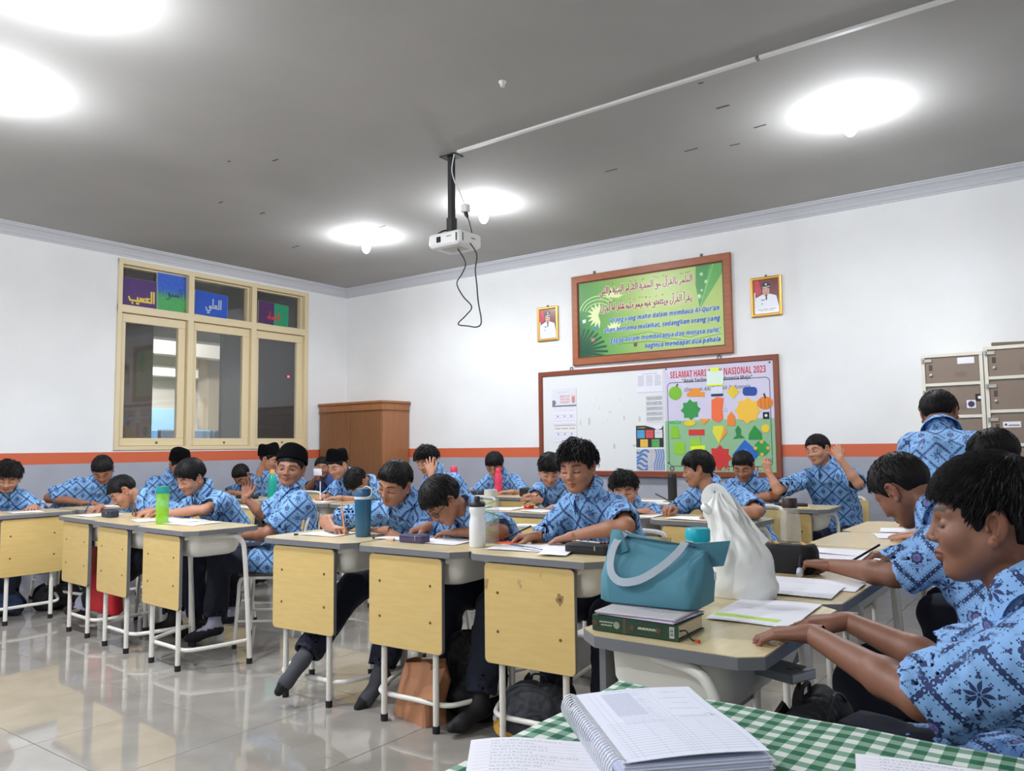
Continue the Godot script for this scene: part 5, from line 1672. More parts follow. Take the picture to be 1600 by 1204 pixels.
# Arabic letters as pen strokes; x runs leftward from the right edge, the baseline is 0 and an alef is 1 high
func glyph(ch: String, jr: bool, jl: bool) -> Array:
	var w := 0.4
	var s := []
	var d := []
	match ch:
		"a", "A", "e":
			w = 0.26
			s = [[[0.13, 0.0], [0.13, 1.0]]]
			if jr: s = [[[0, 0], [0.13, 0], [0.13, 1.0]]]
			if ch == "A": s.append([[-0.08, 1.2], [0.05, 1.27], [0.2, 1.2], [0.33, 1.27]])
			if ch == "e": s.append([[0.2, 1.15], [0.08, 1.2], [0.15, 1.32], [0.22, 1.3]])
		"l":
			w = 0.36
			s = [[[0, 0], [0.16, 0], [0.16, 1.0], [0.16, 0], [0.36, 0]]] if jr else [[[0.16, 1.0], [0.16, 0.0], [0.36, 0]]]
			if not jl:
				w = 0.6
				s = [[[0.1, 1.0], [0.1, -0.1], [0.25, -0.3], [0.5, -0.2], [0.55, 0.1]]]
		"b", "t", "n", "y":
			if jl:
				w = 0.36
				s = [[[0, 0], [0.16, 0], [0.16, 0.3], [0.18, 0], [0.36, 0]]] if jr else [[[0.1, 0.32], [0.14, 0], [0.36, 0]]]
			elif ch == "n":
				w = 0.6
				s = [[[0, 0.0], [0.04, -0.2], [0.25, -0.34], [0.48, -0.2], [0.52, 0.18]]]
			elif ch == "y":
				w = 0.8
				s = [[[0, 0], [0.16, 0.18], [0.3, 0.05], [0.1, -0.2], [0.3, -0.42], [0.65, -0.36], [0.78, -0.05]]]
			else:
				w = 0.85
				s = [[[0.0, 0.0 if jr else 0.3], [0.08, 0.0], [0.7, 0.0], [0.82, 0.28]]]
			var cx := 0.17 if jl else (0.28 if ch == "n" else 0.42)
			if ch == "b": d = [[cx, -0.24]]
			if ch == "t": d = [[cx - 0.09, 0.5], [cx + 0.09, 0.5]]
			if ch == "n": d = [[cx, 0.5 if jl else 0.2]]
			if ch == "y": d = [[cx - 0.09, -0.24 if jl else -0.62], [cx + 0.09, -0.24 if jl else -0.62]]
		"m":
			w = 0.5
			s = [[[0, 0], [0.12, 0.02], [0.18, 0.24], [0.34, 0.2], [0.34, 0.0], [0.14, -0.03], [0.5, 0]]]
			if not jl: s = [[[0, 0], [0.12, 0.22], [0.32, 0.18], [0.3, 0.0], [0.08, 0.0], [0.36, -0.05], [0.42, -0.55]]]
		"h", "T":
			w = 0.55
			s = [[[0, 0], [0.16, 0.05], [0.3, 0.36], [0.42, 0.15], [0.2, -0.12], [0.14, 0.12], [0.55, 0]]]
			if not jl:
				w = 0.42
				s = [[[0, 0], [0.06, 0.38], [0.32, 0.3], [0.36, 0.05], [0.15, -0.03], [0.04, 0.2]]]
			if ch == "T": d = [[0.1, 0.58], [0.28, 0.58]]
		"r":
			w = 0.42
			s = [[[0, 0], [0.14, 0.1], [0.2, -0.12], [0.42, -0.38]]]
		"w":
			w = 0.5
			s = [[[0, 0], [0.28, 0.02], [0.3, 0.28], [0.12, 0.3], [0.1, 0.06], [0.28, 0.02], [0.35, -0.2], [0.55, -0.38]]]
		"D":
			w = 0.4
			s = [[[0.1, 0.42], [0.28, 0.15], [0.26, 0.0], [0.0, 0.0]]]
			d = [[0.16, 0.64]]
		"q", "f":
			w = 0.5
			s = [[[0, 0], [0.28, 0], [0.36, 0.22], [0.24, 0.36], [0.14, 0.2], [0.3, 0.02], [0.5, 0]]]
			if not jl:
				w = 0.65
				s = [[[0, 0], [0.28, 0], [0.32, 0.22], [0.2, 0.34], [0.1, 0.2], [0.3, 0.02], [0.3, -0.2], [0.5, -0.36], [0.66, -0.1]]]
			d = [[0.16, 0.56], [0.34, 0.56]] if ch == "q" else [[0.25, 0.56]]
		"E":
			w = 0.5
			s = [[[0, 0], [0.14, 0], [0.4, 0.3], [0.1, 0.3], [0.3, 0.0], [0.5, 0]]] if jr else [[[0.08, 0.34], [0.3, 0.38], [0.14, 0.12], [0.3, 0.0], [0.5, 0]]]
			if not jl:
				w = 0.62
				s = [[[0, 0], [0.14, 0.0], [0.36, 0.28], [0.08, 0.26], [0.26, 0.0], [0.06, -0.22], [0.28, -0.5], [0.62, -0.42]]]
		"k":
			w = 0.6
			s = [[[0.62, 0.95], [0.12, 0.5], [0.4, 0.0], [0, 0.0]], [[0.4, 0], [0.6, 0]]]
		"s", "x":
			w = 0.66
			s = [[[0, 0], [0.1, 0], [0.1, 0.26], [0.14, 0], [0.3, 0], [0.3, 0.26], [0.34, 0], [0.5, 0], [0.5, 0.28], [0.54, 0], [0.66, 0]]]
			if ch == "x": d = [[0.2, 0.52], [0.4, 0.52], [0.3, 0.68]]
		"H", "j":
			w = 0.62
			s = [[[0.08, 0.34], [0.5, 0.3], [0.12, 0.0], [0.62, 0]], [[0, 0], [0.12, 0]]]
			if ch == "j": d = [[0.3, -0.24]]
		"Z":
			w = 0.66
			s = [[[0, 0], [0.55, 0], [0.6, 0.25], [0.4, 0.32], [0.2, 0.02], [0.66, 0]], [[0.2, 0.0], [0.2, 1.0]]]
	return [w, s, d]


func script_line(text: String) -> Array:
	# strokes of a line, as [points] and dots, leftward from 0
	var x := 0.0
	var out := []
	var dots := []
	for word in text.split(" "):
		for k in word.length():
			var ch := word[k]
			var jr := k > 0 and not word[k - 1] in ["a", "A", "e", "r", "w", "D"]
			var jl := k < word.length() - 1 and not ch in ["a", "A", "e", "r", "w", "D", "T"]
			var g := glyph(ch, jr, jl)
			for st in g[1]:
				var p := []
				for q in st: p.append(Vector2(x + q[0], q[1]))
				out.append(p)
			for q in g[2]: dots.append(Vector2(x + q[0], q[1]))
			x += g[0]
		x += 0.28
	return [out, dots, x]


func scribe(im: Image, text: String, right: Vector2, unit: float, width: float, pen: float, c: Color, slope := 0.0, edge := 0.0, ec := Color.WHITE) -> void:
	var l := script_line(text)
	var sx: float = width / l[2]
	var passes := [[edge, ec], [0.0, c]] if edge > 0.0 else [[0.0, c]]
	for ps in passes:
		for st in l[0]:
			var p := []
			for q in st: p.append(Vector2(right.x - q.x * sx, right.y - q.y * unit + q.x * sx * slope))
			stroke(im, p, pen + ps[0], ps[1])
		for q in l[1]: disc(im, right.x - q.x * sx, right.y - q.y * unit + q.x * sx * slope, pen * 1.25 + ps[0], ps[1])


func hline_text(im: Image, x: int, y: int, w: int, h: int, rg: RandomNumberGenerator, c: Color) -> void:
	# a row of small handwriting or print too small to read
	var k := x
	while k < x + w:
		var n := rg.randi_range(2, 6)
		im.fill_rect(Rect2i(k, y + rg.randi_range(0, 1), n, h), c)
		k += n + rg.randi_range(1, 4)


func frame4(w: float, h: float, b: float, d: float, bev := 0.006) -> Soup:
	# mitred frame round a w x h picture, facing +z from z 0
	var s := Soup.new()
	var prof := [Vector2(b, 0), Vector2(b, d * 0.85), Vector2(b - bev, d), Vector2(bev, d), Vector2(0, d * 0.6), Vector2(0, 0)]
	var cs := [Vector2(-1, -1), Vector2(1, -1), Vector2(1, 1), Vector2(-1, 1)]
	for e in 4:
		var a: Vector2 = cs[e]
		var c: Vector2 = cs[(e + 1) % 4]
		for k in prof.size() - 1:
			var p: Vector2 = prof[k]
			var q: Vector2 = prof[k + 1]
			var f := func(k2: Vector2, pr: Vector2) -> Vector3: return Vector3(k2.x * (w * 0.5 + pr.x), k2.y * (h * 0.5 + pr.x), pr.y)
			s.quad(f.call(a, p), f.call(c, p), f.call(c, q), f.call(a, q))
	return s


func face_card(w: float, h: float, z0: float, z1: float) -> Soup:
	var s := Soup.new()
	s.box(Vector3(0, 0, (z0 + z1) * 0.5 - 0.0005), Vector3(w, h, z1 - z0 - 0.001))
	s.quad(Vector3(-w / 2, -h / 2, z1), Vector3(w / 2, -h / 2, z1), Vector3(w / 2, h / 2, z1), Vector3(-w / 2, h / 2, z1))
	return s


func card(called: String, w: float, h: float, z: float, m: Material, parent: Node3D, at := Vector3.ZERO) -> MeshInstance3D:
	var s := Soup.new()
	s.quad(Vector3(-w / 2, -h / 2, z), Vector3(w / 2, -h / 2, z), Vector3(w / 2, h / 2, z), Vector3(-w / 2, h / 2, z))
	s.quad(Vector3(w / 2, -h / 2, z - 0.0015), Vector3(-w / 2, -h / 2, z - 0.0015), Vector3(-w / 2, h / 2, z - 0.0015), Vector3(w / 2, h / 2, z - 0.0015))
	for k in 4:
		var cs := [Vector3(-w / 2, -h / 2, z), Vector3(w / 2, -h / 2, z), Vector3(w / 2, h / 2, z), Vector3(-w / 2, h / 2, z)]
		var a: Vector3 = cs[k]
		var b: Vector3 = cs[(k + 1) % 4]
		s.quad(a - Vector3(0, 0, 0.0015), b - Vector3(0, 0, 0.0015), b, a, Vector2.ZERO, Vector2.ZERO)
	var o := put(called, s, m, parent)
	o.position = at
	return o


func build_props() -> void:
	build_wall_things()
	build_transom_art()
	build_teacher_table()
	build_desk_things()
	build_bags()
	build_papers()


func build_wall_things() -> void:
	var wood := tri_tex(mat(Color.WHITE, 0.4), noise_tex(51, 0.02, rgb(150, 84, 48), rgb(168, 98, 58), 256), 2.0, false)
	wood.uv1_scale = Vector3(1, 6, 4)
	var dark := mat(rgb(92, 42, 26), 0.4)
	var hook := mat(rgb(90, 86, 80), 0.4, 0.7)
	var rg := RandomNumberGenerator.new()
	rg.seed = 21
	# --- green calligraphy banner in a wooden frame
	var W := 1024
	var H := 512
	var im := blank(W, H, rgb(120, 176, 84))
	for x in W:
		for yb in 32:
			var u := float(x) / W
			var v := float(yb) / 32
			var c := rgb(48, 132, 62).lerp(rgb(176, 204, 110), smoothstep(0.0, 0.65, u * 0.9 + 0.2 - v * 0.12))
			c = c.lerp(rgb(206, 222, 140), 0.5 * (1.0 - smoothstep(0.0, 0.3, absf(u - 0.55) + absf(v - 0.35) * 0.6)))
			c = c.lerp(rgb(14, 84, 58), smoothstep(0.25, 0.0, u + (1.0 - v) * 0.28))
			im.fill_rect(Rect2i(x, yb * 16, 1, 16), c)
	# large leaf with drops
	fillpoly(im, [Vector2(850, 0), Vector2(1024, 0), Vector2(1024, 60), Vector2(870, 270), Vector2(845, 120)], rgb(64, 150, 70))
	fillpoly(im, [Vector2(940, 0), Vector2(1024, 0), Vector2(1024, 60), Vector2(870, 270)], rgb(88, 172, 80))
	stroke(im, [Vector2(965, 0), Vector2(870, 262)], 3, rgb(150, 204, 110))
	for q in [[885, 60, 12], [915, 110, 13], [868, 195, 16], [885, 160, 9]]:
		disc(im, q[0], q[1], q[2], rgb(150, 210, 130))
		disc(im, q[0] - 3, q[1] - 3, q[2] * 0.4, rgb(236, 248, 226))
	# sprigs and swirls
	for q in [[155, 235, 9, 90, -2.9], [270, 130, 7, 80, -1.2], [275, 350, 5, 70, -1.4]]:
		for k in q[2]:
			var a: float = q[4] + (k - q[2] * 0.5) * 0.42
			var d := Vector2.from_angle(a)
			var c := Vector2(q[0], q[1])
			fillpoly(im, [c, c + d * q[3] * 0.5 + d.orthogonal() * 11, c + d * q[3], c + d * q[3] * 0.5 - d.orthogonal() * 11], rgb(226, 236, 176))
	for k in 4:
		var p := []
		for j in 16:
			var a := 3.4 + j * 0.15
			p.append(Vector2(150 + cos(a) * (140 - k * 22), 215 + sin(a) * (110 - k * 24)))
		stroke(im, p, 3.0 - k * 0.4, rgb(214, 232, 170))
	for k in 9:
		var a := -0.15 - k * 0.19
		stroke(im, [Vector2(20, 500), Vector2(20, 500) + Vector2.from_angle(a) * 90, Vector2(30, 510) + Vector2.from_angle(a + 0.18) * 190], 7, rgb(20, 78, 52))
	for k in 3:
		stroke(im, [Vector2(300, 400 + k * 20), Vector2(520, 380 + k * 30), Vector2(800, 440 + k * 20), Vector2(1000, 400 + k * 36)], 2, rgb(70, 150, 66))
	for q in [[110, 395, rgb(200, 120, 120)], [425, 455, rgb(110, 50, 90)], [45, 265, rgb(230, 235, 240)], [135, 320, rgb(70, 120, 190)]]:
		for e in [[-7, -5], [7, -7], [-5, 6], [6, 4]]: disc(im, q[0] + e[0], q[1] + e[1], 7, q[2])
	scribe(im, "almahr balqrAn mE alsfrT alkram albrrT walDy", Vector2(828, 92), 42, 670, 3.4, rgb(128, 44, 44), 0.0, 3.0, rgb(240, 232, 206))
	scribe(im, "yqre alqrAn wyttEtE fyh whw Elyh xaq lh ejran", Vector2(820, 208), 42, 660, 3.4, rgb(128, 44, 44), 0.0, 3.0, rgb(240, 232, 206))
	for k in 34:
		var lx := 170 + rg.randf() * 640
		var ly: float = [34, 152][k % 2] + rg.randf() * 10
		stroke(im, [Vector2(lx, ly), Vector2(lx + 9, ly - 5)], 1.8, rgb(128, 44, 44))
	var b := thing("banner", "green framed banner with two lines of Arabic over four lines of blue lettering", "framed banner", Vector3(4.255, 2.47, 0.003))
	put("panel", face_card(1.54, 0.77, 0.0, 0.016), printed(im, 0.35), b)
	put("frame", frame4(1.535, 0.765, 0.073, 0.034), wood, b)
	put("rebate", frame4(1.515, 0.745, 0.012, 0.019, 0.002), dark, b)
	for x in [-0.58, 0.56]: put("hanger", Soup.new().box(Vector3(x, 0.47, 0.006), Vector3(0.025, 0.035, 0.006), 0.002), hook, b)
	var blue := mat(rgb(50, 108, 190), 0.5)
	var pale := mat(rgb(226, 238, 250), 0.5)
	var rows := [["Orang yang mahir dalam membaca Al-Qur'an", -0.395, 0.73, -0.015], ["akan bersama malaikat, sedangkan orang yang", -0.465, 0.735, -0.108], ["gagap dalam membacanya dan merasa sulit,", -0.395, 0.73, -0.215], ["baginya mendapat dua pahala", -0.02, 0.73, -0.3]]
	for r in rows:
		var wd: float = r[2] - r[1]
		var sk := Basis(Vector3(1, 0, 0), Vector3(0.18, 1, 0), Vector3(0, 0, 1))
		for e in [[-0.003, -0.003], [0.003, 0.003], [0.003, -0.003], [-0.003, 0.003]]:
			words("lettering_outline", r[0], 0.043, pale, Transform3D(sk, Vector3((r[1] + r[2]) * 0.5 - 0.008 + e[0], r[3] - 0.02 + e[1], 0.0166)), b, "Droid Sans", true, wd)
		words("lettering", r[0], 0.043, blue, Transform3D(sk, Vector3((r[1] + r[2]) * 0.5 - 0.008, r[3] - 0.02, 0.0176)), b, "Droid Sans", true, wd)
	# --- two portraits in gilt frames
	var gilt := mat(rgb(206, 160, 74), 0.35, 0.55)
	for k in 2:
		var pi := blank(192, 270, rgb(122, 52, 52))
		im = pi
		im.fill_rect(Rect2i(120, 0, 72, 270), rgb(116, 56, 58) if k == 0 else rgb(110, 44, 50))
		fillpoly(im, [Vector2(0, 0), Vector2(40, 0), Vector2(60, 95), Vector2(30, 125), Vector2(0, 90)], rgb(196, 52, 78))
		im.fill_rect(Rect2i(0, 96 if k == 1 else 110, 12, 174), rgb(236, 236, 240))
		fillpoly(im, [Vector2(10, 270), Vector2(14, 140), Vector2(66, 116), Vector2(126, 116), Vector2(172, 134), Vector2(190, 220), Vector2(190, 270)], rgb(226, 230, 240))
		for yy in range(62, 122):
			disc(im, 95, yy, 27.0 * sqrt(maxf(1.0 - pow((yy - 84) / 40.0, 2), 0.05)), rgb(206, 160, 140))
		fillpoly(im, [Vector2(62, 74), Vector2(64, 40), Vector2(76, 22), Vector2(114, 22), Vector2(128, 40), Vector2(130, 74), Vector2(96, 66)], rgb(30, 28, 34))
		fillpoly(im, [Vector2(68, 58), Vector2(124, 52), Vector2(124, 60), Vector2(68, 68)], rgb(200, 196, 186))
		disc(im, 96, 38, 8, rgb(226, 222, 210))
		for e in [-11, 11]: disc(im, 95 + e, 84, 3, rgb(60, 36, 34))
		stroke(im, [Vector2(84, 104), Vector2(106, 104)], 2, rgb(150, 90, 84))
		fillpoly(im, [Vector2(90, 118), Vector2(102, 118), Vector2(101, 158), Vector2(95, 166), Vector2(91, 156)], rgb(30, 32, 46))
		im.fill_rect(Rect2i(56, 158, 26, 7), rgb(60, 66, 84))
		disc(im, 62, 190, 5, rgb(90, 100, 120))
		if k == 1:
			im.fill_rect(Rect2i(0, 222, 192, 48), rgb(240, 242, 246))
			hline_text(im, 26, 232, 140, 5, rg, rgb(70, 70, 80))
			hline_text(im, 44, 244, 104, 4, rg, rgb(90, 90, 100))
		var at: Vector3 = [Vector3(3.105, 2.479, 0.003), Vector3(5.404, 2.486, 0.003)][k]
		var sz: Vector2 = [Vector2(0.208, 0.31), Vector2(0.22, 0.30)][k]
		var p := thing("portrait", ["gilt framed portrait of a man in white uniform, between the cupboard and the banner", "gilt framed portrait of a uniformed man above a caption strip, toward the lockers"][k], "portrait", at, 0.0, "gilt framed portraits")
		put("picture", face_card(sz.x, sz.y, 0.0, 0.008), printed(im, 0.25), p)
		put("frame", frame4(sz.x - 0.004, sz.y - 0.004, 0.026, 0.022, 0.008), gilt, p)
		put("hanger", Soup.new().lathe([Vector2(0.009, 0), Vector2(0.009, 0.006), Vector2(0, 0.008)], 10, Vector3(0, sz.y * 0.5 + 0.034, 0.003), Basis(Vector3.RIGHT, PI / 2)), hook, p)
	# --- whiteboard
	var bw := 2.41
	var bh := 0.97
	var wb := blank(1024, 412, rgb(226, 229, 230))
	for k in 40:
		var p := Vector2(rg.randf_range(180, 880), [140, 200, 300, 120][k % 4] + rg.randf_range(-14, 14))
		wb.fill_rect(Rect2i(int(p.x), int(p.y), rg.randi_range(2, 5), rg.randi_range(3, 12)), rgb(206, 210, 211))
	for q in [[190, 196, 4, 22], [232, 188, 8, 30], [330, 165, 14, 4], [400, 186, 6, 18], [470, 190, 8, 22], [590, 180, 10, 24], [190, 300, 8, 20], [240, 306, 30, 6], [350, 300, 9, 20], [440, 304, 26, 8], [600, 296, 6, 24]]:
		wb.fill_rect(Rect2i(q[0], q[1], q[2], q[3]), rgb(190, 196, 196))
	var t := thing("whiteboard", "large white board in a brown frame, mostly wiped clean, hung on the back wall", "whiteboard", Vector3(4.237, 1.44, 0.003))
	put("board", face_card(bw, bh, 0.0, 0.012), printed(wb, 0.18), t)
	put("frame", frame4(bw - 0.004, bh - 0.004, 0.05, 0.028), mat(rgb(128, 62, 38), 0.4), t)
	for x in [-0.85, 0.72]: put("hanger", Soup.new().tube(curve([Vector3(x - 0.015, 0.53, 0.008), Vector3(x - 0.012, 0.56, 0.008), Vector3(x + 0.012, 0.56, 0.008), Vector3(x + 0.015, 0.53, 0.008)], 4), 0.004, 6), hook, t)
	put("pen_tray", Soup.new().box(Vector3(0, -0.53, 0.03), Vector3(0.5, 0.012, 0.06), 0.003), mat(rgb(128, 62, 38), 0.4), t)
	# --- poster with its paper cut-outs
	var po := blank(512, 512, rgb(206, 202, 224))
	po.fill_rect(Rect2i(0, 262, 512, 250), rgb(140, 184, 142))
	for k in 512: po.fill_rect(Rect2i(k, 262, 1, 4), rgb(150, 188, 156))
	po.fill_rect(Rect2i(20, 262, 60, 16), rgb(70, 180, 86))
	for k in 5: stroke(po, [Vector2(10, 10 + k * 3), Vector2(80 + k * 12, 40 + k * 22)], 3, rgb(216, 212, 232))
	var rr := round_rect(480, 396, 20, 6)
	var pl := []
	for p in rr: pl.append(Vector2(256 + p.x, 278 + p.y))
	pl.append(pl[0])
	stroke(po, pl, 1.6, rgb(52, 60, 78))
	for q in [[165, 226, 16], [60, 268, 12], [296, 226, 18], [490, 430, 8]]: stroke(po, [Vector2(q[0], q[1] - q[2]), Vector2(q[0] - 8, q[1]), Vector2(q[0] + 8, q[1]), Vector2(q[0], q[1] - q[2])], 1.4, rgb(160, 160, 190))
	im = po
	for q in [[30, 488]]:
		for k in 8: disc(im, q[0] + cos(k * PI / 4) * 9, q[1] + sin(k * PI / 4) * 9, 4, rgb(110, 60, 110))
	var ps := thing("poster", "children's day poster headed in red letters, lilac above and green below", "poster", Vector3(4.928, 1.437, 0.017))
	put("sheet", face_card(1.026, 1.0, 0.0, 0.0025), printed(po, 0.55), ps)
	var red := mat(rgb(196, 36, 48), 0.5)
	var ink := mat(rgb(38, 36, 50), 0.5)
	words("heading", "SELAMAT HARI ANAK NASIONAL 2023", 0.06, red, Transform3D(Basis(), Vector3(0.0, 0.415, 0.0032)), ps, "Droid Sans", true, 0.9)
	words("subheading", "\"Anak Terlindungi, Indonesia Maju\"", 0.034, ink, Transform3D(Basis(), Vector3(0.0, 0.353, 0.0032)), ps, "Droid Sans", true, 0.66)
	words("box_heading", "Harapan Anak-Anak Indonesia", 0.034, ink, Transform3D(Basis(Vector3(1, 0, 0), Vector3(0.3, 1, 0), Vector3(0, 0, 1)), Vector3(0.0, 0.272, 0.0032)), ps, "Droid Serif", false, 0.62)
	words("footer", "PESANTREN NURUL", 0.038, mat(rgb(176, 30, 60), 0.5), Transform3D(Basis(), Vector3(0.02, -0.452, 0.0032)), ps, "Droid Serif", true, 0.72)
	for q in [[-0.49, 0.475], [0.485, 0.47], [-0.49, -0.4]]: put("pin", Soup.new().lathe([Vector2(0.009, 0), Vector2(0.007, 0.004), Vector2(0, 0.005)], 10, Vector3(q[0], q[1], 0.0025), Basis(Vector3.RIGHT, PI / 2)), hook, ps)
	build_cutouts()
	# --- sheets on the whiteboard
	var sheets := [
		["pale announcement sheet with pink lettering at the whiteboard's left", 3.296, 1.697, 0.29, 0.18], ["pale timetable sheet with small grey drawings, middle of the left strip", 3.298, 1.515, 0.29, 0.175], ["pale sheet with yellow headed columns, lowest of the left strip", 3.30, 1.335, 0.285, 0.18],
		["white name list in three columns beside the poster top", 4.262, 1.80, 0.275, 0.19], ["narrow sheet of dense grey text rows beside the poster", 4.305, 1.55, 0.18, 0.26], ["black sheet with five coloured boxes and a torn top edge", 4.25, 1.286, 0.285, 0.205], ["sheet with blue wavy bands at the foot of the whiteboard", 4.252, 1.065, 0.29, 0.2]]
	for k in sheets.size():
		var q: Array = sheets[k]
		var s := blank(256, 176, rgb(228, 228, 238))
		im = s
		match k:
			0:
				s.fill_rect(Rect2i(0, 0, 256, 176), rgb(218, 218, 226))
				for e in [[0, 120], [14, 96]]: disc(im, e[0], e[1] + 40, 26, rgb(120, 120, 130))
				stroke(im, [Vector2(226, 70), Vector2(226, 130)], 17, rgb(206, 140, 132))
				disc(im, 226, 66, 15, rgb(238, 200, 186))
				hline_text(im, 60, 30, 120, 3, rg, rgb(150, 150, 160))
				s.fill_rect(Rect2i(0, 164, 256, 12), rgb(110, 110, 118))
			1, 2:
				for y in [12, 34, 80, 110, 140]: hline_text(im, 16, y, 220, 4, rg, rgb(172, 172, 186))
				for x in [56, 128, 200]: disc(im, x, 96, 8, rgb(120, 122, 136))
				if k == 2:
					s.fill_rect(Rect2i(20, 36, 60, 14), rgb(206, 184, 120)); s.fill_rect(Rect2i(98, 36, 60, 14), rgb(206, 184, 120)); s.fill_rect(Rect2i(176, 36, 60, 14), rgb(206, 184, 120))
					hline_text(im, 10, 8, 230, 6, rg, rgb(90, 90, 100))
			3:
				hline_text(im, 60, 10, 140, 5, rg, rgb(120, 120, 140))
				for c in 3:
					for y in 16: hline_text(im, 14 + c * 82, 26 + y * 6, 60, 3, rg, rgb(150, 150, 172))
			4:
				s.fill_rect(Rect2i(0, 0, 256, 176), rgb(220, 222, 226))
				for b5 in 5:
					for y in 4: hline_text(im, 14, 12 + b5 * 33 + y * 6, 228, 4, rg, rgb(96, 100, 108))
			5:
				s.fill_rect(Rect2i(0, 0, 256, 176), rgb(34, 34, 38))
				fillpoly(im, [Vector2(90, 0), Vector2(256, 0), Vector2(240, 26), Vector2(200, 36), Vector2(160, 18)], rgb(230, 230, 236))
				hline_text(im, 14, 12, 80, 8, rg, rgb(210, 170, 70))
				for e in [[10, 36, rgb(72, 156, 200)], [92, 36, rgb(206, 76, 76)], [176, 36, rgb(216, 216, 224)], [38, 112, rgb(226, 184, 66)], [146, 112, rgb(84, 160, 80)]]:
					s.fill_rect(Rect2i(e[0], e[1], 72, 66), e[2])
					hline_text(im, e[0] + 10, e[1] + 20, 50, 3, rg, (e[2] as Color).darkened(0.4))
			6:
				s.fill_rect(Rect2i(0, 0, 256, 176), rgb(190, 186, 192))
				for y in 5:
					var p := []
					for x in 10: p.append(Vector2(x * 13 - 6, 20 + y * 36 + 14 * sin(x * 0.7 + y)))
					stroke(im, p, 9, rgb(70, 120, 184))
					p = []
					for x in 7: p.append(Vector2(176 + y * 22, x * 28) + Vector2(12 * sin(x * 0.9), 0))
					stroke(im, p, 6, rgb(84, 130, 190))
				s.fill_rect(Rect2i(104, 40, 56, 130), rgb(206, 204, 210))
				for y in 9: hline_text(im, 108, 48 + y * 13, 46, 4, rg, rgb(70, 100, 150))
		var o := card("notice", q[3], q[4], 0.0185, printed(s, 0.6), null, Vector3(q[1], q[2], 0.0))
		tag(o, q[0], "notice", "printed sheets taped on the whiteboard")
		if k == 0:
			for j in 3: words("lettering", ["WHAT DO", "YOU FEEL", "TODAY?"][j], 0.021, mat(rgb(206, 140, 136), 0.6), Transform3D(Basis(), Vector3(0.01, 0.012 - j * 0.03, 0.0187)), o, "Droid Sans", true, 0.12)


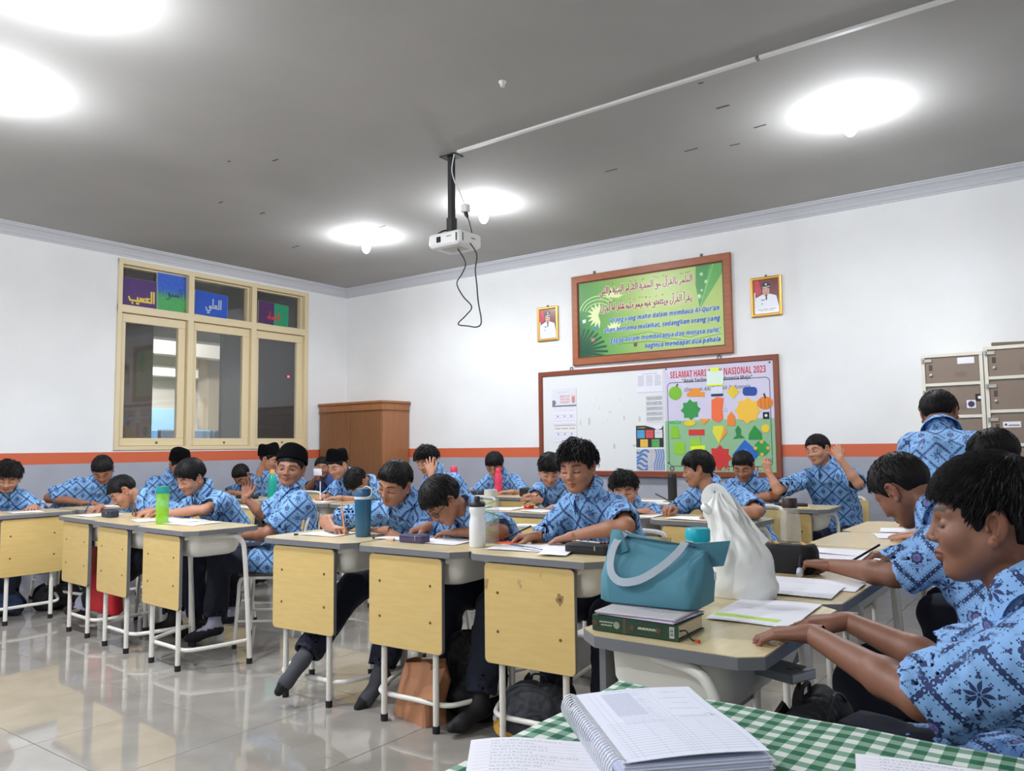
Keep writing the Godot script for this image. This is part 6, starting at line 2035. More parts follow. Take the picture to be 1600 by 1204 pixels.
func build_cutouts() -> void:
	# [label, x, y, colour, outline]
	var z := 0.0212
	var circle := func(r: float, sy := 1.0) -> PackedVector2Array:
		var p := PackedVector2Array()
		for k in 18: p.append(Vector2(cos(TAU * k / 18), sin(TAU * k / 18) * sy) * r)
		return p
	var sq := func(w: float, h: float) -> PackedVector2Array: return PackedVector2Array([Vector2(-w, -h), Vector2(w, -h), Vector2(w, h), Vector2(-w, h)])
	var list := [
		["lime green paper apple in the poster's top row", 4.525, 1.682, rgb(122, 186, 40), circle.call(0.066, 0.95)],
		["orange paper cloud shape beside the lime apple", 4.728, 1.676, rgb(232, 146, 44), PackedVector2Array([Vector2(-0.085, -0.035), Vector2(0.085, -0.035), Vector2(0.085, 0.005), Vector2(0.04, 0.01), Vector2(0.035, 0.04), Vector2(-0.04, 0.042), Vector2(-0.05, 0.01), Vector2(-0.085, 0.0)])],
		["white paper jar with dark blue base under the sticky note", 4.931, 1.68, rgb(214, 220, 232), sq.call(0.056, 0.04)],
		["yellow paper diamond in the poster's top row", 5.08, 1.666, rgb(226, 196, 48), star(4, 0.062, 0.04)],
		["dark blue paper lozenge at the end of the top row", 5.232, 1.664, rgb(28, 72, 158), round_rect(0.128, 0.076, 0.03)],
		["big green eight-pointed paper star", 4.673, 1.522, rgb(44, 146, 66), star(8, 0.098, 0.074)],
		["orange red paper kite in a clear sleeve", 4.932, 1.512, rgb(238, 110, 62), PackedVector2Array([Vector2(0, -0.115), Vector2(0.05, -0.08), Vector2(0.045, 0.0), Vector2(0.06, 0.1), Vector2(0.0, 0.118), Vector2(-0.055, 0.09), Vector2(-0.06, -0.08)])],
		["big yellow paper sunburst star", 5.205, 1.495, rgb(240, 190, 62), star(8, 0.118, 0.092)],
		["orange paper pumpkin with a black stalk at the poster edge", 5.362, 1.556, rgb(222, 130, 36), circle.call(0.07, 0.8)],
		["small black square label below the paper pumpkin", 5.368, 1.447, rgb(26, 26, 28), sq.call(0.028, 0.03)],
		["small yellow paper circle at the poster edge", 5.358, 1.336, rgb(238, 200, 44), circle.call(0.036, 1.0)],
		["yellow paper lemon shape in the third row", 4.662, 1.40, rgb(226, 200, 44), PackedVector2Array([Vector2(-0.062, 0), Vector2(-0.03, -0.026), Vector2(0.03, -0.026), Vector2(0.062, 0), Vector2(0.03, 0.026), Vector2(-0.03, 0.026)])],
		["orange paper triangle in a clear sleeve", 4.807, 1.408, rgb(240, 150, 50), PackedVector2Array([Vector2(-0.055, 0.028), Vector2(0.05, 0.026), Vector2(-0.01, -0.026)])],
		["orange paper juice carton with a handle top", 5.055, 1.418, rgb(232, 132, 50), PackedVector2Array([Vector2(-0.036, -0.052), Vector2(0.036, -0.052), Vector2(0.036, 0.03), Vector2(0.0, 0.075), Vector2(-0.036, 0.03)])],
		["lime paper figure with fringed hem, leftmost in its row", 4.512, 1.312, rgb(132, 196, 44), PackedVector2Array([Vector2(-0.046, -0.05), Vector2(0.046, -0.05), Vector2(0.04, 0.035), Vector2(0.02, 0.066), Vector2(-0.02, 0.066), Vector2(-0.04, 0.035)])],
		["red paper bar beside the lime figure", 4.724, 1.314, rgb(206, 46, 40), sq.call(0.076, 0.026)],
		["yellow and orange folded paper fan", 4.939, 1.31, rgb(222, 214, 60), PackedVector2Array([Vector2(0, -0.1), Vector2(0.066, 0.03), Vector2(0.03, 0.062), Vector2(-0.055, 0.056), Vector2(-0.062, 0.0)])],
		["dark green paper kneeling figure", 5.117, 1.308, rgb(34, 128, 66), PackedVector2Array([Vector2(-0.055, -0.055), Vector2(0.055, -0.055), Vector2(0.02, -0.025), Vector2(0.026, 0.02), Vector2(0.0, 0.062), Vector2(-0.028, 0.02), Vector2(-0.018, -0.025)])],
		["green paper tent with a pointed top", 5.262, 1.302, rgb(30, 140, 62), PackedVector2Array([Vector2(-0.056, -0.06), Vector2(0.066, -0.06), Vector2(0.06, -0.005), Vector2(0.0, 0.064), Vector2(-0.05, -0.01)])],
		["lime paper apple body in the bottom row", 4.552, 1.172, rgb(140, 200, 40), round_rect(0.108, 0.12, 0.03)],
		["lime paper cat above the neon strip", 4.71, 1.232, rgb(150, 204, 52), PackedVector2Array([Vector2(-0.05, -0.04), Vector2(0.05, -0.04), Vector2(0.05, 0.04), Vector2(0.03, 0.02), Vector2(-0.03, 0.02), Vector2(-0.05, 0.045)])],
		["neon yellow paper strip with dark writing", 4.733, 1.166, rgb(214, 240, 40), sq.call(0.07, 0.03)],
		["big red eight-pointed paper star in the bottom row", 4.938, 1.085, rgb(202, 44, 44), star(8, 0.115, 0.085)],
		["blue paper diamond behind the crop-haired boy", 5.178, 1.115, rgb(26, 98, 190), star(4, 0.125, 0.088)],
		["green paper octagon with yellow notches at the poster edge", 5.32, 1.166, rgb(36, 150, 70), star(8, 0.068, 0.063, 0.39)],
		["clear and neon sticky note over the heading", 4.917, 1.80, rgb(218, 236, 226), sq.call(0.079, 0.066)],
	]
	for k in list.size():
		var q: Array = list[k]
		var lift := 0.001 if k < 25 else 0.004
		var o := put("paper_cutout", Soup.new().prism(q[4], 0.0, 0.0015, Transform3D(Basis(Vector3.FORWARD, sin(k * 2.1) * 0.06), Vector3(0, 0, 0))), mat(q[3], 0.6), null)
		o.position = Vector3(q[1], q[2], z + lift * 0.5)
		tag(o, q[0], "paper shape", "paper cut-outs stuck on the poster")
		match k:
			0: put("stalk", Soup.new().box(Vector3(0.02, 0.072, 0.001), Vector3(0.014, 0.03, 0.001), 0.0, Basis(Vector3.BACK, -0.5)), mat(rgb(70, 110, 40), 0.6), o)
			2: put("base", Soup.new().box(Vector3(0, -0.034, 0.0018), Vector3(0.112, 0.022, 0.001)), mat(rgb(26, 52, 98), 0.6), o)
			8:
				put("stalk", Soup.new().box(Vector3(0.0, 0.062, 0.002), Vector3(0.012, 0.045, 0.001), 0.0, Basis(Vector3.BACK, 0.3)), mat(rgb(34, 30, 28), 0.6), o)
				for e in [-0.035, 0.0, 0.035]: put("rib", Soup.new().box(Vector3(e, -0.005, 0.0018), Vector3(0.004, 0.08, 0.0008)), mat(rgb(176, 96, 24), 0.6), o)
			9: put("mark", Soup.new().prism(star(6, 0.014, 0.011), 0.0015, 0.002), mat(rgb(230, 230, 230), 0.6), o)
			16: put("fold", Soup.new().prism(PackedVector2Array([Vector2(0, -0.09), Vector2(0.075, 0.0), Vector2(0.05, 0.05)]), 0.0015, 0.0025), mat(rgb(236, 152, 60), 0.6), o)
			23: put("window", Soup.new().prism(star(4, 0.05, 0.036), 0.0015, 0.0025), mat(rgb(70, 140, 220), 0.6), o)
			24:
				for e in 4: put("notch", Soup.new().prism(star(4, 0.02, 0.014), 0.0015, 0.0025, Transform3D(Basis(), Vector3(cos(e * PI / 2), sin(e * PI / 2), 0) * 0.055)), mat(rgb(220, 176, 70), 0.6), o)
			25:
				var neon := mat(rgb(226, 244, 60), 0.6)
				put("neon_edge", Soup.new().box(Vector3(0, -0.062, 0.002), Vector3(0.15, 0.016, 0.001)), neon, o)
				put("neon_tab", Soup.new().box(Vector3(0, 0.078, 0.002), Vector3(0.08, 0.03, 0.001)), neon, o)


func build_transom_art() -> void:
	var rg := RandomNumberGenerator.new()
	rg.seed = 31
	var defs := [
		["purple painting with yellow Arabic lettering, first in the window's upper row", 2.719, 2.79, 0.386, 0.29, 0.0],
		["blue over green painting with thin black lettering, in the window's upper row", 2.362, 2.845, 0.325, 0.39, 0.0],
		["blue painting with pale grey lettering, leaning in the middle upper pane", 1.90, 2.785, 0.40, 0.265, -0.045],
		["purple and green painting with red lettering, in the last upper pane", 1.09, 2.785, 0.42, 0.265, -0.045]]
	for k in 4:
		var q: Array = defs[k]
		var im := blank(256, 192, rgb(78, 46, 110))
		match k:
			0:
				for j in 60: im.fill_rect(Rect2i(rg.randi_range(0, 250), rg.randi_range(0, 150), 4, 40), rgb(84 + rg.randi_range(-6, 6), 50, 116))
				scribe(im, "alHsyb", Vector2(244, 150), 72, 200, 6.5, rgb(226, 200, 76))
			1:
				for x in 64:
					for y in 24:
						var c := rgb(34, 86, 196).lerp(rgb(62, 160, 84), smoothstep(10, 15, y + sin(x * 0.9) * 2.0)).lightened(rg.randf() * 0.12)
						im.fill_rect(Rect2i(x * 4, y * 8, 4, 8), c)
				scribe(im, "alsmyE", Vector2(216, 112), 44, 150, 2.2, rgb(20, 26, 46))
			2:
				im.fill(rgb(28, 80, 186))
				for j in 80: im.fill_rect(Rect2i(rg.randi_range(0, 250), rg.randi_range(0, 180), 10, 5), rgb(24 + rg.randi_range(0, 14), 74 + rg.randi_range(0, 16), 190))
				scribe(im, "alEly", Vector2(210, 120), 70, 140, 5.5, rgb(176, 190, 196))
			3:
				im.fill(rgb(78, 44, 92))
				im.fill_rect(Rect2i(132, 0, 124, 192), rgb(32, 146, 104))
				scribe(im, "albasZ", Vector2(188, 140), 60, 120, 4, rgb(206, 52, 54))
		var t := thing("painting", q[0], "painting", Vector3(-0.045, q[2], q[1]), PI / 2, "painted boards in the window's upper row")
		put("board", face_card(q[3], q[4], -0.012, 0.0), mat(rgb(226, 222, 214), 0.7), t)
		put("canvas", Soup.new().quad2(q[3] - 0.004, q[4] - 0.002, 0.0008), printed(im, 0.6), t)
		t.rotation = Vector3(-0.03, PI / 2, q[5])


func build_teacher_table() -> void:
	var g := blank(128, 128, rgb(214, 220, 214))
	for y in 128:
		for x in 128:
			var a := (x / 64) == 0
			var b := (y / 64) == 0
			if a and b: g.set_pixel(x, y, rgb(24, 96, 62))
			elif a or b: g.set_pixel(x, y, rgb(24, 96, 62) if (x + y) % 8 < 3 else rgb(150, 184, 164))
	var cm := mat(Color.WHITE, 0.85)
	cm.albedo_texture = ImageTexture.create_from_image(g)
	var x0 := 6.895
	var z0 := 5.452
	var w := 1.15
	var l := 0.62
	var t := thing("table", "wooden work table hidden under the green gingham cloth, nearest the camera", "table", Vector3(x0 + w / 2, 0, z0 + l / 2))
	put("table_top", Soup.new().box(Vector3(0, 0.728, 0), Vector3(w - 0.01, 0.03, l - 0.01), 0.004), M.panel, t)
	for sx in [-1, 1]:
		for sz in [-1, 1]:
			put("leg", Soup.new().box(Vector3(sx * (w / 2 - 0.05), 0.357, sz * (l / 2 - 0.05)), Vector3(0.045, 0.713, 0.045), 0.004), M.panel, t)
	var c := thing("tablecloth", "green and white gingham cloth draped over the nearest table", "tablecloth", Vector3(x0 + w / 2, 0, z0 + l / 2))
	# top with falls on all sides; u and v run with the cloth
	var nx := 40
	var nz := 26
	var drop := 0.22
	var rows := []
	for a in nx + 1:
		var row := []
		var u := (float(a) / nx) * (w + 2 * drop) - drop
		for b in nz + 1:
			var v := (float(b) / nz) * (l + 2 * drop) - drop
			var ox := maxf(maxf(-u, u - w), 0.0)
			var oz := maxf(maxf(-v, v - l), 0.0)
			var px := clampf(u, 0, w) - w / 2
			var pz := clampf(v, 0, l) - l / 2
			var fall := maxf(ox, oz)
			var wave := 0.018 * sin((u + v) * 26.0) * smoothstep(0.0, 0.15, fall)
			var outx := (0.012 + wave + fall * 0.06) * (signf(u - w / 2) if ox > 0 else 0.0) * minf(ox * 20, 1)
			var outz := (0.012 + wave + fall * 0.06) * (signf(v - l / 2) if oz > 0 else 0.0) * minf(oz * 20, 1)
			row.append(Vector3(px + outx, 0.748 + 0.0015 * sin(u * 31.0) * sin(v * 23.0) + (0.008 * exp(-((u - 0.03) * (u - 0.03) + v * v) * 900.0)) - fall, pz + outz))
		rows.append(row)
	put("cloth", Soup.new().sheet(rows, 0.0025, (w + 2 * drop) / 0.036, (l + 2 * drop) / 0.036), cm, c)
	# spiral bound book of forms
	var rg := RandomNumberGenerator.new()
	rg.seed = 41
	var im := blank(512, 724, rgb(228, 232, 246))
	im.fill_rect(Rect2i(110, 40, 120, 270), rgb(210, 214, 232))
	for y in 40: hline_text(im, 116, 46 + y * 9, 110 + rg.randi_range(0, 60), 3, rg, rgb(176, 182, 206))
	for x in [60, 84, 250, 262, 276, 290, 310, 480]: im.fill_rect(Rect2i(x, 30, 1, 680), rgb(170, 176, 196))
	for y in range(380, 710, 22): im.fill_rect(Rect2i(40, y, 450, 2), rgb(168, 172, 192))
	for x in [180, 380]: im.fill_rect(Rect2i(x, 380, 1, 330), rgb(168, 172, 192))
	hline_text(im, 130, 16, 200, 5, rg, rgb(150, 154, 176))
	for q in [[360, 60, 70], [330, 130, 110], [370, 190, 60], [330, 260, 120], [300, 350, 180], [330, 362, 150]]: hline_text(im, q[0], q[1], q[2], 5, rg, rgb(160, 164, 186))
	stroke(im, [Vector2(440, 340), Vector2(470, 330), Vector2(462, 360), Vector2(480, 345)], 1.4, rgb(110, 112, 140))
	var o := Vector3(7.118, 0.7515, 5.725)
	var n := thing("spiral_book", "thick spiral bound book of printed forms lying open on the gingham cloth", "book", o, -PI / 4 + PI + 0.02)
	n.rotation.y = deg_to_rad(45.5)
	var white := mat(rgb(232, 235, 246), 0.7)
	var gs := []
	for a in 13:
		var row := []
		for b in 9:
			var u := a / 12.0
			row.append(Vector3(-0.1 + u * 0.205, 0.0335 + 0.004 * sin(u * 3.0) + 0.002 * u * (1.0 + sin(b * 0.8)), 0.145 - b / 8.0 * 0.29))
		gs.append(row)
	put("pages", Soup.new().box(Vector3(0.004, 0.015, 0), Vector3(0.205, 0.03, 0.288), 0.003), mat(rgb(196, 204, 232), 0.8), n)
	for k in 7:
		put("page", Soup.new().box(Vector3(0.005 + 0.002 * (k % 3), 0.004 + k * 0.004, 0.0015 * (k % 2)), Vector3(0.208, 0.0008, 0.290), 0.0), white, n)
	var tp := put("top_page", Soup.new().sheet_uv(gs, 0.001), printed(im, 0.7), n)
	put("cover", Soup.new().box(Vector3(0.0, -0.0005, 0), Vector3(0.218, 0.002, 0.298)), mat(rgb(70, 74, 84), 0.4), n)
	var wire := mat(rgb(226, 228, 234), 0.35, 0.2)
	for k in 30:
		var zz := 0.138 - k * 0.0095
		var ring := []
		for j in 11:
			var a := -0.4 + j * 0.5
			ring.append(Vector3(-0.103 - 0.001 + cos(a) * 0.016, 0.018 + sin(a) * 0.021, zz + j * 0.0004))
		put("ring", Soup.new().tube(ring, 0.0013, 5), wire, n)
	# loose sheets in front
	var f := blank(256, 360, rgb(232, 232, 240))
	for y in range(20, 350, 15): f.fill_rect(Rect2i(10, y, 236, 1), rgb(180, 186, 206))
	for y in range(12, 340, 15): hline_text(f, 40, y, rg.randi_range(60, 190), 3, rg, rgb(160, 164, 190))
	var fm := printed(f, 0.7)
	var defs := [[7.055, 5.95, 36.0, "handwritten lined sheet at the bottom edge, left of the spiral book", 0.008], [7.50, 5.72, 14.0, "white sheet at the bottom edge, right of the spiral book", 0.002]]
	for q in defs:
		var gr := []
		for a in 7:
			var row := []
			for b in 9: row.append(Vector3(-0.1 + a / 6.0 * 0.2, q[4] * (1.0 + sin(a * 0.9) * 0.5), 0.14 - b / 8.0 * 0.28))
			gr.append(row)
		var p := put("paper", Soup.new().sheet_uv(gr, 0.0008), fm, null)
		p.position = Vector3(q[0], 0.7535, q[1])
		p.rotation.y = deg_to_rad(q[2])
		tag(p, q[3], "paper", "sheets on the gingham cloth")


func bottle(label: String, at: Vector3, prof: Array, bodym: Material, cap: Array, capm: Material, water := -1.0, waterm: Material = null) -> Node3D:
	var t := thing("bottle", label, "bottle", at, 0.0, "pupils' drinking bottles")
	var outer := prof.duplicate()
	put("body", Soup.new().lathe(outer, 24), bodym, t)
	if cap.size(): put("cap", Soup.new().lathe(cap, 24), capm, t)
	if water > 0.0:
		var w := []
		for p in prof:
			if p.y <= water: w.append(Vector2(maxf(p.x - 0.0025, 0.0), p.y + 0.002))
		var r: float = w[-1].x
		w.append(Vector2(r, water)); w.append(Vector2(0, water))
		put("water", Soup.new().lathe(w, 24), waterm, t)
	return t


func build_desk_things() -> void:
	var grn := glass(rgb(150, 224, 60), 0.6, 0.1)
	var teal := mat(rgb(20, 138, 132), 0.35)
	var blk := mat(rgb(26, 27, 30), 0.45)
	var water := glass(rgb(190, 200, 190), 0.25)
	var b := bottle("green clear bottle with a teal lid, half full", Vector3(3.134, TY, 4.238), [Vector2(0, 0), Vector2(0.034, 0), Vector2(0.037, 0.006), Vector2(0.036, 0.06), Vector2(0.038, 0.12), Vector2(0.0375, 0.185)], grn, [Vector2(0.0385, 0.18), Vector2(0.0385, 0.212), Vector2(0.036, 0.222), Vector2(0, 0.222)], teal, 0.1, glass(rgb(176, 200, 20), 0.6))
	bottle("slim teal flask with an orange cap, behind the smiling boy's shoulder", Vector3(1.79, TY, 2.45), [Vector2(0, 0), Vector2(0.036, 0), Vector2(0.038, 0.01), Vector2(0.038, 0.17), Vector2(0.03, 0.205), Vector2(0.02, 0.222)], mat(rgb(28, 164, 146), 0.3), [Vector2(0.021, 0.222), Vector2(0.021, 0.25), Vector2(0.017, 0.258), Vector2(0, 0.258)], mat(rgb(232, 168, 66), 0.4))
	# blue tumbler with ribs and a carry loop
	var tb := bottle("dark blue ribbed tumbler with a pale carry loop, on the front row", Vector3(4.713, TY, 4.09), [Vector2(0, 0), Vector2(0.034, 0), Vector2(0.037, 0.005), Vector2(0.041, 0.185)], mat(rgb(38, 92, 128), 0.25), [Vector2(0.041, 0.196), Vector2(0.0405, 0.225), Vector2(0.034, 0.236), Vector2(0, 0.236)], mat(rgb(36, 84, 122), 0.3))
	put("band", Soup.new().lathe([Vector2(0.0425, 0.184), Vector2(0.0435, 0.187), Vector2(0.0435, 0.194), Vector2(0.0425, 0.197)], 24), mat(rgb(206, 214, 220), 0.3), tb)
	var ribs := Soup.new()
	for k in 22:
		var a := TAU * k / 22
		ribs.tube([Vector3(cos(a) * 0.0365, 0.02, sin(a) * 0.0365), Vector3(cos(a) * 0.041, 0.175, sin(a) * 0.041)], 0.0012, 4)
	put("rib", ribs, mat(rgb(44, 104, 142), 0.25), tb)
	put("loop", Soup.new().tube(curve([Vector3(0.03, 0.192, 0.02), Vector3(0.052, 0.2, 0.0), Vector3(0.05, 0.232, -0.01), Vector3(0.02, 0.246, -0.005), Vector3(0.0, 0.238, 0)], 5), 0.0035, 6), mat(rgb(190, 206, 216), 0.3), tb)
	var sq := mat(rgb(226, 230, 232), 0.35)
	sq.subsurf_scatter_enabled = false
	var wq := bottle("white squeeze bottle with a black push cap, between two boys", Vector3(5.456, TY, 4.106), [Vector2(0, 0), Vector2(0.034, 0), Vector2(0.036, 0.006), Vector2(0.036, 0.11), Vector2(0.031, 0.125), Vector2(0.031, 0.142), Vector2(0.036, 0.156), Vector2(0.036, 0.17), Vector2(0.034, 0.176)], sq, [Vector2(0.035, 0.174), Vector2(0.036, 0.178), Vector2(0.036, 0.19), Vector2(0.028, 0.197), Vector2(0.013, 0.199), Vector2(0.013, 0.214), Vector2(0.01, 0.22), Vector2(0, 0.22)], blk)
	var cb := bottle("tall clear bottle with a green print, just behind the white squeeze bottle", Vector3(5.41, TY, 3.95), [Vector2(0, 0), Vector2(0.036, 0), Vector2(0.038, 0.005), Vector2(0.038, 0.19), Vector2(0.03, 0.21)], glass(rgb(210, 220, 218), 0.22), [Vector2(0.031, 0.208), Vector2(0.031, 0.235), Vector2(0.028, 0.24), Vector2(0, 0.24)], glass(rgb(225, 225, 215), 0.6))
	var swirl := []
	for k in 40:
		var a := k * 0.3
		swirl.append(Vector3(cos(a) * 0.0385, 0.04 + k * 0.004, sin(a) * 0.0385))
	put("print", Soup.new().tube(swirl, 0.003, 5), mat(rgb(96, 180, 60), 0.5), cb)
	var pk := glass(rgb(246, 70, 104), 0.72, 0.1)
	var pkc := mat(rgb(240, 60, 96), 0.3)
	var pprof := [Vector2(0, 0), Vector2(0.036, 0), Vector2(0.039, 0.008), Vector2(0.037, 0.04), Vector2(0.039, 0.075), Vector2(0.036, 0.085), Vector2(0.039, 0.1), Vector2(0.039, 0.16), Vector2(0.028, 0.195), Vector2(0.022, 0.205)]
	bottle("pink clear bottle with a rounded cap, on the back row before the boy in glasses", Vector3(3.16, TY, 0.96), pprof, pk, [Vector2(0.024, 0.205), Vector2(0.025, 0.232), Vector2(0.02, 0.242), Vector2(0, 0.243)], pkc, 0.09, glass(rgb(240, 90, 120), 0.4))
	bottle("darker pink bottle with a wide cap, behind the boy clutching his hair", Vector3(2.72, TY, 1.08), pprof, glass(rgb(196, 40, 84), 0.8, 0.1), [Vector2(0.03, 0.195), Vector2(0.034, 0.2), Vector2(0.034, 0.245), Vector2(0.028, 0.255), Vector2(0, 0.255)], pkc)
	bottle("matt black flask standing under the poster corner", Vector3(4.94, TY, 1.02), [Vector2(0, 0), Vector2(0.034, 0), Vector2(0.036, 0.005), Vector2(0.036, 0.17)], mat(rgb(26, 28, 31), 0.5), [Vector2(0.033, 0.172), Vector2(0.034, 0.205), Vector2(0.03, 0.212), Vector2(0, 0.212)], blk)
	var br := bottle("clear bottle with a dark brown cap, a little water left", Vector3(6.745, TY, 3.87), [Vector2(0, 0), Vector2(0.033, 0), Vector2(0.035, 0.005), Vector2(0.035, 0.16), Vector2(0.029, 0.19), Vector2(0.025, 0.2)], glass(rgb(214, 214, 206), 0.3), [Vector2(0.027, 0.2), Vector2(0.027, 0.232), Vector2(0.025, 0.236), Vector2(0, 0.236)], mat(rgb(50, 36, 30), 0.3), 0.05, water)
	bottle("clear jar with a bright cyan lid, behind the teal bag", Vector3(6.765, TY, 4.75), [Vector2(0, 0), Vector2(0.03, 0), Vector2(0.0325, 0.006), Vector2(0.0325, 0.16), Vector2(0.029, 0.17)], glass(rgb(214, 224, 216), 0.35), [Vector2(0.0335, 0.168), Vector2(0.0345, 0.172), Vector2(0.0345, 0.198), Vector2(0.031, 0.204), Vector2(0, 0.204)], mat(rgb(0, 172, 190), 0.35))
	# pencil cases
	tag_case("purple leather pencil case with a dark flap beside the eraser", Vector3(5.10, TY, 4.13), Vector3(0.15, 0.036, 0.062), 3.0, rgb(66, 58, 92), rgb(48, 44, 66))
	tag_case("small dark blue pencil case before the low-bowed boy", Vector3(2.36, TY, 4.16), Vector3(0.15, 0.05, 0.07), -8.0, rgb(38, 44, 62), rgb(66, 70, 82))
	var oc := tag_case("open black pencil case with zip, crammed with pens, on the stained desk", Vector3(5.985, TY, 4.03), Vector3(0.2, 0.042, 0.1), 8.0, rgb(22, 22, 26), rgb(40, 40, 46))
	for k in 6:
		put("pen", Soup.new().tube([Vector3(-0.07 + k * 0.02, 0.045 + 0.002 * (k % 2), -0.02 + k * 0.007), Vector3(0.05 + k * 0.006, 0.046, 0.02 - k * 0.006)], 0.004, 6), mat([rgb(200, 196, 190), rgb(40, 60, 120), rgb(220, 130, 100), rgb(60, 60, 66), rgb(190, 190, 200), rgb(120, 40, 40)][k], 0.4), oc)
	tag_case("black zipped pouch lying on the back row desk", Vector3(3.66, TY, 1.12), Vector3(0.24, 0.075, 0.1), 0.0, rgb(24, 24, 27), rgb(40, 40, 44))
	tag_case("flat black case on the stretching boy's desk", Vector3(5.93, TY, 1.24), Vector3(0.22, 0.025, 0.06), 6.0, rgb(24, 25, 30), rgb(60, 60, 64))
	tag_case("flat dark case lying beside the teal flask", Vector3(1.5, TY, 2.5), Vector3(0.24, 0.03, 0.09), 2.0, rgb(32, 34, 40), rgb(60, 60, 66))
	tag_case("dark blue case on the back row between the boy in glasses and the pink bottle", Vector3(3.03, TY, 1.12), Vector3(0.16, 0.035, 0.06), 0.0, rgb(34, 40, 66), rgb(50, 54, 80))
	var cap := thing("case", "round-cornered black case with gold pattern on its top, on the line toward the lockers", "case", Vector3(6.80, TY, 4.06), deg_to_rad(4.0))
	var rings := []
	for q in [[0.0, 0.95], [0.006, 1.0], [0.07, 0.97], [0.088, 0.9], [0.094, 0.8]]:
		var r := []
		for c in round_rect(0.185 * q[1], 0.13 * q[1], 0.045, 6): r.append(Vector3(c.x, q[0], -c.y))
		rings.append(r)
	put("body", Soup.new().loft(rings), mat(rgb(20, 20, 23), 0.8), cap)
	var gold := mat(rgb(196, 150, 48), 0.5)
	for q in [[-0.045, 0.0], [0.045, 0.0]]:
		var gsr := Soup.new()
		for e in 4: gsr.prism(PackedVector2Array([Vector2(0, 0), Vector2(0.034, 0.006), Vector2(0.04, -0.004), Vector2(0.012, -0.01)]), 0.0, 0.0015, Transform3D(Basis(Vector3.RIGHT, -PI / 2) * Basis(Vector3.BACK, e * PI / 2 + 0.4), Vector3(q[0], 0.094, q[1])))
		put("gold_pattern", gsr, gold, cap)
	# small things
	var rd := thing("tape_dispenser", "small red and white correction tape before the bowl-cut boy", "correction tape", Vector3(4.40, TY, 2.22), 0.3)
	put("body", Soup.new().lathe([Vector2(0, 0), Vector2(0.024, 0), Vector2(0.03, 0.008), Vector2(0.026, 0.02), Vector2(0, 0.022)], 20, Vector3.ZERO, Basis(), 1.4, 0.8), mat(rgb(210, 40, 40), 0.3), rd)
	put("nib", Soup.new().box(Vector3(0.05, 0.008, 0), Vector3(0.03, 0.012, 0.012), 0.003), mat(rgb(236, 236, 236), 0.4), rd)
	put("nib", Soup.new().box(Vector3(-0.045, 0.008, 0), Vector3(0.02, 0.012, 0.014), 0.003), mat(rgb(236, 236, 236), 0.4), rd)
	tag(put("eraser", Soup.new().box(Vector3(4.965, TY + 0.006, 4.15), Vector3(0.04, 0.012, 0.018), 0.002, Basis(Vector3.UP, 0.3)), mat(rgb(222, 190, 170), 0.7)), "pale pink eraser with a dark sleeve beside the purple case", "eraser")
	tag(put("stub", Soup.new().tube([Vector3(4.37, TY + 0.005, 4.24), Vector3(4.385, TY + 0.005, 4.225)], [0.005, 0.004], 8), blk), "tiny black pen cap lying at the front row's far end", "pen cap", "loose pen caps")
	tag(put("stub", Soup.new().tube([Vector3(4.83, TY + 0.006, 4.13), Vector3(4.855, TY + 0.006, 4.155)], [0.006, 0.004], 8), blk), "black pen cap lying beside the blue tumbler", "pen cap", "loose pen caps")
	var pens := [
		["blue pen in the low-bowed boy's fist", Vector3(1.80, 0.765, 4.06), Vector3(1.80, 0.90, 3.99), rgb(34, 60, 130)],
		["brown pencil in the low-bowed boy's other hand", Vector3(2.44, 0.77, 4.05), Vector3(2.36, 0.86, 4.0), rgb(90, 60, 44)],
		["dark pencil held by the boy behind the green bottle", Vector3(2.52, 0.768, 4.07), Vector3(2.43, 0.855, 4.03), rgb(60, 46, 40)],
		["white pencil held upright by the capped boy before the cupboard", Vector3(2.41, 0.768, 2.43), Vector3(2.42, 0.93, 2.44), rgb(232, 232, 230)],
		["orange pencil in the tilted boy's hand beside the blue tumbler", Vector3(4.585, 0.768, 4.09), Vector3(4.535, 0.92, 4.075), rgb(226, 150, 92)],
		["dark pen held up by the bowl-cut boy", Vector3(4.43, 0.80, 2.33), Vector3(4.55, 0.88, 2.30), rgb(40, 30, 44)],
		["black pen in the hand of the boy at the stained desk", Vector3(5.47, 0.785, 3.93), Vector3(5.60, 0.845, 3.90), rgb(24, 24, 26)],
		["black and white pen held by the boy turning aside", Vector3(5.56, 0.85, 2.34), Vector3(5.44, 0.90, 2.33), rgb(34, 34, 38)],
		["black pen in the farther hand of the boy leaning over the desks", Vector3(6.925, 0.77, 3.80), Vector3(7.02, 0.835, 3.74), rgb(22, 22, 24)],
		["thin grey pencil lying across the sheets on the stained desk", Vector3(5.55, 0.7705, 3.99), Vector3(5.78, 0.7705, 4.08), rgb(96, 110, 130)],
		["blue pen lying by the gold patterned case", Vector3(6.895, 0.77, 3.98), Vector3(6.93, 0.77, 3.86), rgb(50, 80, 160)],
		["black marker lying on the stretching boy's sheet", Vector3(5.72, 0.772, 1.36), Vector3(5.86, 0.772, 1.37), rgb(24, 24, 28)],
		["cream pen lying at the end of the stretching boy's desk", Vector3(6.0, 0.772, 1.36), Vector3(6.09, 0.772, 1.35), rgb(230, 206, 150)],
	]
	for q in pens:
		var a: Vector3 = q[1]
		var c: Vector3 = q[2]
		var d := (c - a).normalized()
		var o := thing("pen", q[0], "pen", a, 0.0, "pens and pencils")
		put("barrel", Soup.new().tube([d * 0.012, c - a], 0.0042, 8), mat(q[3], 0.4), o)
		put("tip", Soup.new().tube([Vector3.ZERO, d * 0.012], [0.0006, 0.004], 8), mat((q[3] as Color).darkened(0.5), 0.4), o)
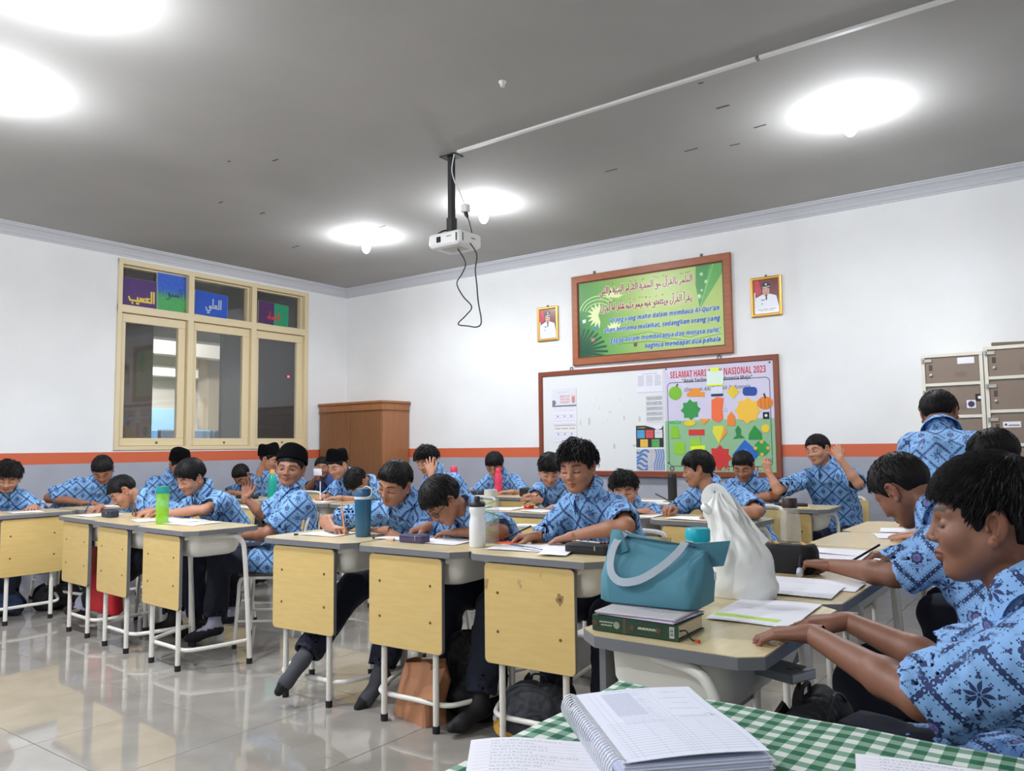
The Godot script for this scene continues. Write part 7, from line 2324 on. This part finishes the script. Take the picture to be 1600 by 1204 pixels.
	var mk := thing("marker", "white capped marker in the fist of the boy leaning over the desks", "marker", Vector3(6.862, 0.79, 4.15))
	put("barrel", Soup.new().tube([Vector3(0, -0.005, 0.012), Vector3(-0.01, 0.05, -0.05)], 0.0075, 10), blk, mk)
	put("cap", Soup.new().tube([Vector3(0.002, -0.016, 0.026), Vector3(-0.001, -0.003, 0.008)], 0.0105, 10), mat(rgb(214, 220, 232), 0.4), mk)


func tag_case(label: String, at: Vector3, sz: Vector3, deg: float, c: Color, c2: Color) -> Node3D:
	var t := thing("pencil_case", label, "pencil case", at, deg_to_rad(deg), "pencil cases")
	var rings := []
	for q in [[0.0, 0.94], [0.12, 1.0], [0.75, 1.0], [0.94, 0.95], [1.0, 0.86]]:
		var r := []
		for p in round_rect(sz.x * q[1], sz.z * q[1], minf(sz.z, sz.x) * 0.28, 5): r.append(Vector3(p.x, q[0] * sz.y, -p.y))
		rings.append(r)
	put("body", Soup.new().loft(rings), mat(c, 0.6), t)
	var z := []
	for p in round_rect(sz.x * 1.005, sz.z * 1.005, minf(sz.z, sz.x) * 0.28, 5): z.append(Vector3(p.x, sz.y * 0.8, -p.y))
	z.append(z[0])
	put("zip", Soup.new().tube(z, 0.0018, 5, false), mat(c2, 0.4), t)
	put("zip_pull", Soup.new().box(Vector3(sz.x * 0.2, sz.y * 0.62, sz.z * 0.51), Vector3(0.006, 0.018, 0.003), 0.001), mat(rgb(180, 176, 168), 0.3, 0.7), t)
	return t


func build_bags() -> void:
	# ---- teal lunch bag on the books
	var tealm := mat(rgb(80, 138, 156), 0.75)
	var strap := mat(rgb(168, 180, 190), 0.7)
	var o := Vector3(6.775, 0.815, 5.03)
	var bag := thing("bag", "teal fabric bag with grey handles, standing on the green book", "bag", o, deg_to_rad(4.0))
	var br := []
	noise.seed = 77
	for q in [[0.0, 0.24, 0.13, 0.0], [0.006, 0.256, 0.146, 0.0], [0.03, 0.262, 0.15, 0.0], [0.06, 0.262, 0.138, -0.003], [0.09, 0.258, 0.112, -0.008], [0.12, 0.254, 0.076, -0.012], [0.142, 0.25, 0.04, -0.014], [0.15, 0.248, 0.02, -0.014]]:
		var r := []
		for p in round_rect(q[1], q[2], minf(0.035, q[2] * 0.45), 9):
			var pv := Vector3(p.x, q[0], -p.y + q[3])
			var wv: float = noise.get_noise_3dv(pv * 18.0) * 0.010 + noise.get_noise_3dv(pv * 42.0) * 0.005
			pv += Vector3(signf(p.x) * wv * 0.5, wv * 0.5 * float(q[0] > 0.01) + (0.018 * smoothstep(0.02, -0.12, p.x) - 0.02 * smoothstep(-0.02, 0.12, p.x)) * smoothstep(0.09, 0.15, q[0]), signf(-p.y) * wv - 0.006 * sin(p.x * 40.0 + q[0] * 30.0) * smoothstep(0.01, 0.08, q[0]) * smoothstep(0.15, 0.1, q[0]))
			r.append(pv)
		br.append(r)
	put("body", Soup.new().loft(br), tealm, bag)
	# pointed corners of the mouth
	put("mouth_flap", Soup.new().sheet(flap([Vector3(-0.115, 0.10, 0.03), Vector3(-0.06, 0.125, 0.03), Vector3(-0.085, 0.175, 0.022), Vector3(-0.11, 0.17, 0.02)]), 0.006), tealm, bag)
	put("mouth_flap", Soup.new().sheet(flap([Vector3(0.07, 0.085, -0.02), Vector3(0.15, 0.09, -0.06), Vector3(0.165, 0.15, -0.07), Vector3(0.09, 0.145, -0.02)]), 0.008), tealm, bag)
	put("zip", Soup.new().tube(curve([Vector3(-0.1, 0.157, 0.0), Vector3(0.0, 0.15, 0.005), Vector3(0.1, 0.138, -0.012)]), 0.0025, 6), mat(rgb(40, 90, 104), 0.5), bag)
	put("zip_pull", Soup.new().box(Vector3(0.152, 0.075, 0.01), Vector3(0.004, 0.02, 0.006), 0.001), mat(rgb(200, 206, 210), 0.4), bag)
	for sz in [1.0, -1.0]:
		var path := curve([Vector3(-0.078, 0.165, 0.012 * sz), Vector3(-0.092, 0.135, 0.045 * sz), Vector3(-0.088, 0.085, 0.078 * sz), Vector3(-0.058, 0.058, 0.092 * sz), Vector3(-0.005, 0.066, 0.092 * sz), Vector3(0.045, 0.098, 0.074 * sz), Vector3(0.075, 0.13, 0.045 * sz), Vector3(0.082, 0.15, 0.015 * sz)], 4)
		var g := []
		for k in path.size():
			var p: Vector3 = path[k]
			var d: Vector3 = path[mini(k + 1, path.size() - 1)] - path[maxi(k - 1, 0)]
			var sd := d.cross(Vector3(0, 0.35, sz)).normalized() * 0.0095
			g.append([p - sd, p + sd])
		put("handle", Soup.new().sheet(g, 0.004), strap, bag)
	# ---- white carrier bag
	var wm := mat(rgb(238, 239, 234), 0.38)
	wm.backlight_enabled = true
	wm.backlight = Color(0.25, 0.25, 0.24)
	var pb := thing("bag", "white plastic carrier bag tied at the top, between the teal bag and the boys", "plastic bag", Vector3(6.815, TY, 4.57), 0.0)
	var rings := []
	var n := 56
	for k in 26:
		var v := k / 25.0
		var r := []
		for j in n:
			var a := -TAU * j / n
			var R := lerpf(0.098, 0.088, smoothstep(0.0, 0.25, v))
			R = lerpf(R, 0.05, smoothstep(0.3, 0.78, v))
			R = lerpf(R, 0.013, smoothstep(0.8, 1.0, v))
			R += 0.012 * smoothstep(0.0, 0.12, v) * (1.0 - smoothstep(0.0, 0.3, v))
			R *= 1.0 + smoothstep(0.2, 0.8, v) * (0.12 * sin(a * 7 + v * 5) + 0.09 * sin(a * 12 - v * 11) + 0.05 * sin(a * 19 + v * 23)) + 0.04 * sin(a * 3 + v * 7) + 0.05 * noise.get_noise_3d(cos(a) * 6.0, v * 9.0, sin(a) * 6.0)
			r.append(Vector3(cos(a) * R * 1.05 - 0.062 * smoothstep(0.35, 1.0, v), v * 0.29, sin(a) * R * 0.85))
		rings.append(r)
	put("body", Soup.new().loft(rings), wm, pb)
	put("knot", Soup.new().lathe([Vector2(0, -0.012), Vector2(0.016, -0.008), Vector2(0.02, 0.0), Vector2(0.015, 0.01), Vector2(0, 0.012)], 12, Vector3(-0.085, 0.245, 0.03), Basis(Vector3.FORWARD, 0.6)), wm, pb)
	put("handle", Soup.new().sheet(ribbon([Vector3(-0.075, 0.22, 0.02), Vector3(-0.088, 0.28, 0.015), Vector3(-0.066, 0.302, 0.0), Vector3(-0.03, 0.26, 0.0), Vector3(0.0, 0.2, 0.02), Vector3(0.03, 0.15, 0.04)], 0.018), 0.003), wm, pb)
	put("handle", Soup.new().sheet(ribbon([Vector3(-0.07, 0.25, -0.02), Vector3(-0.05, 0.28, -0.025), Vector3(0.0, 0.22, -0.03), Vector3(0.045, 0.17, -0.02), Vector3(0.075, 0.15, 0.0)], 0.016), 0.003), wm, pb)
	# ---- thick green book and what lies on it
	var book := thing("book", "thick dark green hardback with a barcode on its spine, under the teal bag", "book", Vector3(6.793, TY, 5.115), deg_to_rad(1.0))
	var grn := mat(rgb(28, 66, 46), 0.45)
	var cov := Soup.new().box(Vector3(0, 0.002, 0), Vector3(0.218, 0.003, 0.15), 0.001).box(Vector3(0, 0.035, 0), Vector3(0.218, 0.003, 0.15), 0.001).box(Vector3(0, 0.0185, 0.0745), Vector3(0.218, 0.036, 0.003), 0.001)
	put("cover", cov, grn, book)
	put("pages", Soup.new().box(Vector3(-0.001, 0.0185, -0.002), Vector3(0.21, 0.030, 0.146), 0.002), mat(rgb(214, 204, 172), 0.8), book)
	var cream := mat(rgb(206, 204, 180), 0.5)
	var brown := mat(rgb(92, 66, 52), 0.5)
	put("label", Soup.new().box(Vector3(0.094, 0.0185, 0.0765), Vector3(0.011, 0.024, 0.001)), mat(rgb(224, 226, 222), 0.5), book)
	var bars := Soup.new()
	for k in 8: bars.box(Vector3(0.094, 0.0095 + k * 0.0026, 0.0772), Vector3(0.0085, 0.0008 + 0.0006 * (k % 3), 0.0004))
	put("barcode", bars, mat(rgb(30, 30, 32), 0.5), book)
	put("band", Soup.new().box(Vector3(-0.024, 0.0185, 0.0763), Vector3(0.008, 0.034, 0.001)).box(Vector3(-0.094, 0.0185, 0.0763), Vector3(0.0018, 0.034, 0.001)), brown, book)
	put("medallion", Soup.new().prism(star(10, 0.0085, 0.007), 0, 0.0008, Transform3D(Basis(), Vector3(-0.044, 0.0185, 0.0762))), mat(rgb(150, 156, 140), 0.5), book)
	for x in [-0.004, 0.062, -0.102]: put("medallion", Soup.new().prism(star(8, 0.0075, 0.0055), 0, 0.0008, Transform3D(Basis(), Vector3(x, 0.0185, 0.0762))), brown, book)
	var pr := Soup.new()
	for q in [[0.012, 0.0185, 11, 0.0034, 0.005], [-0.088, 0.0225, 10, 0.0028, 0.003], [-0.084, 0.0155, 8, 0.0028, 0.003]]:
		for k in int(q[2]): pr.box(Vector3(q[0] + k * (q[3] + 0.0009), q[1] + 0.0005 * (k % 2), 0.0763), Vector3(q[3] * (0.7 + 0.3 * (k % 2)), q[4], 0.0006))
	put("worn_print", pr, cream, book)
	put("ribbon", Soup.new().tube(curve([Vector3(0.105, 0.02, 0.06), Vector3(0.118, 0.022, 0.055), Vector3(0.124, 0.008, 0.05), Vector3(0.134, 0.003, 0.056), Vector3(0.14, 0.003, 0.05)], 4), 0.0018, 5), mat(rgb(30, 50, 42), 0.6), book)
	put("tassel", Soup.new().tube([Vector3(0.138, 0.003, 0.052), Vector3(0.15, 0.003, 0.058)], [0.0025, 0.004], 6), mat(rgb(206, 84, 40), 0.7), book)
	for q in [[0.0375, -2.0, rgb(200, 190, 216), "lilac exercise book between the green book and the teal bag", 0.0], [0.0425, 3.0, rgb(196, 192, 196), "grey covered exercise book directly beneath the teal bag", -0.006]]:
		var nb := put("exercise_book", Soup.new().box(Vector3(0, 0.0022, 0), Vector3(0.2, 0.0042, 0.158), 0.001).box(Vector3(0.003, 0.0022, 0.001), Vector3(0.199, 0.002, 0.16)), mat(q[2], 0.6), null)
		nb.position = Vector3(6.796 + q[4], TY + q[0], 5.112)
		nb.rotation.y = deg_to_rad(q[1])
		tag(nb, q[3], "exercise book", "exercise books under the teal bag")
	# ---- bags on the floor
	backpack("black backpack slumped under the desk of the boy in glasses, beside the paper bag", Vector3(5.33, 0, 4.0), -20.0, rgb(26, 27, 31), rgb(18, 18, 20), Vector3(0.3, 0.4, 0.17))
	var gb := backpack("charcoal backpack with a mustard strap under the stained desk", Vector3(5.72, 0, 4.05), 10.0, rgb(54, 56, 62), rgb(38, 40, 46), Vector3(0.3, 0.24, 0.22))
	put("mustard_strap", Soup.new().sheet(ribbon([Vector3(-0.15, 0.06, 0.06), Vector3(-0.1, 0.045, 0.125), Vector3(0.0, 0.05, 0.135), Vector3(0.06, 0.09, 0.125)], 0.022), 0.006), mat(rgb(196, 150, 50), 0.7), gb)
	backpack("navy backpack on the floor at the frame edge by the window wall", Vector3(1.05, 0, 4.28), 80.0, rgb(40, 56, 92), rgb(28, 30, 40), Vector3(0.28, 0.2, 0.2))
	backpack("black backpack lying flat beneath the desk at the window wall", Vector3(1.12, 0, 3.92), 95.0, rgb(26, 27, 30), rgb(44, 46, 48), Vector3(0.34, 0.2, 0.2))
	backpack("black bag hanging open under the nearest boy's desk", Vector3(7.15, 0.31, 5.04), 92.0, rgb(22, 23, 26), rgb(30, 32, 34), Vector3(0.34, 0.38, 0.13))
	backpack("black bag slung over the pale chair back behind the green bottle", Vector3(2.70, 0.40, 3.33), 184.0, rgb(26, 26, 30), rgb(20, 20, 23), Vector3(0.28, 0.36, 0.12))
	var gbk := thing("book", "grey book poking out of the nearest boy's desk tray", "book", Vector3(7.075, 0.675, 5.0), deg_to_rad(-20.0))
	put("cover", Soup.new().box(Vector3(0, 0.011, 0), Vector3(0.10, 0.022, 0.085), 0.002), mat(rgb(120, 124, 132), 0.5), gbk)
	put("pages", Soup.new().box(Vector3(0.0012, 0.011, 0), Vector3(0.10, 0.017, 0.080), 0.001), mat(rgb(200, 200, 204), 0.7), gbk)
	put("mark", Soup.new().box(Vector3(0.02, 0.0222, 0.008), Vector3(0.02, 0.0006, 0.007)).box(Vector3(0.024, 0.0222, -0.01), Vector3(0.018, 0.0006, 0.006)), mat(rgb(50, 52, 58), 0.5), gbk)
	# brown paper carrier
	var km := mat(rgb(178, 126, 92), 0.8)
	var kb := thing("paper_bag", "brown kraft paper bag crumpled on the floor under the front row", "paper bag", Vector3(5.17, 0, 4.17), deg_to_rad(-16.0))
	var kr := []
	for q in [[0.0, 0.27, 0.12], [0.1, 0.26, 0.12], [0.18, 0.25, 0.11], [0.25, 0.24, 0.09]]:
		var r := []
		for p in round_rect(q[1], q[2], 0.02, 2): r.append(Vector3(p.x * (1.0 + 0.06 * sin(p.y * 60 + q[0] * 30)) + q[0] * 0.06, q[0] + 0.025 * sin(p.x * 22) * float(q[0] > 0.2), -p.y - q[0] * 0.1 + 0.01 * sin(p.x * 30 + q[0] * 40)))
		kr.append(r)
	put("body", Soup.new().loft(kr, true, true, false, false), km, kb)
	put("flap", Soup.new().sheet(flap([Vector3(0.1, 0.12, 0.06), Vector3(0.2, 0.13, 0.05), Vector3(0.21, 0.26, 0.0), Vector3(0.13, 0.24, 0.03)]), 0.003), km, kb)
	# red hanging bag
	var rb := thing("tote_bag", "red fabric bag hanging beneath the row near the window", "tote bag", Vector3(2.26, 0.13, 4.13), deg_to_rad(-4.0))
	var rr := []
	for q in [[0.0, 0.34, 0.06], [0.02, 0.37, 0.1], [0.2, 0.38, 0.08], [0.38, 0.37, 0.04], [0.42, 0.37, 0.025]]:
		var r := []
		for p in round_rect(q[1], q[2], q[2] * 0.4, 4): r.append(Vector3(p.x + 0.008 * sin(q[0] * 26), q[0], -p.y + 0.008 * sin(p.x * 34)))
		rr.append(r)
	put("body", Soup.new().loft(rr), mat(rgb(196, 34, 44), 0.7), rb)
	for s in [-1.0, 1.0]: put("handle", Soup.new().tube(curve([Vector3(-0.08, 0.41, s * 0.01), Vector3(-0.05, 0.5, s * 0.008), Vector3(0.05, 0.5, s * 0.008), Vector3(0.08, 0.41, s * 0.01)]), 0.006, 6), mat(rgb(170, 28, 38), 0.7), rb)
	put("care_label", Soup.new().box(Vector3(0.1, 0.36, 0.036), Vector3(0.03, 0.04, 0.002)), mat(rgb(214, 160, 160), 0.7), rb)
	# storage box on the floor beyond
	var sb := thing("storage_box", "translucent white storage box on the floor behind the stained desk's row", "storage box", Vector3(5.55, 0, 3.1), 0.1)
	var sr := []
	for q in [[0.0, 0.30, 0.22], [0.01, 0.31, 0.23], [0.2, 0.34, 0.26]]:
		var r := []
		for p in round_rect(q[1], q[2], 0.03, 4): r.append(Vector3(p.x, q[0], -p.y))
		sr.append(r)
	put("tub", Soup.new().loft(sr), mat(rgb(200, 198, 192), 0.4), sb)
	put("lid", Soup.new().box(Vector3(0, 0.21, 0), Vector3(0.36, 0.022, 0.28), 0.008), mat(rgb(216, 214, 208), 0.4), sb)


func flap(c: Array) -> Array:
	var g := []
	for a in 6:
		var row := []
		for b in 6:
			var u := a / 5.0
			var v := b / 5.0
			row.append((c[0] as Vector3).lerp(c[1], u).lerp((c[3] as Vector3).lerp(c[2], u), v) + Vector3(0, 0, 0.006 * sin(u * PI) * sin(v * PI)))
		g.append(row)
	return g


func ribbon(pts: Array, w: float) -> Array:
	var path := curve(pts, 5)
	var g := []
	for k in path.size():
		var d: Vector3 = path[mini(k + 1, path.size() - 1)] - path[maxi(k - 1, 0)]
		var sd := d.cross(Vector3(0.2, 0.3, 1)).normalized() * w
		g.append([path[k] - sd, path[k], path[k] + sd])
	return g


func backpack(label: String, at: Vector3, deg: float, c: Color, c2: Color, sz: Vector3) -> Node3D:
	var t := thing("backpack", label, "backpack", at, deg_to_rad(deg), "school bags")
	var h := sz * 0.5
	var f := Field.new(Vector3(-h.x - 0.05, -0.04, -h.z - 0.06), Vector3(h.x + 0.05, sz.y + 0.05, h.z + 0.09), 0.009)
	f.ell(Vector3(0, sz.y * 0.42, 0), Vector3(h.x * 0.95, sz.y * 0.5, h.z * 0.95), 0.03)
	for sx in [-1.0, 1.0]:
		f.cap(Vector3(sx * (h.x - 0.06), 0.055, 0), Vector3(sx * (h.x - 0.08), sz.y - 0.1, 0), 0.055, 0.05, 0.06)
	f.cap(Vector3(-h.x + 0.08, 0.06, 0.02), Vector3(h.x - 0.08, 0.06, 0.02), 0.06, 0.06, 0.05)
	f.cap(Vector3(-h.x * 0.5, sz.y * 0.3, h.z), Vector3(h.x * 0.5, sz.y * 0.3, h.z), 0.04, 0.04, 0.02)
	noise.seed = int(at.x * 50)
	f.ruffle(noise, 0.018, Vector3(12, 12, 12))
	put("body", f.soup(), mat(c, 0.75), t)
	put("zip", Soup.new().tube(curve([Vector3(-h.x * 0.8, sz.y * 0.45, h.z * 0.75), Vector3(-h.x * 0.6, sz.y * 0.8, h.z * 0.7), Vector3(0, sz.y * 0.93, h.z * 0.62), Vector3(h.x * 0.6, sz.y * 0.8, h.z * 0.7), Vector3(h.x * 0.8, sz.y * 0.45, h.z * 0.75)]), 0.004, 6), mat(c2, 0.5), t)
	put("carry_loop", Soup.new().tube(curve([Vector3(-0.035, sz.y * 0.9, -h.z * 0.3), Vector3(-0.025, sz.y * 0.9 + 0.022, -h.z * 0.3), Vector3(0.025, sz.y * 0.9 + 0.022, -h.z * 0.3), Vector3(0.035, sz.y * 0.9, -h.z * 0.3)]), 0.005, 6), mat(c2, 0.7), t)
	for sx in [-1.0, 1.0]:
		put("strap", Soup.new().sheet(ribbon([Vector3(sx * 0.06, sz.y * 0.88, -h.z * 0.7), Vector3(sx * 0.1, sz.y * 0.7, -h.z * 1.15), Vector3(sx * 0.11, sz.y * 0.35, -h.z * 1.2), Vector3(sx * 0.09, sz.y * 0.12, -h.z * 0.9)], 0.02), 0.008), mat(c2, 0.75), t)
	return t


func build_papers() -> void:
	var rg := RandomNumberGenerator.new()
	rg.seed = 51
	var f := blank(256, 360, rgb(234, 235, 240))
	for y in range(26, 200, 15):
		f.fill_rect(Rect2i(16, y, 224, 1), rgb(206, 210, 222))
		hline_text(f, 20, y - 9, rg.randi_range(40, 200), 3, rg, rgb(170, 174, 196))
	var lined := printed(f, 0.7)
	var plain := mat(rgb(236, 236, 240), 0.7)
	var near := blank(256, 360, rgb(236, 236, 244))
	near.fill_rect(Rect2i(4, 270, 200, 42), rgb(186, 222, 92))
	hline_text(near, 70, 286, 60, 6, rg, rgb(120, 160, 50))
	for y in range(336, 356, 6): hline_text(near, 20, y, 180, 2, rg, rgb(170, 176, 206))
	var strip := printed(near, 0.7)
	var wide := blank(360, 256, rgb(236, 237, 244))
	for y in range(30, 220, 12): hline_text(wide, 20, y, rg.randi_range(60, 160), 2, rg, rgb(206, 208, 220))
	wide.fill_rect(Rect2i(20, 126, 230, 2), rgb(150, 154, 176))
	var wm := printed(wide, 0.7)
	# x, z, turn, width, depth, material, label, lift
	var list := [
		[6.955, 4.77, 3.0, 0.21, 0.32, strip, "white sheet with a lime strip under the nearest boy's fingertips", 0],
		[6.895, 4.42, 4.0, 0.30, 0.21, wm, "printed sheet overhanging the desk edge beyond the lime strip sheet", 1],
		[6.92, 4.28, 2.0, 0.31, 0.17, wm, "upper of the two sheets below the marker hand", 0],
		[6.86, 3.62, 3.0, 0.29, 0.20, lined, "ruled sheet beyond the gold patterned case", 0],
		[6.98, 3.78, -20.0, 0.21, 0.28, plain, "plain sheet under the farther hand of the leaning boy", 1],
		[6.80, 3.5, -4.0, 0.28, 0.16, plain, "plain sheet furthest along behind the gold patterned case", 1],
		[6.93, 2.78, -70.0, 0.2, 0.26, plain, "plain sheet under small hands near the lockers", 0],
		[6.88, 2.52, -80.0, 0.2, 0.22, plain, "plain sheet at the locker end of the line", 0],
		[4.47, 4.10, 8.0, 0.24, 0.19, plain, "white sheet under the tilted boy's pencil", 0],
		[4.93, 4.02, 5.0, 0.22, 0.2, lined, "ruled sheet between the blue tumbler and the purple case", 0],
		[5.20, 4.04, 6.0, 0.26, 0.2, plain, "white sheet under the bent boy in glasses", 0],
		[5.66, 4.04, 12.0, 0.28, 0.2, lined, "ruled sheet under the pen at the stained desk", 0],
		[5.78, 3.98, -12.0, 0.2, 0.24, plain, "second white sheet at the stained desk", 1],
		[5.88, 4.13, 20.0, 0.12, 0.14, plain, "small white slip by the open black pencil case", 2],
		[2.86, 4.12, -16.0, 0.21, 0.26, plain, "white sheet behind the green bottle", 0],
		[3.28, 4.13, 8.0, 0.28, 0.22, plain, "white sheet beside the green bottle on the window side row", 0],
		[3.12, 4.08, -6.0, 0.22, 0.2, lined, "ruled sheet partly beneath the green bottle's neighbour", 1],
		[2.13, 4.12, 4.0, 0.2, 0.24, plain, "white sheet before the low-bowed boy", 0],
		[1.36, 4.27, 80.0, 0.2, 0.2, lined, "sheet of the grinning boy at the frame edge", 0],
		[1.33, 3.68, 85.0, 0.2, 0.22, plain, "sheet of the stout boy by the window wall", 0],
		[2.44, 2.45, 3.0, 0.26, 0.2, plain, "white sheet under the white pencil", 0],
		[0.85, 2.42, 5.0, 0.21, 0.26, plain, "sheet of the thin boy below the window", 0],
		[4.28, 2.36, 10.0, 0.22, 0.24, plain, "white sheet beside the red correction tape", 0],
		[4.6, 2.36, -6.0, 0.2, 0.22, lined, "ruled sheet under the bowl-cut boy's hand", 0],
		[5.38, 2.38, 3.0, 0.2, 0.2, lined, "sheet under the pen of the boy turning aside", 0],
		[5.72, 2.42, -2.0, 0.26, 0.2, plain, "white sheet before the boy turning aside", 1],
		[2.86, 1.08, 3.0, 0.24, 0.18, plain, "white sheet of the boy in dark rimmed glasses", 0],
		[4.82, 1.18, 14.0, 0.24, 0.2, plain, "white sheet beside the black flask", 0],
		[5.36, 1.12, -3.0, 0.24, 0.2, lined, "open sheet under the crop-haired boy's arm", 0],
		[5.74, 1.26, 2.0, 0.28, 0.2, plain, "white sheet on the stretching boy's desk", 0],
	]
	for q in list:
		var g := []
		for a in 5:
			var row := []
			for b in 5: row.append(Vector3((a / 4.0 - 0.5) * q[3], 0.0012 * sin(a * 1.3 + b), (0.5 - b / 4.0) * q[4]))
			g.append(row)
		var o := put("paper", Soup.new().sheet_uv(g, 0.0006), q[5], null)
		o.position = Vector3(q[0], TY + 0.0022 + 0.0022 * q[7], q[1])
		o.rotation.y = deg_to_rad(q[2])
		tag(o, q[6], "paper", "test sheets on the desks")
	tag(put("paper", Soup.new().sheet_uv(flap([Vector3(5.43, TY + 0.002, 3.96), Vector3(5.56, TY + 0.002, 4.0), Vector3(5.55, TY + 0.002, 3.9), Vector3(5.45, TY + 0.002, 3.88)]), 0.0006), mat(rgb(240, 110, 70), 0.7)), "bright orange paper scrap behind the white squeeze bottle", "paper")
	tag(put("paper", Soup.new().sheet_uv(flap([Vector3(1.15, 0.93, 1.46), Vector3(1.23, 0.93, 1.42), Vector3(1.22, 1.0, 1.42), Vector3(1.14, 1.0, 1.46)]), 0.0006), plain), "small folded paper held before a face beside the cupboard", "paper")
